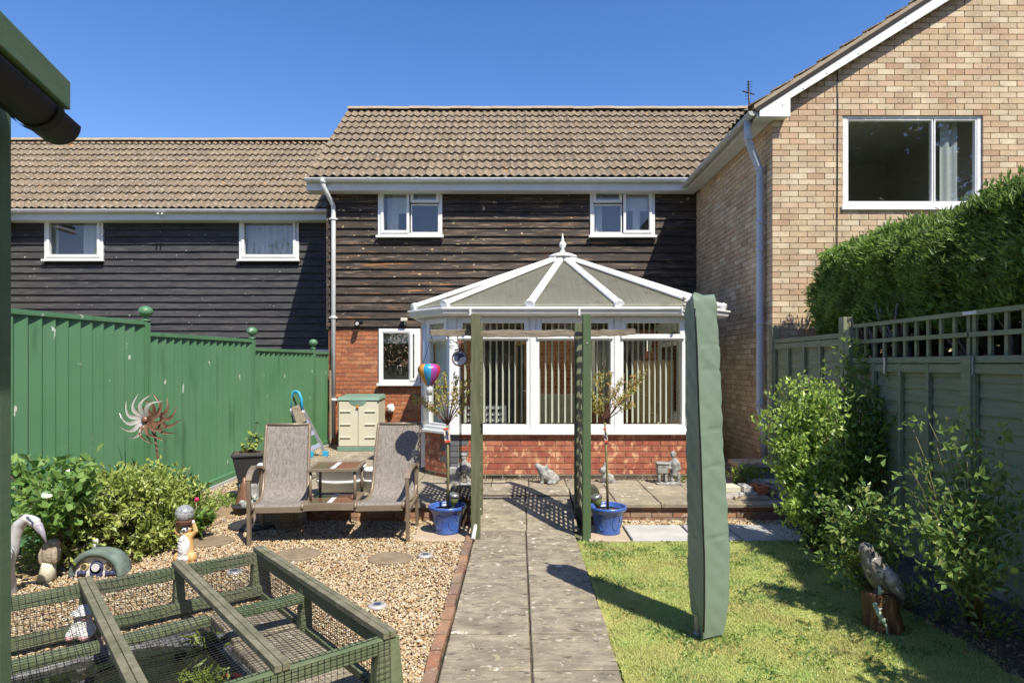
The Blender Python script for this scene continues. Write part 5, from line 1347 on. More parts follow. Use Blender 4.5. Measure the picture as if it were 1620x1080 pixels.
for (x, y) in ((2.55, 4.65), (2.8, 3.8), (2.66, 4.3)):
    p = Vector((x, y, .02)); shrub('ivy_plant', {2.55: 'low dark ivy beside the bird stump', 2.8: 'low dark leaves at the bed edge nearest the camera', 2.66: 'low ivy trailing behind the bird stump'}[x], 'plant', p,
          [p + Vector((R.uniform(-.25, .25), R.uniform(-.2, .2), R.uniform(.03, .14))) for _ in range(14)], 'privet_dark', 'cane', 90, (.03, .055), .03, seed=int(x * 100), stem_r=.004)
# added dark leaves behind the trunks, standing in for shade under the hedge
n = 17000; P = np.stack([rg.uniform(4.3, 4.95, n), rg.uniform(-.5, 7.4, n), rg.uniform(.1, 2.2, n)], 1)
leafmass('dark_backing', P, (.09, .20), M['conifer_core'], hd, asp=.5, seed=15)
# trees behind the camera : seen only as reflections in the windows
v = rg.normal(size=(7000, 3)); v /= np.linalg.norm(v, axis=1)[:, None]; v *= (rg.random(7000) ** .4)[:, None]
cl = rg.normal(size=(60, 3)) * np.array([1.9, 1.9, 1.7]) + np.array([0, 0, 5.6])
cl[:, 2] = np.maximum(cl[:, 2], 2.2)
P = cl[rg.integers(0, 60, 7000)] + v * 1.3
first = None
for i, (x, y, s_, lab) in enumerate(((18.5, -14, 1.75, 'tallest dark tree behind the viewpoint to the right'), (9, -16, .95, 'rounded tree straight behind the viewpoint'), (0, -15, .9, 'small dark tree behind the viewpoint to the left'), (-9, -16, .95, 'broad tree far behind the pond'), (14.5, -19, 1.3, 'tree behind the viewpoint next to the tallest one'), (-16, -13, .9, 'leftmost tree behind the viewpoint'), (4.5, -17, .9, 'middle tree behind the viewpoint'), (-4.5, -17, .9, 'bushy tree behind the viewpoint'))):
    t = thing('garden_tree', lab, 'tree', (x, y, 0), 'garden trees behind the viewpoint')
    if first is None:
        WM[t.name] = Matrix()
        m = MB(); m.tube([(0, 0, 0), (.1, 0, 2), (-.1, 0, 4), (0, 0, 7)], [.25, .2, .14, .05], 10)
        for k_ in range(9):
            a = R.uniform(0, 6.28); z = R.uniform(2.5, 5.5); m.tube([(0, 0, z), (math.cos(a) * 1.2, math.sin(a) * 1.2, z + .8), (math.cos(a) * 2.4, math.sin(a) * 2.4, z + 1.8)], [.08, .05, .02], 6)
        tk = m.build('trunk', M['bark'], t); cw = leafmass('crown', P, (.2, .38), M['tree_leaf'], t, asp=.65, seed=77)
        first = (tk, cw)
        for o in first: o.matrix_parent_inverse = Matrix()
    else:
        for o in first: c = o.copy(); COL.objects.link(c); c.parent = t
    t.scale = (s_, s_, s_); t.rotation_euler = (0, 0, i * 1.3)
# ================================================================ GARDEN ARCH
ar = thing('garden_arch', 'weathered green garden arch with lattice sides standing across the path', 'arch', (.12, 6.3, 0))
LX, RX = -.402, .645
for (x, y, mm, w_, zt) in ((LX, 5.97, 'post_green', .085, 2.135), (LX - .012, 6.70, 'post_green', .075, 2.10), (RX, 5.97, 'post_fresh', .075, 2.13), (RX - .012, 6.72, 'post_green', .075, 2.10)):
    m = MB(); z0 = 0 if y < 6.2 else .0
    m.box(x - w_ / 2, x + w_ / 2, y - w_ / 2, y + w_ / 2, z0, zt); m.build('post', M[mm], ar, bevel=.004)
m = MB(); m.tube([(RX, 5.931, 1.86), (RX, 5.925, 1.86)], .007, 8); m.build('bolt', M['silver'], ar)
for x in (LX - .005, RX - .006):
    for i in range(6):
        y = 6.045 + i * .118; m = MB(); m.box(x - .018, x - .002, y - .014, y + .014, .22, 1.98); m.build('lattice_slat', M['wood_green'], ar)
    for i in range(15):
        z = .26 + i * .12; m = MB(); m.box(x - .001, x + .015, 6.01, 6.68, z - .014, z + .014); m.build('lattice_slat', M['wood_green'], ar)
def rough_rail(a, b, r, seed):
    rr = random.Random(seed); a = Vector(a); b = Vector(b); n_ = 9; m = MB()
    pts = [a.lerp(b, i / n_) + Vector((0, rr.uniform(-.004, .004), rr.uniform(-.006, .006))) for i in range(n_ + 1)]
    ring = []
    for i, p in enumerate(pts):
        e = .85 if i in (0, n_) else 1
        ring += [p + Vector((0, sy * r * rr.uniform(.62, .8), sz * r * e * rr.uniform(.82, 1.0))) for sy, sz in ((-1, -1), (1, -1), (1, 1), (-1, 1))]
    m.add(ring, [(i * 4 + j, i * 4 + (j + 1) % 4, i * 4 + 4 + (j + 1) % 4, i * 4 + 4 + j) for i in range(n_) for j in range(4)] + [(3, 2, 1, 0), (n_ * 4, n_ * 4 + 1, n_ * 4 + 2, n_ * 4 + 3)])
    m.build('cross_rail', M['rail_old'], ar, bevel=.004)
rough_rail((-.84, 6.06, 1.962), (-.44, 6.06, 1.962), .034, 1); rough_rail((-.42, 6.07, 1.945), (.62, 6.07, 1.95), .027, 2); rough_rail((.66, 6.06, 1.955), (1.12, 6.06, 1.968), .032, 3)
rough_rail((-.40, 6.70, 2.0), (.63, 6.72, 2.0), .026, 4)

# hanging things on the arch
hb_ = thing('balloon_ornament', 'hanging hot air balloon ornament in rainbow enamel stripes', 'ornament', tuple(W(679, 625, 6.06)))
c = W(679, 592, 6.06); Rb = .105
prof = [(.30, -1.0), (.42, -.85), (.62, -.55), (.84, -.15), (.98, .25), (1.0, .5), (.92, .72), (.75, .88), (.62, .95)]
ks = ['b_gold', 'b_blue', 'b_purple', 'b_red', 'b_gold', 'b_green', 'b_purple', 'b_red', 'b_blue', 'b_green', 'b_gold', 'b_blue']
N_ = 9
for k_ in range(N_):
    m = MB(); vs = []; a0 = -PI / 2 - 2 * PI / N_ * 1.55 + k_ * 2 * PI / N_; q = 4
    for i, (r, z) in enumerate(prof):
        for j in range(q + 1):
            a = a0 + (2 * PI / N_) * j / q; bul = 1 + .05 * math.sin(PI * j / q)
            vs.append(c + Vector((math.cos(a) * r * Rb * bul, math.sin(a) * r * Rb * bul, z * Rb)))
    m.add(vs, [(i * (q + 1) + j, i * (q + 1) + j + 1, (i + 1) * (q + 1) + j + 1, (i + 1) * (q + 1) + j) for i in range(len(prof) - 1) for j in range(q)], 0, True)
    m.build('stripe', M[['b_gold', 'b_blue', 'b_purple', 'b_red', 'b_green', 'b_gold', 'b_blue', 'b_purple', 'b_red'][k_]], hb_)
m = MB(); m.tube([c + Vector((0, 0, .094)), c + Vector((0, 0, .102))], .068, 16); m.tube([c + Vector((0, 0, -.112)), c + Vector((0, 0, -.10))], .035, 12); m.build('rim', M['copper'], hb_)
m = MB(); top = W(683, 531, 6.06)
for a in (-.06, .06): m.tube([c + Vector((a, 0, .1)), top], .0025, 4)
m.build('cord', M['black_metal'], hb_)
m = MB(); m.lathe([(.026, -.20), (.036, -.13), (.034, -.125)], c, 12); m.build('basket', M['plastic_grey'], hb_)
m = MB()
for a in (-.028, .028): m.tube([c + Vector((a, 0, -.135)), c + Vector((a, 0, -.11))], .003, 4)
m.build('basket_cord', M['black_metal'], hb_)

wc = thing('garden_thermometer', 'round rusty dial with fleur de lis top left of the arch post', 'thermometer', (-.575, 6.2, 0))
c = W(727.5, 567, 6.18)
m = MB(); m.lathe([(.072, -.012), (.078, 0), (.078, .02), (.066, .022)], c, 24, ax=(0, -1, 0)); m.build('case', M['copper'], wc)
m = MB(); m.lathe([(.064, .0), (.064, .023)], c, 24, ax=(0, -1, 0)); m.build('dial', M['plastic_grey'], wc)
m = MB(); m.slab([c + Vector((x, -.026, z)) for x, z in ((-.055, .03), (-.02, .055), (.03, .05), (.055, .02), (.01, .01), (-.015, -.03), (-.05, -.02))], (0, 1, 0), .002); m.build('dial_mark', M['navy'], wc)
m = MB(); t_ = c + Vector((0, 0, .075))
m.tube([t_, t_ + Vector((0, 0, .04))], .012, 8); m.ball(t_ + Vector((0, 0, .085)), (.012, .006, .035), 8, 6)
for s_ in (-1, 1): m.tube([t_ + Vector((0, 0, .05)), t_ + Vector((s_ * .02, 0, .085)), t_ + Vector((s_ * .034, 0, .085)), t_ + Vector((s_ * .034, 0, .068))], [.006, .008, .007, .004], 6)
m.tube([t_ + Vector((-.022, 0, .048)), t_ + Vector((.022, 0, .048))], .007, 6); m.tube([t_ + Vector((-.05, 0, .005)), t_ + Vector((0, 0, .022)), t_ + Vector((.05, 0, .005))], .008, 6)
m.build('fleur_de_lis', M['copper'], wc)
m = MB(); m.tube([c + Vector((.0, .01, -.07)), (c.x, 6.2, .25)], .006, 6)
m.tube([c + Vector((.012, .01, -.07)), (c.x + .012, 6.2, .5)], .004, 6); m.build('stake', M['black_metal'], wc)
m = MB(); q = W(714, 540, 6.18)
for s_ in (0, 1):
    m.tube([q + Vector((.02 * math.cos(a) * (1 - a / 14), 0, .02 * math.sin(a) * (1 - a / 14) - s_ * .055)) for a in [i * .5 for i in range(12)]], .0035, 5)
m.tube([q + Vector((.02, 0, 0)), q + Vector((.06, 0, -.02)), c + Vector((0, 0, .07))], .0035, 5); m.build('scroll', M['black_metal'], wc)

# white plastic pipe leaning by the arch post
m = MB(); m.tube([W(748, 853, 5.86), W(751, 838, 5.92), W(757, 806, 6.0)], [.024, .018, .014], 8); m.tube([W(757, 806, 6.0), W(758, 803, 6.0)], .022, 8)
props(m.build('white_pipe', M['white_paint']), 'white plastic pipe leaning at the foot of the left arch post', 'pipe')
# low timber planters beside the ramp
for (x0, x1, y0, y1, lab) in ((-.70, -.465, 6.42, 7.0, 'dark slatted timber step behind the left blue pot'), (.655, .83, 6.45, 7.05, 'dark timber box with overhanging lid right of the path')):
    t = thing('timber_box', lab, 'planter', ((x0 + x1) / 2, y0, 0), 'dark timber boxes beside the ramp')
    m = MB(); m.box(x0 - .03, x1 + .02, y0 - .04, y1, .29, .325); m.build('lid', M['dark_wood'], t, bevel=.004)
    k_ = 3
    for i in range(k_):
        w_ = (x1 - x0) / k_; m = MB(); m.box(x0 + i * w_ + .003, x0 + (i + 1) * w_ - .003, y0, y0 + .02, -.01, .29); m.build('board', M['dark_wood'], t)
    m = MB(); m.box(x0, x0 + .02, y0 + .02, y1, -.01, .29); m.box(x1 - .02, x1, y0 + .02, y1, -.01, .29); m.build('side', M['dark_wood'], t)

# ================================================================ COVERED PARASOL
um = thing('covered_parasol', 'closed garden parasol in a tall green zipped cover on the lawn', 'parasol', (1.09, 3.9, 0))
m = MB(); m.tube([(1.094, 3.855, -.02), (1.096, 3.86, .28)], .021, 12); m.tube([(1.094, 3.855, -.02), (1.094, 3.855, .03)], .024, 12); m.build('pole', M['pole_grey'], um)
rows_ = [(1003, 1096, 1114, 1147, .7), (985, 1093, 1114, 1150, .85), (950, 1091, 1114, 1153, .95), (880, 1087.5, 1113.5, 1154.5, 1.), (800, 1087, 1110.5, 1150, 1.), (720, 1086, 1108, 1146, 1.), (640, 1085, 1104.5, 1141.5, 1.), (560, 1084, 1102, 1138, .98), (500, 1083, 1099.5, 1135, .95), (478, 1084, 1098.5, 1133.5, .85), (467, 1092, 1099, 1131, .6)]
Yc = 3.81; rr = random.Random(5); NS = 9
from mathutils import noise as mn
NU = 30; m = MB(); vs = []; NR = 150
def rowat(py):
    for a, b in zip(rows_, rows_[1:]):
        if b[0] <= py <= a[0]:
            t_ = (py - a[0]) / (b[0] - a[0]); return [a[i] + (b[i] - a[i]) * t_ for i in range(1, 5)]
    return list(rows_[-1][1:])
for j in range(NR + 1):
    py = 1003 + (467 - 1003) * j / NR; l, cr_, r_, dp_ = rowat(py)
    px2x = lambda p, y: (p - 820) / 1000 * y
    cx = [px2x(l, Yc + .09), px2x(cr_, Yc - .10), px2x(cr_ + 2.5, Yc - .085), px2x(r_, Yc + .0), px2x(r_ - 9, Yc + .15), px2x(l + 5, Yc + .16)]
    cy = [Yc + .09 * dp_, Yc - .10 * dp_, Yc - .085 * dp_, Yc, Yc + .15 * dp_, Yc + .16 * dp_]
    z = CZ - (py - 576) / 1000 * Yc
    loop = []
    for i in range(6):
        k2 = (i + 1) % 6
        for q in range(NS):
            s_ = q / NS; loop.append((cx[i] + (cx[k2] - cx[i]) * s_, cy[i] + (cy[k2] - cy[i]) * s_, i + s_))
    for (x, y, t_) in loop:
        fold = -.006 * sum(math.exp(-((z - zc - .012 * math.sin(t_ * 3)) / .006) ** 2) for zc in (.62, 1.04, 1.26, 1.62, 1.77)) + .0025 * math.sin(z * 21 + t_ * 5) * math.sin(t_ * 2.1 + z * 4) + .002 * math.sin(z * 6.3 - t_ * 3.) + .0015 * math.sin(z * 47 + t_ * 9)
        pn = Vector((x * 9, y * 9, z * 5.5)); fold += .005 * (abs(mn.noise(pn)) - .25) + .0035 * (.3 - abs(mn.noise(Vector((x * 21 + z * 6, y * 21, z * 9))))) + .002 * mn.noise(Vector((x * 40, y * 40, z * 26)))
        cxm, cym = (cx[0] + cx[3]) / 2, Yc + .03
        d_ = math.hypot(x - cxm, y - cym); f_ = 1 + fold / max(.08, d_)
        if j < 12: f_ *= 1 - .006 * (12 - j) * (1 + math.sin(t_ * 7)) * .5
        if abs(t_ - 1) < .01 or abs(t_ - 2) < .01: f_ = 1
        vs.append((cxm + (x - cxm) * f_, cym + (y - cym) * f_, z + (.012 * math.sin(t_ * 4) if j == NR else 0) + (.085 * max(0, 1 - j / 10) if (t_ > 4.6 or t_ < .75) else 0)))
n_ = 6 * NS
for sd3 in range(6):
    ix = [(sd3 * NS + q) % n_ for q in range(NS + 1)]
    m.add([vs[j * n_ + i] for j in range(NR + 1) for i in ix], [(j * (NS + 1) + i, j * (NS + 1) + i + 1, (j + 1) * (NS + 1) + i + 1, (j + 1) * (NS + 1) + i) for j in range(NR) for i in range(NS)], 0, True)
m.add(vs[:n_], [tuple(range(n_))[::-1]])
m.add([*vs[-n_:], (sum(v[0] for v in vs[-n_:]) / n_, sum(v[1] for v in vs[-n_:]) / n_, vs[-1][2] + .012)], [(i, (i + 1) % n_, n_) for i in range(n_)], 0, True)
m.build('cover', M['cover'], um)
m = MB(); pts = [Vector((((rowat(py)[1] + 1) - 820) / 1000 * (Yc - .106), Yc - .104 * rowat(py)[3], CZ - (py - 576) / 1000 * Yc)) for py in range(990, 470, -20)]
m.tube(pts, .0055, 5); m.build('zip', M['black_metal'], um)
for py in ():
    l, cr_, r_, d_ = rowat(py); z = CZ - (py - 576) / 1000 * Yc
    m = MB(); m.tube([((cr_ + 4 - 820) / 1000 * (Yc - .092), Yc - .092, z - .004), (((cr_ + r_) / 2 - 820) / 1000 * (Yc - .05), Yc - .056, z + .004), ((r_ - 820) / 1000 * Yc, Yc - .004, z + .006)], .003, 4); m.build('crease', M['cover'], um)
m = MB(); q = W(1133, 1000, 3.85); m.tube([q, q + Vector((.02, -.01, -.04)), q + Vector((.03, 0, -.08))], .005, 5); m.ball(q + Vector((.02, -.01, -.045)), .011, 8, 6); m.build('drawstring', M['black_metal'], um)
m = MB(); q = W(1084, 480, 3.97)
for i in range(5): m.ball(q + Vector((-.004 + .006 * (i % 2), 0, .035 - i * .022)), (.014, .012, .014), 8, 6)
m.build('crank_cap', M['pole_grey'], um)

# ================================================================ BLUE POTS WITH YOUNG TREES
def blue_pot(x, y, lab_pot, lab_tree, tips, seed, stem_top, bottle_px, tag_px, group):
    t = thing('blue_pot', lab_pot, 'plant pot', (x, y, .016), 'glazed blue pots beside the arch')
    m = MB(); m.lathe([(.115, 0), (.125, .008), (.118, .03), (.15, .21), (.162, .225), (.182, .232), (.188, .25), (.186, .265), (.172, .268), (.165, .255), (.158, .21)], (x, y, .016), 36); m.build('pot', M['pot_blue'], t)
    m = MB(); m.lathe([(.02, .225), (.157, .222)], (x, y, .016), 24); m.build('soil', M['soil'], t)
    m = MB()
    for k_ in range(6):
        a = -PI / 2 + (k_ - .5) * PI / 3; pts = []
        for i in range(13):
            q = 2 * PI * i / 12; z = .12 + .07 * math.sin(q); rad = .118 + (z - .03) * .178 + .003; aa = a + .33 * math.cos(q)
            pts.append((x + rad * math.cos(aa), y + rad * math.sin(aa), .016 + z))
        m.tube(pts, .003, 5)
    m.build('embossed_arch', M['pot_blue'], t)
    tr_ = thing('standard_tree', lab_tree, 'tree', (x, y, .24), 'young flamingo willows in blue pots')
    b = Vector((x, y, .23)); mm = MB(); mm.tube([b, b.lerp(stem_top, .5) + Vector((.006, 0, 0)), stem_top], [.013, .012, .010], 8); mm.build('trunk', M['cane'], tr_)
    rr = random.Random(seed); P = []; m = MB()
    for tip in tips:
        mid = stem_top.lerp(tip, .45) + Vector((rr.uniform(-.02, .02), rr.uniform(-.03, .03), .02 * (1 if tip.z > stem_top.z + .2 else 2)))
        C = [stem_top * (1 - s) ** 2 + mid * 2 * s * (1 - s) + tip * s * s for s in [i / 6 for i in range(7)]]
        m.tube(C, [.006 - .0007 * i for i in range(7)], 5)
        for i in range(62):
            s = .42 + .60 * rr.random() ** .6; k2 = min(5, int(s * 6)); p = C[k2].lerp(C[k2 + 1], s * 6 - k2)
            P.append(p + Vector((rr.gauss(0, .016), rr.gauss(0, .016), rr.gauss(0, .018))))
    m.build('branch', M['twig'], tr_)
    P = np.array(P); D = P - np.array(stem_top); D /= np.linalg.norm(D, axis=1)[:, None]
    leafmass('foliage', P, (.028, .050), M['willow'], tr_, dirs=D * .9, asp=.36, seed=seed, up=.35)
    if tag_px:
        c = W(*tag_px, y - .015); tg = thing('plant_tag', {1: 'printed red and navy plant label tied round the left young tree stem', 2: 'small printed label tied to the right young tree stem'}[group], 'tag', tuple(c))
        w_ = .055 if group == 1 else .03
        m = MB(); q = Matrix.Rotation(-.12, 3, 'Y')
        f = lambda a, d, z: c + q @ Vector((a, d, z))
        m.hexa([f(-w_ / 2, -.006, -.075), f(w_ / 2, -.006, -.075), f(w_ / 2, .004, -.075), f(-w_ / 2, .004, -.075), f(-w_ / 2, -.006, .075), f(w_ / 2, -.006, .075), f(w_ / 2, .004, .075), f(-w_ / 2, .004, .075)]); m.build('card', M['cream'], tg)
        for (z0, z1, a0, a1, mm) in ((.052, .072, -1, 1, 'red'), (-.073, -.052, -1, 1, 'red'), (-.045, .045, -.35, .55, 'navy'), (-.03, .0, -.9, -.5, 'navy'), (.0, .03, .65, .92, 'b_gold')):
            m = MB(); m.hexa([f(w_ / 2 * a0 * .95, -.0085, z0), f(w_ / 2 * a1 * .95, -.0085, z0), f(w_ / 2 * a1 * .95, -.0065, z0), f(w_ / 2 * a0 * .95, -.0065, z0), f(w_ / 2 * a0 * .95, -.0085, z1), f(w_ / 2 * a1 * .95, -.0085, z1), f(w_ / 2 * a1 * .95, -.0065, z1), f(w_ / 2 * a0 * .95, -.0065, z1)]); m.build('print', M[mm], tg)
    bx, by, lean = bottle_px
    c0 = Vector((x + bx, y + by, .24)); ax = Vector((lean, -.1, 1)).normalized()
    bt = thing('water_bottle', {1: 'upside down clear water bottle feeding the left blue pot', 2: 'tilted upside down clear water bottle in the right blue pot'}[group], 'bottle', tuple(c0))
    m = MB(); m.lathe([(.018, .0), (.018, .04), (.045, .09), (.045, .22), (.04, .235), (.03, .24)], c0, 18, ax=ax); m.build('bottle', M['bottle'], bt)
    m = MB(); m.lathe([(.015, .03), (.041, .09), (.041, .135 if group == 1 else .16)], c0, 18, ax=ax); m.build('water', M['bottle_water'], bt)
    m = MB(); m.lathe([(.021, -.01), (.021, .02)], c0, 14, ax=ax); m.build('cap', M['b_blue' if group == 1 else 'terracotta'], bt)
    m = MB(); m.lathe([(.0458, .13), (.0458, .165)], c0, 18, ax=ax); m.build('label', M['alu'], bt)
TY = 6.2
tipsL = [W(px, py, TY + d) for px, py, d in ((655, 627, .05), (668, 632, -.05), (690, 600, .1), (703, 592, -.05), (722, 594, .05), (735, 603, -.1), (745, 600, .1), (742, 622, .15), (738, 640, -.12), (680, 640, .15), (700, 610, .2), (722, 618, -.15), (690, 625, -.15))]
tipsR = [W(px, py, TY - .05 + d) for px, py, d in ((941, 595, .05), (935, 620, -.05), (950, 590, .1), (966, 592, -.05), (985, 598, .05), (1005, 595, .0), (1018, 590, -.05), (1005, 612, .1), (995, 625, -.1), (940, 645, .1), (975, 610, .15), (1000, 640, .15), (948, 632, -.15), (985, 628, .1))]
blue_pot(-.695, TY, 'left blue glazed pot holding a young tree in front of the timber step', 'young pink tipped willow standing in the left blue pot', tipsL, 51, W(708, 672, TY), (.055, -.03, .12), (707, 688), 1)
blue_pot(.873, TY - .03, 'right blue glazed pot holding a young tree beside the lawn', 'young pink tipped willow standing in the right blue pot', tipsR, 52, W(957, 668, TY - .03), (-.085, -.05, -.28), (958, 688), 2)

# ================================================================ DOUBLE SEAT
O = Vector((-2.47, 5.74, 0)); u = Vector((1.45, .12, 0)).normalized(); bk = Vector((-u.y, u.x, 0))
ds = thing('garden_companion_seat', 'two woven sling armchairs joined by a small glass table on the gravel', 'garden seat', tuple(O))
SK = [0.]
P3_ = lambda s, t_, z: O + u * (s + SK[0] * max(0, t_)) + bk * t_ + Vector((0, 0, z))
prof = [(-.015, .345), (.0, .375), (.03, .385), (.14, .365), (.28, .35), (.40, .35), (.47, .375), (.52, .43), (.57, .56), (.62, .72), (.675, .88), (.725, 1.01), (.738, 1.045)]
def seat(s0, s1):
    m = MB(); vs = []
    for t_, z in prof:
        for i in range(5): f_ = i / 4; vs.append(P3_(s0 + (s1 - s0) * f_, t_, z - .012 * math.sin(PI * f_)))
    nb_ = len(vs); vs += [v + Vector((0, 0, -.006)) + bk * .006 for v in vs]
    k2 = len(prof)
    m.add(vs, [(i * 5 + j, i * 5 + j + 1, i * 5 + j + 6, i * 5 + j + 5) for i in range(k2 - 1) for j in range(4)] + [(nb_ + i * 5 + j, nb_ + i * 5 + j + 5, nb_ + i * 5 + j + 6, nb_ + i * 5 + j + 1) for i in range(k2 - 1) for j in range(4)], 0, True)
    sl = m.build('sling', M['sling'], ds)
    for s in (s0 - .012, s1 + .012):
        m = MB(); m.tube([P3_(s, t_, z - .004) for t_, z in prof], .016, 8); m.build('side_tube', M['taupe_metal'], ds)
    m = MB(); m.beam(P3_(s0 - .01, .0, .335), P3_(s1 + .01, .0, .335), .03, .055); m.build('front_rail', M['taupe_metal'], ds, bevel=.004)
    m = MB(); m.tube([P3_(s0 - .012, .738, 1.043), P3_(s1 + .012, .738, 1.043)], .014, 8); m.build('top_tube', M['taupe_metal'], ds)
SK[0] = -.15
seat(.075, .485)
SK[0] = .15
seat(.985, 1.395)
for s, sg in ((.02, 1), (1.445, -1)):
    SK[0] = -.15 if s < 1 else .12
    m = MB(); m.beam(P3_(s, .03, 0), P3_(s, .0, .60), .045, .03, (1, 0, 0)); m.build('leg', M['taupe_metal'], ds, bevel=.005)
    m = MB(); m.beam(P3_(s + sg * .03, .62, 0), P3_(s + sg * .02, .50, .62), .04, .03, (1, 0, 0)); m.build('leg', M['taupe_metal'], ds, bevel=.005)
    m = MB(); pts = [P3_(s, -.01, .60), P3_(s, .03, .64), P3_(s, .12, .672), P3_(s, .28, .685), P3_(s + sg * .02, .44, .66), P3_(s + sg * .03, .57, .61)]
    for a, b in zip(pts, pts[1:]): m.beam(a, b + (b - a).normalized() * .006, .05, .022)
    m.build('arm', M['taupe_metal'], ds)
    m = MB(); m.beam(P3_(s, .02, .29), P3_(s + sg * .02, .57, .33), .03, .035); m.build('side_rail', M['taupe_metal'], ds)
SK[0] = 0.
T0, T1 = .53, .94
def tray(z, t0, t1, nm, curved=False):
    m = MB()
    m.beam(P3_(T0 - .03, t0, z), P3_(T1 + .03, t0, z), .035, .028); m.beam(P3_(T0 - .03, t1, z), P3_(T1 + .03, t1, z), .035, .028)
    m.beam(P3_(T0 - .015, t0 + .018, z), P3_(T0 - .015, t1 - .018, z), .035, .026); m.beam(P3_(T1 + .015, t0 + .018, z), P3_(T1 + .015, t1 - .018, z), .035, .026)
    tf = m.build(nm, M['taupe_metal'], ds, bevel=.004)
    m = MB(); m.hexa([P3_(T0, t0 + .016, z - .0), P3_(T1, t0 + .016, z - .0), P3_(T1, t1 - .016, z), P3_(T0, t1 - .016, z), P3_(T0, t0 + .016, z + .006), P3_(T1, t0 + .016, z + .006), P3_(T1, t1 - .016, z + .006), P3_(T0, t1 - .016, z + .006)]); m.build('glass_top', M['table_glass'], tf)
    m = MB(); m.hexa([P3_(T0 + .17, t0 + .02, z + .0062), P3_(T0 + .215, t0 + .02, z + .0062), P3_(T0 + .215, t1 - .02, z + .0062), P3_(T0 + .17, t1 - .02, z + .0062), P3_(T0 + .17, t0 + .02, z + .008), P3_(T0 + .215, t0 + .02, z + .008), P3_(T0 + .215, t1 - .02, z + .008), P3_(T0 + .17, t1 - .02, z + .008)]); m.build('centre_strip', M['plastic_grey'], tf)
tray(.665, .14, .60, 'table_top'); tray(.37, .02, .50, 'lower_shelf')
m = MB(); pts = [P3_(T0 - .05, .0, .345), P3_(T0 + .1, -.02, .352), P3_(T1 - .1, -.02, .352), P3_(T1 + .05, .0, .345)]
for a, b in zip(pts, pts[1:]): m.beam(a, b, .02, .05)
m.build('apron', M['taupe_metal'], ds)
for s in (T0 + .0, T1 - .0):
    for t_ in (.16, .56): m = MB(); m.tube([P3_(s, t_, .37), P3_(s, t_, .655)], .015, 8); m.build('table_post', M['taupe_metal'], ds)
# tubs behind the seat
for (px, py, Y, r, h, lab) in ((538, 790, 7.15, .29, .33, 'large pale grey plastic tub behind the seat table'), (592, 765, 7.35, .17, .26, 'small pale plastic tub behind the right sling chair')):
    c = Vector(((px - 820) / 1000 * Y, Y, PZ)); t = thing('plastic_tub', lab, 'tub', tuple(c), 'plastic tubs behind the seat')
    m = MB(); m.lathe([(r * .8, 0), (r * .94, h * .92), (r * 1.0, h * .92), (r * 1.02, h), (r * .95, h), (r * .9, h * .85), (r * .78, .03)], c, 28, sy=.72); m.build('tub', M['plastic_grey'], t)
    m = MB(); m.lathe([(r * .9, h * .45), (r * .94, h * .5), (r * .9, h * .55)], c, 28, sy=.73); m.build('rib', M['plastic_grey'], t)
m = MB(); c = WG(402, 832); c.z = .006; m.lathe([(.24, 0), (.245, .02), (.23, .03), (.18, .022)], c, 26); props(m.build('saucer', M['black_pot']), 'round black plastic saucer on the gravel under the left sling chair', 'saucer')
tg = thing('stone_trough', 'mossy stone trough under the left sling chair against the low wall', 'trough', tuple(WG(450, 822)))
m = MB(); c = WG(450, 824); m.box(c.x - .22, c.x + .25, 6.42, 6.66, 0, .05); m.box(c.x - .22, c.x - .17, 6.42, 6.66, .05, .2); m.box(c.x + .20, c.x + .25, 6.42, 6.66, .05, .2); m.box(c.x - .17, c.x + .20, 6.42, 6.47, .05, .2); m.box(c.x - .17, c.x + .20, 6.62, 6.66, .05, .2); m.build('trough', M['old_mortar'], tg, bevel=.012)

# storage box
sb = thing('storage_box', 'cream plastic storage cupboard with green lid against the brick wall', 'storage box', (-2.72, 10.9, PZ))
x0, x1, y0, y1 = -3.055, -2.37, 10.7, 11.25
m = MB(); m.box(x0, x1, y0, y1, PZ + .06, 1.06); m.build('carcass', M['cream_plastic'], sb, bevel=.02)
m = MB(); m.box(x0 - .01, x1 + .01, y0 - .02, y1, PZ, PZ + .075); m.build('base', M['lid_green'], sb, bevel=.01)
m = MB(); m.hexa([(x0 - .02, y0 - .04, 1.05), (x1 + .02, y0 - .04, 1.05), (x1 + .02, y1 + .01, 1.07), (x0 - .02, y1 + .01, 1.07), (x0 + .01, y0 - .0, 1.105), (x1 - .01, y0 - .0, 1.105), (x1 - .01, y1, 1.135), (x0 + .01, y1, 1.135)]); m.build('lid', M['lid_green'], sb, bevel=.008)
m = MB(); cxx = (x0 + x1) / 2; m.slab([(cxx + .15 * math.cos(a), y0 - .03, 1.05 + .09 * math.sin(a)) for a in [PI + PI * i / 10 for i in range(11)]], (0, 1, 0), .02); m.build('lid_flap', M['lid_green'], sb)
for a, b in ((x0 + .02, cxx - .006), (cxx + .006, x1 - .02)):
    m = MB(); m.box(a, b, y0 - .022, y0 + .002, PZ + .085, 1.03); d_ = m.build('door', M['cream_plastic'], sb, bevel=.008)
    for z in (.40, .62, .84):
        p, q = (a + .03, a + .20) if a < cxx - .1 else (b - .20, b - .03)
        m = MB(); m.hexa([(p, y0 - .024, z), (q, y0 - .024, z), (q, y0 - .02, z), (p, y0 - .02, z), (p, y0 - .045, z + .025), (q, y0 - .045, z + .025), (q, y0 - .02, z + .035), (p, y0 - .02, z + .035)]); m.build('moulded_ledge', M['cream_plastic'], d_)
m = MB(); m.box(cxx - .018, cxx + .018, y0 - .055, y0 - .034, .93, .965); m.tube([(cxx - .012, y0 - .045, .965), (cxx - .012, y0 - .045, .985), (cxx + .012, y0 - .045, .985), (cxx + .012, y0 - .045, .965)], .004, 5); m.build('padlock', M['b_gold'], sb)
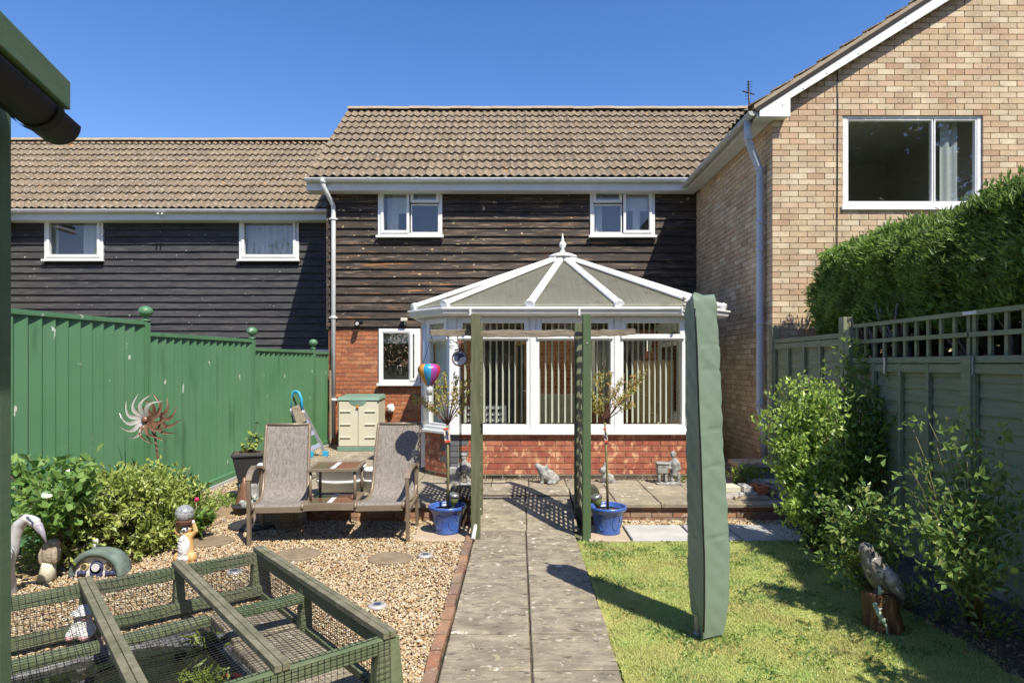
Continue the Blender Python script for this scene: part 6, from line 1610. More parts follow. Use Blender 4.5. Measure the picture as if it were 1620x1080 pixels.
m = MB(); m.box(x1 + .015, x1 + .10, 10.85, 11.2, PZ, .62); props(m.build('recycling_caddy', M['lid_green'], bevel=.01), 'green caddy squeezed beside the storage box', 'caddy')
# step ladder
sl = thing('step_ladder', 'folded aluminium step ladder with blue hoop leaning on the green fence', 'ladder', (-3.2, 10.1, PZ))
b0 = Vector((-3.17, 10.05, PZ)); t0_ = W(468, 640, 10.30); ax = (t0_ - b0); sd2 = Vector((.55, -.85, .0)).normalized() * .0 + Vector((.8, .2, .35)).normalized()
f_ = lambda a, s: b0 + ax * a + sd2 * s
for s in (-.13, .11): m = MB(); m.beam(f_(0, s), f_(1.0, s * .62), .05, .025, (0, 1, 0)); m.build('stile', M['alu'], sl)
for a in (.18, .42, .64): m = MB(); m.beam(f_(a, -.12), f_(a, .10), .07, .022, (0, -1, .3)); m.build('tread', M['alu'], sl)
m = MB(); pp = [f_(.66, -.09), f_(.66, .07), f_(.98, .06), f_(.98, -.07)]; m.slab([p + Vector((0, -.03, 0)) for p in pp], (0, -1, 0), .015); m.build('platform', M['rail_old'], sl)
m = MB(); hoop = [W(459, 645, 10.25), W(459.5, 630, 10.27), W(463, 621, 10.28), W(468, 618.5, 10.28), W(473, 621, 10.28), W(476.5, 630, 10.27), W(478, 648, 10.25)]; m.tube(hoop, .024, 8); m.build('hoop', M['blue_grip'], sl)
m = MB(); m.tube([hoop[0], hoop[0] + Vector((.02, 0, -.12))], .018, 8); m.tube([hoop[-1], hoop[-1] + Vector((.02, 0, -.1))], .018, 8); m.build('hoop_stub', M['alu'], sl)
for s in (-.13, .11): m = MB(); q = f_(0, s); m.box(q.x - .04, q.x + .04, q.y - .04, q.y + .03, PZ, PZ + .09); m.build('foot', M['blue_grip'], sl, bevel=.008)

# black planter with rose and things under it
bp = thing('square_planter', 'tapered black square planter by the fence, behind the left sling chair', 'planter', (-3.22, 7.5, .22))
c = Vector((-3.22, 7.55, 0)); m = MB(); h = .165
def sq(r, z, a=.35): return [c + Vector((r * 1.414 * math.cos(a + PI / 4 + k * PI / 2), r * 1.414 * math.sin(a + PI / 4 + k * PI / 2), z)) for k in range(4)]
m.hexa(sq(.105, .25) + sq(.175, .60)); m.hexa(sq(.185, .575) + sq(.185, .605)); m.build('pot', M['black_pot'], bp, bevel=.006)
m = MB(); m.slab(sq(.16, .606), (0, 0, 1), .004); m.build('soil', M['soil'], bp)
shrub('potted_rose', 'young rose with coppery top leaves growing in the black planter', 'plant', c + Vector((0, 0, .6)), [W(px, py, 7.5) for px, py in ((407, 668), (400, 682), (412, 682), (392, 690), (384, 700), (412, 698), (376, 702), (402, 706), (388, 712), (398, 700))], 'azalea', 'twig', 0, (.055, .085), .025, n_indiv=62, seed=61, stem_r=.006, t0=.45)
pd = thing('stone_pedestal', 'round grey stone pedestal under the black planter', 'pedestal', tuple(c))
m = MB(); m.lathe([(.15, 0), (.16, .04), (.13, .08), (.12, .2), (.14, .25)], c, 20); m.build('pedestal', M['stone'], pd)
gn = thing('shell_cone', 'striped brown cone shaped shell ornament below the black planter', 'ornament', tuple(W(383, 790, 7.2)))
c2 = Vector((-3.13, 7.22, .02)); m = MB(); m.lathe([(.09, 0), (.10, .05), (.085, .08), (.088, .10), (.07, .15), (.073, .17), (.05, .23), (.053, .245), (.025, .31), (.012, .35)], c2, 16); m.build('shell', M['copper'], gn)
m = MB(); m.lathe([(.03, 0), (.045, .03), (.02, .07)], c2 + Vector((-.02, -.1, 0)), 10); m.build('orange_base', M['orange_fur'], gn)
dg = thing('spotted_cat_ornament', 'thin white spotted garden ornament standing beside the left sling chair', 'ornament', tuple(W(414, 800, 7.0)))
c3 = Vector((-2.83, 6.98, .0)); m = MB(); m.lathe([(.06, 0), (.06, .03), (.03, .06), (.035, .25), (.03, .42), (.02, .5)], c3, 12); m.ball(c3 + Vector((-.01, 0, .54)), (.05, .04, .035), 10, 8); m.build('body', M['white_paint'], dg, remesh=.008)
pg_ = thing('pebble_bowl', 'grey bowl of stones on the gravel beside the fence', 'bowl', tuple(W(385, 800, 6.95)))
c4 = Vector((-3.02, 6.95, 0)); m = MB(); m.lathe([(.08, 0), (.12, .10), (.13, .11), (.11, .1)], c4, 16); m.build('bowl', M['black_pot'], pg_)
m = MB(); [m.ball(c4 + Vector((R.uniform(-.08, .08), R.uniform(-.08, .08), .12)), R.uniform(.025, .045), 8, 6) for _ in range(9)]; m.build('stones', M['stone'], pg_, kind='stuff')
# ================================================================ STATUES AND ORNAMENTS
def px3(Y): return lambda px, py, d=0: W(px, py, Y) + Vector((0, d, 0))
# boy figure
st = thing('boy_statue', 'pale stone boy figure standing left of the arch in front of the plinth', 'statue', (-.68, 7.75, PZ)); w = px3(7.75)
m = MB(); m.ball(w(733, 723), (.038, .04, .045)); m.lathe([(.05, 0), (.045, .018), (.03, .03)], w(733, 720), 12)
m.tube([w(734, 728), w(735, 735), w(735, 745)], [.03, .062, .058], 10); m.tube([w(730, 745), w(729, 757), w(728, 766)], [.036, .026, .028], 8); m.tube([w(739, 745), w(740, 757), w(741, 766)], [.036, .026, .028], 8)
m.tube([w(729, 732), w(725, 741, -.02), w(728, 748, -.04)], [.022, .02, .016], 8); m.tube([w(741, 732), w(745, 741, -.01), w(743, 749, -.03)], [.022, .02, .016], 8)
m.ball(w(728, 765, -.03), (.025, .045, .018)); m.ball(w(741, 765, -.03), (.025, .045, .018)); m.box(*[v for v in (w(722, 768).x, w(747, 768).x)], 7.68, 7.84, PZ - .002, PZ + .015)
m.build('figure', M['stone'], st, remesh=.007, smooth=2)
m = MB(); q = w(722, 752, .06); m.box(q.x - .09, q.x + .03, q.y - .04, q.y + .05, PZ, PZ + .20); m.build('stone_block', M['stone'], st, bevel=.01)
# pig
st = thing('pig_statue', 'white stone pig sitting with its snout raised in front of the conservatory plinth', 'statue', (.33, 7.8, PZ)); w = px3(7.82)
m = MB(); q = Vector((0, 0, 0))
m.tube([w(849, 735), w(853, 739), w(858, 744), w(865, 751), w(873, 756)], [.026, .042, .062, .082, .085], 12); m.ball(w(874, 757), (.088, .085, .075)); m.tube([w(847.5, 734), w(849, 735.5)], .024, 10)
for d in (-.04, .04): m.tube([w(860, 749, d), w(858, 757, d), w(857, 764, d)], [.035, .022, .024], 8); m.ball(w(872, 762, d * 2), (.055, .03, .028)); m.ball(w(864, 740, d * 1.2), (.028, .012, .032), q=Quaternion((0, 1, 0), .6))
m.ball(w(855, 765), (.03, .06, .014)); m.build('figure', M['stone'], st, remesh=.007, smooth=2)
# figure with stone bench
st = thing('monk_statue', 'hooded stone figure beside a small carved stone seat right of the right pot', 'statue', (1.94, 7.8, PZ)); w = px3(7.8)
m = MB(); m.ball(w(1065, 719), (.036, .038, .045)); m.tube([w(1065, 713), w(1065.5, 717)], [.012, .032], 8); m.tube([w(1066, 725), w(1068, 733), w(1067, 742), w(1066, 752)], [.03, .066, .058, .045], 10)
m.tube([w(1063, 748), w(1063, 764)], [.03, .024], 8); m.tube([w(1073, 747), w(1074, 763)], [.026, .022], 8); m.tube([w(1060, 730), w(1058, 741, -.03)], [.022, .018], 8); m.tube([w(1073, 731), w(1075, 743, -.02)], [.022, .018], 8)
m.box(w(1037, 766).x, w(1076, 766).x, 7.70, 7.88, PZ - .002, PZ + .02); m.build('figure', M['stone'], st, remesh=.007, smooth=2)
m = MB(); a, b = w(1039, 750).x, w(1056, 750).x; m.box(a, b, 7.75, 7.87, PZ + .13, PZ + .24); m.box(a - .01, b + .01, 7.74, 7.88, PZ + .24, PZ + .26); m.box(a + .01, a + .04, 7.76, 7.86, PZ + .02, PZ + .13); m.box(b - .04, b - .01, 7.76, 7.86, PZ + .02, PZ + .13); m.build('carved_seat', M['stone'], st, bevel=.008)
# rabbit behind right pot
st = thing('rabbit_statue', 'small mossy stone rabbit behind the stem of the right young tree', 'statue', (1.09, 7.85, PZ)); w = px3(7.85)
m = MB(); m.ball(w(962, 757), (.08, .06, .07)); m.ball(w(954, 744), (.045, .04, .045)); m.tube([w(955, 740), w(957, 731)], [.016, .01], 8); m.tube([w(958, 740), w(961, 732)], [.016, .01], 8); m.ball(w(972, 763), (.04, .04, .03)); m.ball(w(955, 765), (.05, .05, .018)); m.build('figure', M['stone'], st, remesh=.007, smooth=2)
# heron
st = thing('heron_statue', 'grey painted heron bending its long beak down at the left edge', 'statue', tuple(WG(20, 960))); w = px3(4.45)
m = MB(); m.tube([w(-20, 950, .1), w(-8, 918, .05), w(8, 893), w(18, 870), w(23, 848), w(30, 830), w(42, 820), (w(53, 822))], [.11, .085, .055, .046, .042, .040, .036, .03], 12)
m.ball(w(54, 825), (.042, .034, .036)); m.tube([w(58, 829), w(66, 843)], [.03, .018], 10); m.build('body', M['bird_pale'], st, remesh=.006, smooth=3)
m = MB(); m.tube([w(61, 829, -.004), w(68, 843, -.004), w(74, 858, -.004)], [.026, .018, .004], 8); m.build('beak', M['beak'], st)
m = MB(); m.tube([w(58, 825, -.032), w(48, 818, -.02), w(36, 816, -.0), w(27, 828, -.02), w(18, 842, .0)], [.004, .012, .013, .01, .004], 6); m.ball(w(57, 827, -.034), .007, 8, 6); m.build('crest', M['navy'], st)
for k_ in range(8): m = MB(); a = w(10 + k_ * 1.6, 898 - k_ * 5, -.05); m.tube([a + Vector((.03, 0, .01)), a + Vector((.048, -.005, -.03))], [.010, .003], 5); m.build('feather', M['bird_grey'], st)
m = MB(); b = WG(-18, 985); m.tube([b, w(-20, 950, .1)], .012, 8); m.tube([b + Vector((.05, 0, 0)), w(-14, 950, .1)], .012, 8); m.build('leg', M['bird_grey'], st)
# small owl figure on a post
st = thing('owl_statue', 'weathered stone owl perched on a short pale post beside the heron', 'statue', tuple(WG(75, 918))); w = px3(4.85)
m = MB(); m.ball(w(80, 874), (.072, .06, .105)); m.ball(w(84, 860), (.05, .05, .045)); m.tube([w(79, 857), w(78, 853)], [.016, .006], 6); m.tube([w(89, 857), w(90, 853)], [.016, .006], 6); m.ball(w(70, 878, -.02), (.022, .035, .075)); m.ball(w(90, 876, -.02), (.022, .035, .075)); m.build('bird', M['owl'], st, remesh=.006, smooth=1)
m = MB(); b = WG(73, 919); m.tube([b, b.lerp(w(78, 888), .6), w(78, 888)], [.065, .052, .048], 12); m.build('perch', M['cream_plastic'], st)
# toadstool house
st = thing('toadstool_house', 'low toadstool fairy house with spotted grey green roof behind the pond frame', 'ornament', tuple(WG(174, 908))); c = Vector((-3.30, 5.08, 0))
m = MB(); N2 = 18; rings = []
for yy, q in ((-.165, 1.0), (-.15, 1.04), (-.05, 1.02), (.04, .85), (.10, .5)):
    rings.append([c + Vector((.202 * q * math.cos(PI * i / N2), yy, .012 + .198 * q * math.sin(PI * i / N2))) for i in range(N2 + 1)])
rings.insert(0, [c + Vector((.174 * math.cos(PI * i / N2), -.165, .012 + .150 * math.sin(PI * i / N2))) for i in range(N2 + 1)])
rings.insert(0, [c + Vector((.174 * math.cos(PI * i / N2), -.12, .012 + .150 * math.sin(PI * i / N2))) for i in range(N2 + 1)])
m.add([p for r_ in rings for p in r_], [(j * (N2 + 1) + i, j * (N2 + 1) + i + 1, (j + 1) * (N2 + 1) + i + 1, (j + 1) * (N2 + 1) + i) for j in range(len(rings) - 1) for i in range(N2)] + [tuple((len(rings) - 1) * (N2 + 1) + i for i in range(N2 + 1))], 0, True); m.build('roof', M['toad_roof'], st)
m = MB(); m.slab([c + Vector((.176 * math.cos(PI * i / N2), -.13, .005 + .155 * math.sin(PI * i / N2))) for i in range(N2 + 1)], (0, 1, 0), .05); m.build('wall', M['white_paint'], st)
for dx in (-.095, .095): m = MB(); m.lathe([(.036, 0), (.03, .012)], c + Vector((dx, -.130, .08)), 16, ax=(0, -1, 0)); f_ = m.build('window', M['cane_gold'], st); m = MB(); m.lathe([(.022, 0), (.022, .014)], c + Vector((dx, -.130, .08)), 14, ax=(0, -1, 0)); m.build('pane', M['dark_wood'], f_)
m = MB(); m.lathe([(.055, 0), (.045, .016)], c + Vector((0, -.132, .07)), 18, ax=(0, -1, 0)); m.box(c.x - .045, c.x + .045, c.y - .148, c.y - .13, 0, .07); m.build('door', M['navy'], st); m = MB(); m.lathe([(.035, 0), (.03, .02)], c + Vector((0, -.133, .075)), 16, ax=(0, -1, 0)); m.build('door_pane', M['plastic_grey'], st)
m = MB(); m.tube([c + Vector((-.12, .02, .17)), c + Vector((-.12, .02, .25))], .026, 10); m.build('chimney', M['white_paint'], st)
m = MB()
for a, b in ((-.17, .45), (-.11, .75), (-.04, .93), (.04, .92), (.11, .76), (.17, .42)): m.ball(c + Vector((.192 * math.cos(PI * (.5 - a * 2.4)), -.150, .012 + .186 * math.sin(PI * (.5 - a * 2.4)))), (.011, .011, .011), 8, 6)
m.build('spots', M['white_paint'], st)
m = MB()
for a in (-.13, -.1, .09, .12, .15): m.ball(c + Vector((a, -.14, .03)), (.022, .016, .022), 8, 6)
m.build('painted_flowers', M['navy'], st)
# meerkat
st = thing('meerkat_ornament', 'orange and white meerkat ornament holding up a crackled glass globe', 'ornament', tuple(WG(294, 888))); Y = 5.34; w = px3(Y)
m = MB(); m.tube([w(294, 888), w(294, 875), w(294.5, 855), w(295, 842)], [.07, .068, .056, .045], 12); m.ball(w(284, 880, -.02), (.04, .04, .045)); m.ball(w(305, 880, -.02), (.04, .04, .045)); m.ball(w(295, 836), (.044, .042, .042))
m.tube([w(288, 848), w(279, 840), w(282, 828)], [.022, .02, .017], 8); m.tube([w(302, 848), w(310, 839), w(306, 827)], [.022, .02, .017], 8); m.build('body', M['orange_fur'], st, remesh=.006, smooth=2)
m = MB(); m.ball(w(294.5, 862, -.034), (.050, .045, .10)); m.ball(w(294, 880, -.036), (.056, .045, .04)); m.ball(w(295, 835, -.018), (.038, .034, .03)); m.ball(w(281, 826, -.01), (.014, .014, .018)); m.ball(w(306.5, 825, -.01), (.014, .014, .018)); m.build('pale_fur', M['white_paint'], st)
m = MB(); m.ball(w(296, 836, -.054), (.010, .008, .008), 8, 6); m.ball(w(290.5, 833, -.045), (.009, .007, .01), 8, 6); m.ball(w(300.5, 833, -.045), (.009, .007, .01), 8, 6); m.build('eyes_and_nose', M['black_metal'], st)
m = MB(); m.ball(w(293, 842, -.02), (.034, .03, .018)); m.build('chest_patch', M['owl'], st)
m = MB(); m.lathe([(.066, -.01), (.072, .0), (.07, .014), (.076, .02), (.07, .03)], w(293, 827), 18); m.build('nest_ring', M['twig'], st)
m = MB(); m.ball(w(292, 812), (.076, .076, .074), 24, 16); m.build('globe', M['globe'], st)
for k_ in range(6): m = MB(); z0 = 850 + k_ * 6; m.tube([w(287, z0 - 3, -.065), w(294, z0 + 2, -.078), w(301, z0 - 3, -.065)], .0028, 5); m.build('fur_stripe', M['plastic_grey'], st)
# gnome girl by the pond
b = WG(130, 1006, .06); Y = b.y; w = px3(Y)
st = thing('girl_ornament', 'small white and pink girl ornament in a hat on the pond edge', 'ornament', tuple(b))
m = MB(); m.ball(w(130, 996), (.075, .06, .05)); m.ball(w(131, 985), (.05, .045, .05)); m.ball(w(132, 972), (.042, .04, .042)); m.ball(w(120, 1000, -.03), (.035, .04, .03)); m.ball(w(141, 1000, -.03), (.035, .04, .03)); m.lathe([(.07, 0), (.066, .01), (.036, .016), (.034, .035), (.02, .045)], w(132, 969), 16); m.build('figure', M['white_paint'], st, remesh=.006, smooth=1)
for px in (120, 142): m = MB(); m.ball(w(px, 1002, -.06), (.024, .018, .016), 8, 6); m.build('shoe', M['pink'], st)
for px in (126, 138): m = MB(); m.ball(w(px, 976, -.03), (.01, .012, .01), 8, 6); m.build('cheek', M['pink'], st)
# sun spinner
ss = thing('sun_spinner', 'rusty copper and silver sun shaped wind spinner on a thin pole behind the azalea', 'wind spinner', (-3.65, 6.5, 0)); Y = 6.45; c = W(233, 663, Y)
m = MB(); m.tube([W(261, 800, 6.5), W(247, 705, 6.5), c + Vector((.03, .06, -.03))], [.012, .011, .01], 8); m.build('pole', M['copper'], ss)
def blade(mm, r0, r1, cv_):
    m = MB(); vs = []; n_ = 9
    for i in range(n_):
        s = i / (n_ - 1); r = r0 + (r1 - r0) * s; a = cv_ * (math.sin(s * PI * 1.35)) ; wd_ = .023 * (math.sin(PI * min(1, .18 + .82 * s)) ** .8) * (1 - .35 * s) + .001; d = .03 * math.sin(s * 3)
        tx, tz = math.cos(a), math.sin(a)
        vs += [(r * tx - tz * wd_, -d - .006, r * tz + tx * wd_), (r * tx, -d, r * tz), (r * tx + tz * wd_, -d - .006, r * tz - tx * wd_)]
    m.add(vs, [(3 * i + j, 3 * i + j + 1, 3 * i + j + 4, 3 * i + j + 3) for i in range(n_ - 1) for j in range(2)], 0, True)
    return m.mesh('blade', mm)
bs, bc = blade(M['silver'], .03, .27, .30), blade(M['copper'], .03, .255, -.30)
for k_ in range(12):
    inst('blade', bs if k_ in (3, 4, 5, 6, 7, 8, 2) else bc, c + Vector((0, -.03, 0)), (0, -k_ * 2 * PI / 12, 0), (1, 1, 1), ss)
for k_ in range(11): inst('blade', bc, c + Vector((.07, .05, -.0)), (0, -(k_ + .5) * 2 * PI / 11, 0), (1, 1, 1), ss)
m = MB(); m.ball(c + Vector((-.0, -.05, 0)), (.032, .02, .032)); m.build('hub', M['copper'], ss)
# bird of prey on a stump with lizard
b = WG(1400, 994); w = px3(b.y)
sp = thing('tree_stump', 'dark varnished stump carrying the bird sculpture at the lawn edge', 'stump', tuple(b))
m = MB(); vs = []; N_ = 22
for j, (r, z) in enumerate(((.125, -.01), (.118, .03), (.105, .1), (.10, .17), (.098, .22), (.09, .232))):
    for i in range(N_):
        a = 2 * PI * i / N_; q = r * (1 + .07 * math.sin(a * 5 + 1) + .05 * math.sin(a * 9 + j * .4) + R.uniform(-.02, .02)); vs.append((b.x - .005 + q * math.cos(a) - .03 * (z / .23), b.y + q * math.sin(a), z + (.012 * math.sin(a * 2) if j > 3 else 0)))
m.add(vs, [(j * N_ + i, j * N_ + (i + 1) % N_, (j + 1) * N_ + (i + 1) % N_, (j + 1) * N_ + i) for j in range(5) for i in range(N_)] + [tuple(5 * N_ + i for i in range(N_))], 0, True); m.build('trunk', M['stump'], sp)
bd = thing('falcon_statue', 'speckled grey bird of prey sculpture perched on the dark stump', 'statue', tuple(w(1395, 945)))
m = MB(); m.tube([w(1372, 872), w(1378, 885), w(1389, 905), w(1397, 922), w(1404, 934)], [.044, .062, .078, .066, .035], 12); m.ball(w(1370, 868), (.046, .044, .042)); m.tube([w(1366, 868), w(1361, 873)], [.018, .005], 6)
m.tube([w(1396, 926), w(1390, 936), w(1386, 944)], [.04, .028, .022], 8); m.tube([w(1402, 930, .03), w(1396, 940, .02), w(1391, 946, .01)], [.036, .026, .02], 8); m.ball(w(1384, 946), (.03, .03, .014)); m.build('body', M['falcon'], bd, remesh=.006, smooth=1)
m = MB(); m.tube([w(1392, 893, -.055), w(1400, 908, -.062), w(1412, 926, -.04), w(1427, 945, -.02)], [.022, .046, .04, .012], 10); m.build('wing', M['bird_grey'], bd, remesh=.006)
m = MB(); m.tube([w(1400, 920), w(1414, 936), w(1428, 946)], [.045, .032, .02], 8); m.build('tail', M['bird_grey'], bd)
for k_ in range(5): m = MB(); a = w(1393 + k_ * 3, 897 + k_ * 6, -.085); m.tube([a, a + Vector((.03, 0, -.045))], [.009, .003], 5); m.build('feather', M['bird_pale'], bd)
lz = thing('lizard_ornament', 'pale green lizard climbing the front of the dark stump', 'ornament', tuple(w(1380, 960)))
m = MB(); m.ball(w(1370, 947, -.10), (.013, .014, .018)); m.tube([w(1371, 949, -.105), w(1374, 958, -.115), w(1379, 968, -.122), w(1384, 978, -.124), w(1385, 988, -.125), w(1392, 996, -.125)], [.012, .016, .013, .007, .005, .002], 8)
for px, py, qx, qy in ((1372, 953, 1367, 950), (1373, 954, 1379, 950), (1379, 967, 1374, 972), (1380, 966, 1387, 968)): m.tube([w(px, py, -.115), w(qx, qy, -.115)], [.006, .004], 5)
m.tube([w(1383, 935, -.06), w(1385, 928, -.06), w(1382, 922, -.06)], [.012, .014, .008], 8)
m.build('body', M['lizard'], lz)
# stepping stones and solar lights
for px, py, r, lab in ((470, 879, .20, 'round brown stepping stone nearest the pond frame'), (618, 885, .19, 'round brown stepping stone below the right sling chair'), (334, 858, .20, 'round brown stepping stone between meerkat and left chair leg')):
    c = WG(px, py); m = MB(); vs = []; n_ = 24
    for r_, z in ((1.0, -.004), (1.0, .016), (.93, .024), (.4, .024)):
        for i in range(n_): a = 2 * PI * i / n_; q = r * r_ * (1 + .03 * math.sin(3 * a + px)); vs.append((c.x + q * math.cos(a), c.y + q * math.sin(a) * .85, z))
    m.add(vs, [(j * n_ + i, j * n_ + (i + 1) % n_, (j + 1) * n_ + (i + 1) % n_, (j + 1) * n_ + i) for j in range(3) for i in range(n_)] + [tuple(3 * n_ + i for i in range(n_))])
    props(m.build('stepping_stone', M['step_stone']), lab, 'stepping stone', 'round stepping stones in the gravel')
for px, py, lab in ((597, 961, 'round solar light set in the gravel right of the pond frame'), (673, 881, 'round solar light in the gravel near the path edging'), (371, 907, 'round solar light in the gravel behind the pond frame')):
    c = WG(px, py); t = thing('solar_light', lab, 'solar light', tuple(c), 'solar disc lights in the gravel')
    m = MB(); m.lathe([(.062, 0), (.064, .018), (.058, .026), (.046, .028)], c, 22); m.build('ring', M['silver'], t); m = MB(); m.lathe([(.045, .02), (.044, .0285)], c, 18); m.build('lens', M['globe'], t)
    m = MB(); m.box(c.x - .022, c.x + .022, c.y - .022, c.y + .022, .0286, .030); m.build('solar_cell', M['navy'], t)

# ================================================================ THINGS ON THE RIGHT OF THE PATIO
bl = [(1146, 772, 'stone'), (1160, 772, 'stone'), (1175, 773, 'stone'), (1190, 774, 'stone'), (1203, 773, 'old_brick'), (1155, 760, 'cream_plastic'), (1181, 758, 'stone'), (1204, 758, 'red_brick')]
lab_ = ['grey block at the left end of the lower row by the parasol', 'grey block second in the lower row by the parasol', 'grey block in the middle of the lower row', 'grey block right in the lower row, next to the brick', 'brown brick at the bottom right of the small pile', 'cream block on top of the pile by the parasol', 'grey block on top in the middle of the pile', 'red brick with a dark painted hollow on top right of the pile']
for (px, py, mm), lb in zip(bl, lab_):
    Y = 6.95; x = (px - 820) / 1000 * Y; top = py < 765; z = PZ + .068 if top else PZ + .001
    wd_ = .19 if mm == 'cream_plastic' else .115 if 'brick' in mm else .098
    a = R.uniform(-.12, .12) * (1 if top else .3); m = MB(); c = Vector((x, Y + .05, z)); q = Matrix.Rotation(a, 3, 'Z')
    k_ = [c + q @ Vector((sx * wd_ / 2, sy * .1, zz)) for zz in (0, .066) for sx, sy in ((-1, -1), (1, -1), (1, 1), (-1, 1))]
    m.hexa(k_)
    if mm == 'red_brick': m.lathe([(.03, .0655), (.03, .0672)], c, 12, mi=1, sy=1.8)  # flat dark disc stands in for the shade inside the hollow
    props(m.build('loose_brick', [M[mm if mm != 'stone' else 'grey_slab'], M['dark']], bevel=.006), lb, 'brick', 'loose bricks and blocks on the patio corner')
tr2 = thing('plant_tray', 'black plastic tray on the patio beside the loose bricks', 'tray', (2.75, 7.4, PZ))
m = MB(); m.lathe([(.17, 0), (.2, .08), (.21, .085), (.19, .08), (.17, .02)], (2.72, 7.35, PZ), 24); m.build('tray', M['black_pot'], tr2)
shrub('patio_strawberry', 'leafy green plant growing behind the loose bricks', 'plant', (2.55, 7.45, PZ), [W(px, py, 7.4) for px, py in ((1160, 742), (1172, 736), (1185, 733), (1198, 735), (1210, 742), (1165, 750), (1205, 750), (1180, 745), (1192, 742))], 'green_small', 'cane', 130, (.04, .07), .03, n_indiv=50, seed=71, stem_r=.005, t0=.5)
sx_ = [(1168, 1240, 8.0, 8.9, .48, .40, 'upper sandstone slab step beside the house corner'), (1180, 1256, 7.6, 8.0, .30, .22, 'lower grey slab step in front of the upper step')]
m = MB(); m.box(2.72, 3.22, 7.75, 8.08, PZ, .40); props(m.build('stone_block', M['old_mortar'], bevel=.01), 'grey block base under the sandstone slab step', 'step')
m = MB(); m.box(2.68, 3.24, 7.70, 8.08, .401, .455); props(m.build('step_slab', M['sand_slab'], bevel=.008), 'sandstone slab step beside the brick house corner', 'step')
m = MB(); m.box(2.80, 3.24, 7.40, 7.72, PZ + .001, .27); props(m.build('step_slab', M['grey_slab'], bevel=.008), 'lower grey slab step in front of the sandstone step', 'step')
m = MB(); m.beam((2.62, 7.62, .27), (2.95, 6.75, .24), .08, .09); props(m.build('timber_edging', M['rail_old']), 'weathered timber lying along the patio corner', 'timber')
m = MB(); m.box(2.35, 2.72, 6.85, 7.05, PZ + .001, PZ + .035); props(m.build('offcut_slab', M['sand_slab'], bevel=.004), 'thin sandy offcut slab right of the red brick', 'slab')

# ================================================================ POND
U3 = Vector((U[0], U[1], 0)); V3 = Vector((Vv[0], Vv[1], 0)); Cc = Vector((C0[0], C0[1], 0))
Q = lambda s, t_, z: Cc + U3 * s + V3 * t_ + Vector((0, 0, z))
m = MB(); vs = []
for i in range(48):
    a = 2 * PI * i / 48; e = .5; ca, sa = math.cos(a), math.sin(a)
    vs.append(Q(1.42 + .98 * math.copysign(abs(ca) ** e, ca) + .02 * math.sin(a * 5), 1.12 + .74 * math.copysign(abs(sa) ** e, sa) + .02 * math.sin(a * 7), .016))
m.add(vs, [tuple(range(48))]); m.build('pond_water', M['water'], kind='structure')
ring = [(v - Vector((0, 0, .016))) for v in vs]; cen = Q(1.42, 1.12, 0)
m = MB(); rows3 = []
for k_, (f_, z) in enumerate(((.97, .010), (.99, .04), (1.03, .062), (1.08, .06), (1.13, .03), (1.16, .01))):
    rows3 += [cen + (p - cen) * (f_ + R.uniform(-.01, .01)) + Vector((0, 0, z + R.uniform(-.008, .010))) for p in ring]
m.add(rows3, [(j * 48 + i, j * 48 + (i + 1) % 48, (j + 1) * 48 + (i + 1) % 48, (j + 1) * 48 + i) for j in range(5) for i in range(48)], 0, True)
props(m.build('pond_liner', M['liner']), 'crumpled black pond liner edge round the netted pond', 'pond liner')
m = MB(); m.add([Q(-.02, -.02, .002), Q(2.6, -.02, .002), Q(2.6, 2.0, .002), Q(-.02, 2.0, .002)], [(0, 1, 2, 3)]); m.build('pond_surround', M['soil'], kind='structure')
for i, (s0, s1, t0, t1) in enumerate(((.06, .42, .36, .84), (.06, .44, .87, 1.32), (.07, .43, 1.35, 1.80))):
    m = MB(); z = .085; dz = R.uniform(-.006, .006); m.hexa([Q(s1, t0, .01), Q(s0, t0, .01), Q(s0, t1, .01), Q(s1, t1, .01), Q(s1, t0, z + dz), Q(s0, t0, z - .01), Q(s0, t1, z), Q(s1, t1, z + .004)])
    props(m.build('pond_edge_slab', M['slab'], bevel=.006), ['slab on the pond edge farthest from the camera, under the net', 'middle slab on the pond edge under the net', 'slab on the pond edge nearest the camera, under the net'][i], 'slab', 'slabs edging the pond')
pf = thing('pond_cover', 'green timber frame with weathered battens and black netting over the garden pond', 'pond cover', tuple(Cc))
ZT = .325
def bm2(a, b, w_, h, nm, mm, bev=.004): m = MB(); m.beam(a, b, w_, h); return m.build(nm, M[mm], pf, bevel=bev)
bm2(Q(.03, 0, ZT - .035), Q(2.6, 0, ZT - .035), .06, .07, 'rail', 'pond_wood'); bm2(Q(.0, 1.83, ZT - .035), Q(2.6, 1.83, ZT - .035), .06, .07, 'rail', 'pond_wood'); bm2(Q(.0, .03, ZT - .035), Q(.0, 1.80, ZT - .035), .05, .07, 'rail', 'pond_wood')
for s0, s1 in ((.035, .485), (.555, .995), (1.065, 1.515), (1.585, 2.6)): bm2(Q(s0, .86, ZT - .075), Q(s1, .86, ZT - .075), .075, .045, 'middle_rail', 'pond_wood')
bm2(Q(-.02, 0.06, .075), Q(2.6, .06, .075), .05, .065, 'lower_rail', 'pond_wood'); bm2(Q(.0, .05, .04), Q(.0, 1.8, .04), .04, .05, 'lower_rail', 'pond_wood')
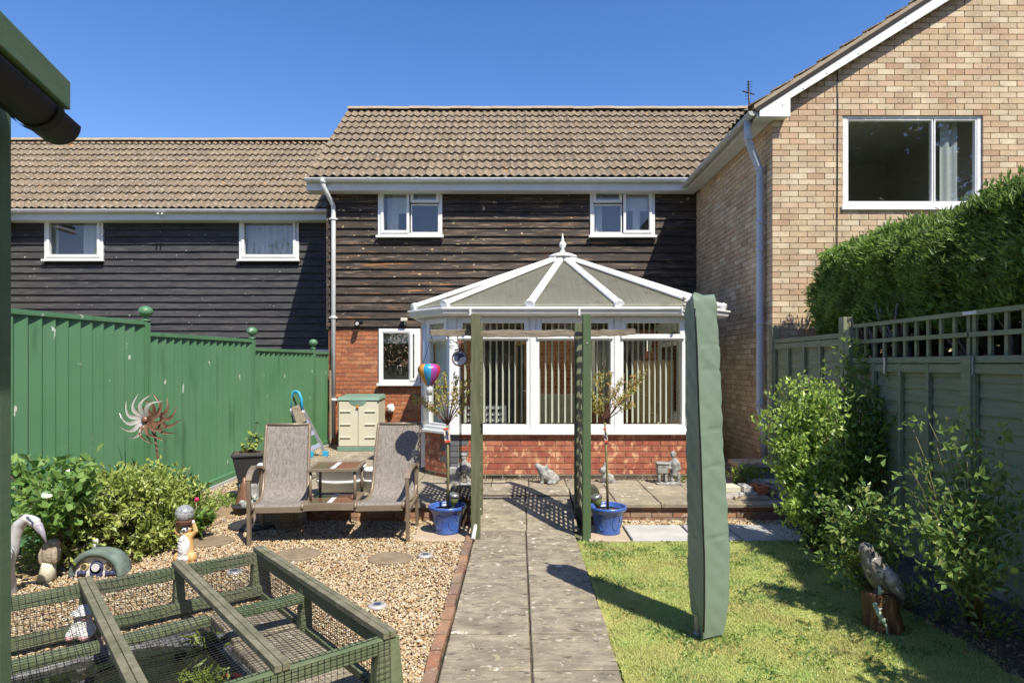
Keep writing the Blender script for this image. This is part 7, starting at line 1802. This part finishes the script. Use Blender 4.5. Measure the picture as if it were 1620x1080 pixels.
for s in (0., .52, 1.03, 1.55, 2.07):
    for o in (-.018, .018): bm2(Q(s + o, -.04, ZT + .018), Q(s + o, 1.87, ZT + .018), .033, .034, 'batten', 'pond_wood_old', .003)
    for t_, wd_ in ((.0, .095 if s == 0 else .05), (1.83, .11)):
        m = MB(); m.hexa([Q(s - wd_ * .75, t_ - .035, 0), Q(s + wd_ * .75, t_ - .035, 0), Q(s + wd_ * .75, t_ + .045, 0), Q(s - wd_ * .75, t_ + .045, 0), Q(s - wd_ / 2, t_ - .03, ZT - .002), Q(s + wd_ / 2, t_ - .03, ZT - .002), Q(s + wd_ / 2, t_ + .03, ZT - .002), Q(s - wd_ / 2, t_ + .03, ZT - .002)]); m.build('post', M['pond_wood'], pf, bevel=.004)
m = MB(); m.hexa([Q(.0 - .03, .80, 0), Q(.05, .80, 0), Q(.05, .86, 0), Q(-.03, .86, 0), Q(-.02, .80, ZT), Q(.03, .80, ZT), Q(.03, .86, ZT), Q(-.02, .86, ZT)]); m.build('post', M['pond_wood'], pf)
m = MB(); bars = [0, .52, 1.03, 1.55, 2.07, 2.6]
def sag(s, t_):
    for a, b in zip(bars, bars[1:]):
        if a <= s <= b:
            f_ = (s - a) / (b - a); g_ = min(1, max(0, t_ / 1.83)); return .035 * 4 * f_ * (1 - f_) * (1 - .9 * abs(2 * ((g_ * 2) % 1) - 1)) * 1.0
    return 0
NR_ = .0015; sp_ = .030
t_ = 0.0
while t_ <= 1.84:
    m.tube([Q(s, t_ + .004 * math.sin(s * 9), ZT + .006 - sag(s, t_)) for s in np.arange(0, 2.61, .13)], NR_, 3, cap=False); t_ += sp_
s = 0.
while s <= 2.6:
    m.tube([Q(s + .004 * math.sin(t2 * 8), t2, ZT + .006 - sag(s, t2)) for t2 in np.arange(-.0, 1.85, .1145)], NR_, 3, cap=False)
    m.tube([Q(s, -.036, ZT), Q(s + .004, -.05, .17), Q(s, -.045, .02)], NR_, 3, cap=False); m.tube([Q(s, 1.868, ZT), Q(s + .004, 1.885, .17), Q(s, 1.88, .02)], NR_, 3, cap=False); s += sp_
t_ = 0.
while t_ <= 1.84: m.tube([Q(-.032, t_, ZT), Q(-.045, t_, .17), Q(-.05, t_, .01)], NR_, 3, cap=False); t_ += sp_
for i in range(11):
    z = ZT - i * sp_; m.tube([Q(0, -.04, z), Q(2.6, -.04, z)], NR_, 3, cap=False); m.tube([Q(0, 1.876, z), Q(2.6, 1.876, z)], NR_, 3, cap=False); m.tube([Q(-.04, 0, z), Q(-.04, 1.84, z)], NR_, 3, cap=False)
m.build('netting', M['net'], pf, kind='stuff')
for (s, t_, lab, sd_) in ((.66, 1.12, 'bright green water plant growing in the pond under the net', 1), (.50, .62, 'thin grassy plant at the pond slab edge under the net', 2)):
    b = Q(s, t_, .02); P = np.array([b]) + rg.normal(size=(120 if sd_ == 1 else 60, 3)) * np.array([.055, .04, .02]); P[:, 2] = np.abs(P[:, 2] - .02) + .04
    leafmass('pond_plant', P, (.06, .11), M['water_plant'], None, asp=.12, seed=90 + sd_, up=.5, spreadd=.7, kind=None, label=lab, cat='plant')
P = np.array([Q(.95, 1.35, .024)]) + rg.normal(size=(160, 3)) * np.array([.16, .12, .002])
leafmass('pond_weed', P, (.05, .11), M['bark'], None, asp=.08, seed=97, up=0, spreadd=.6, label='brown weed floating on the pond', cat='pond weed')
p = WG(378, 1068, .022); m = MB(); m.ball(p, (.05, .022, .012), 12, 8); m.slab([p + Vector((-.045, 0, 0)), p + Vector((-.085, .02, 0)), p + Vector((-.085, -.02, 0))], (0, 0, 1), .004); props(m.build('goldfish', M['goldfish']), 'orange red goldfish near the pond surface', 'fish')

# ================================================================ SHED AT THE LEFT EDGE
sh = thing('garden_shed', 'green timber shed corner with black gutter at the very left edge', 'shed', (-1.24, 1.5, 0))
dS = Vector((-.273, 1, 0)).normalized(); nS = Vector((dS.y, -dS.x, 0)); FC = W(112, 150, 1.5); FC.z = 0
far = W(8, 576, 1.52); far.z = 0
m = MB(); m.pbox(far - dS * .0, dS, nS, -1.3, 0, -.9, -.012, 0, 2.36); m.build('wall', M['shed_green'], sh)
for i in range(15): m = MB(); m.pbox(far, dS, nS, -1.3, -.052, -.012, .0, .06 + i * .15, .195 + i * .15); m.build('cladding_board', M['shed_green'], sh)
m = MB(); m.pbox(far, dS, nS, -.05, .0, -.03, .012, 0, 2.3); m.build('corner_post', M['shed_green'], sh)
zt, zb_ = W(112, 130, 1.5).z, W(112, 175, 1.5).z
m = MB(); m.pbox(FC, dS, nS, -1.6, 0, -.02, 0, zb_, zt); m.build('fascia', M['shed_green'], sh, bevel=.003)
m = MB(); a = FC - nS * .025 - dS * .03 + Vector((0, 0, zt - .028)); m.slab([a, a - dS * 1.6, a - dS * 1.6 - nS * .9 + Vector((0, 0, .35)), a - nS * .9 + Vector((0, 0, .35))], (0, 0, 1), .02); m.build('roof', M['underlay'], sh)
m = MB(); m.slab([FC - nS * .02 + Vector((0, 0, zb_)), FC - dS * 1.6 - nS * .02 + Vector((0, 0, zb_)), FC - dS * 1.6 - nS * .2 + Vector((0, 0, zb_)), FC - nS * .2 + Vector((0, 0, zb_))], (0, 0, 1), .01); m.build('soffit', M['dark_wood'], sh)
m = MB(); r = .05; c = FC - nS * .055 + Vector((0, 0, zb_ - .012))
ring = [(math.cos(t) * r, math.sin(t) * r) for t in [PI + PI * i / 12 for i in range(13)]]; ring += [(a * .92, b * .92 + .001) for a, b in ring[::-1]]; n_ = len(ring)
vs = [c + dS * e + nS * a + Vector((0, 0, b)) for e in (-1.5, .075) for a, b in ring]
m.add(vs, [(i, (i + 1) % n_, n_ + (i + 1) % n_, n_ + i) for i in range(n_)] + [tuple(range(n_, 2 * n_))], 0, True); m.sm[-1] = False
m.build('gutter', M['black_gutter'], sh)
m = MB(); rr_ = [(a * 1.08, b * 1.08) for a, b in ring[:13]]; vs = [c + dS * e + nS * a + Vector((0, 0, b)) for e in (-.06, -.03) for a, b in rr_]; m.add(vs, [(i, i + 1, 14 + i, 13 + i) for i in range(12)], 0, True); m.build('gutter_bracket', M['black_gutter'], sh)
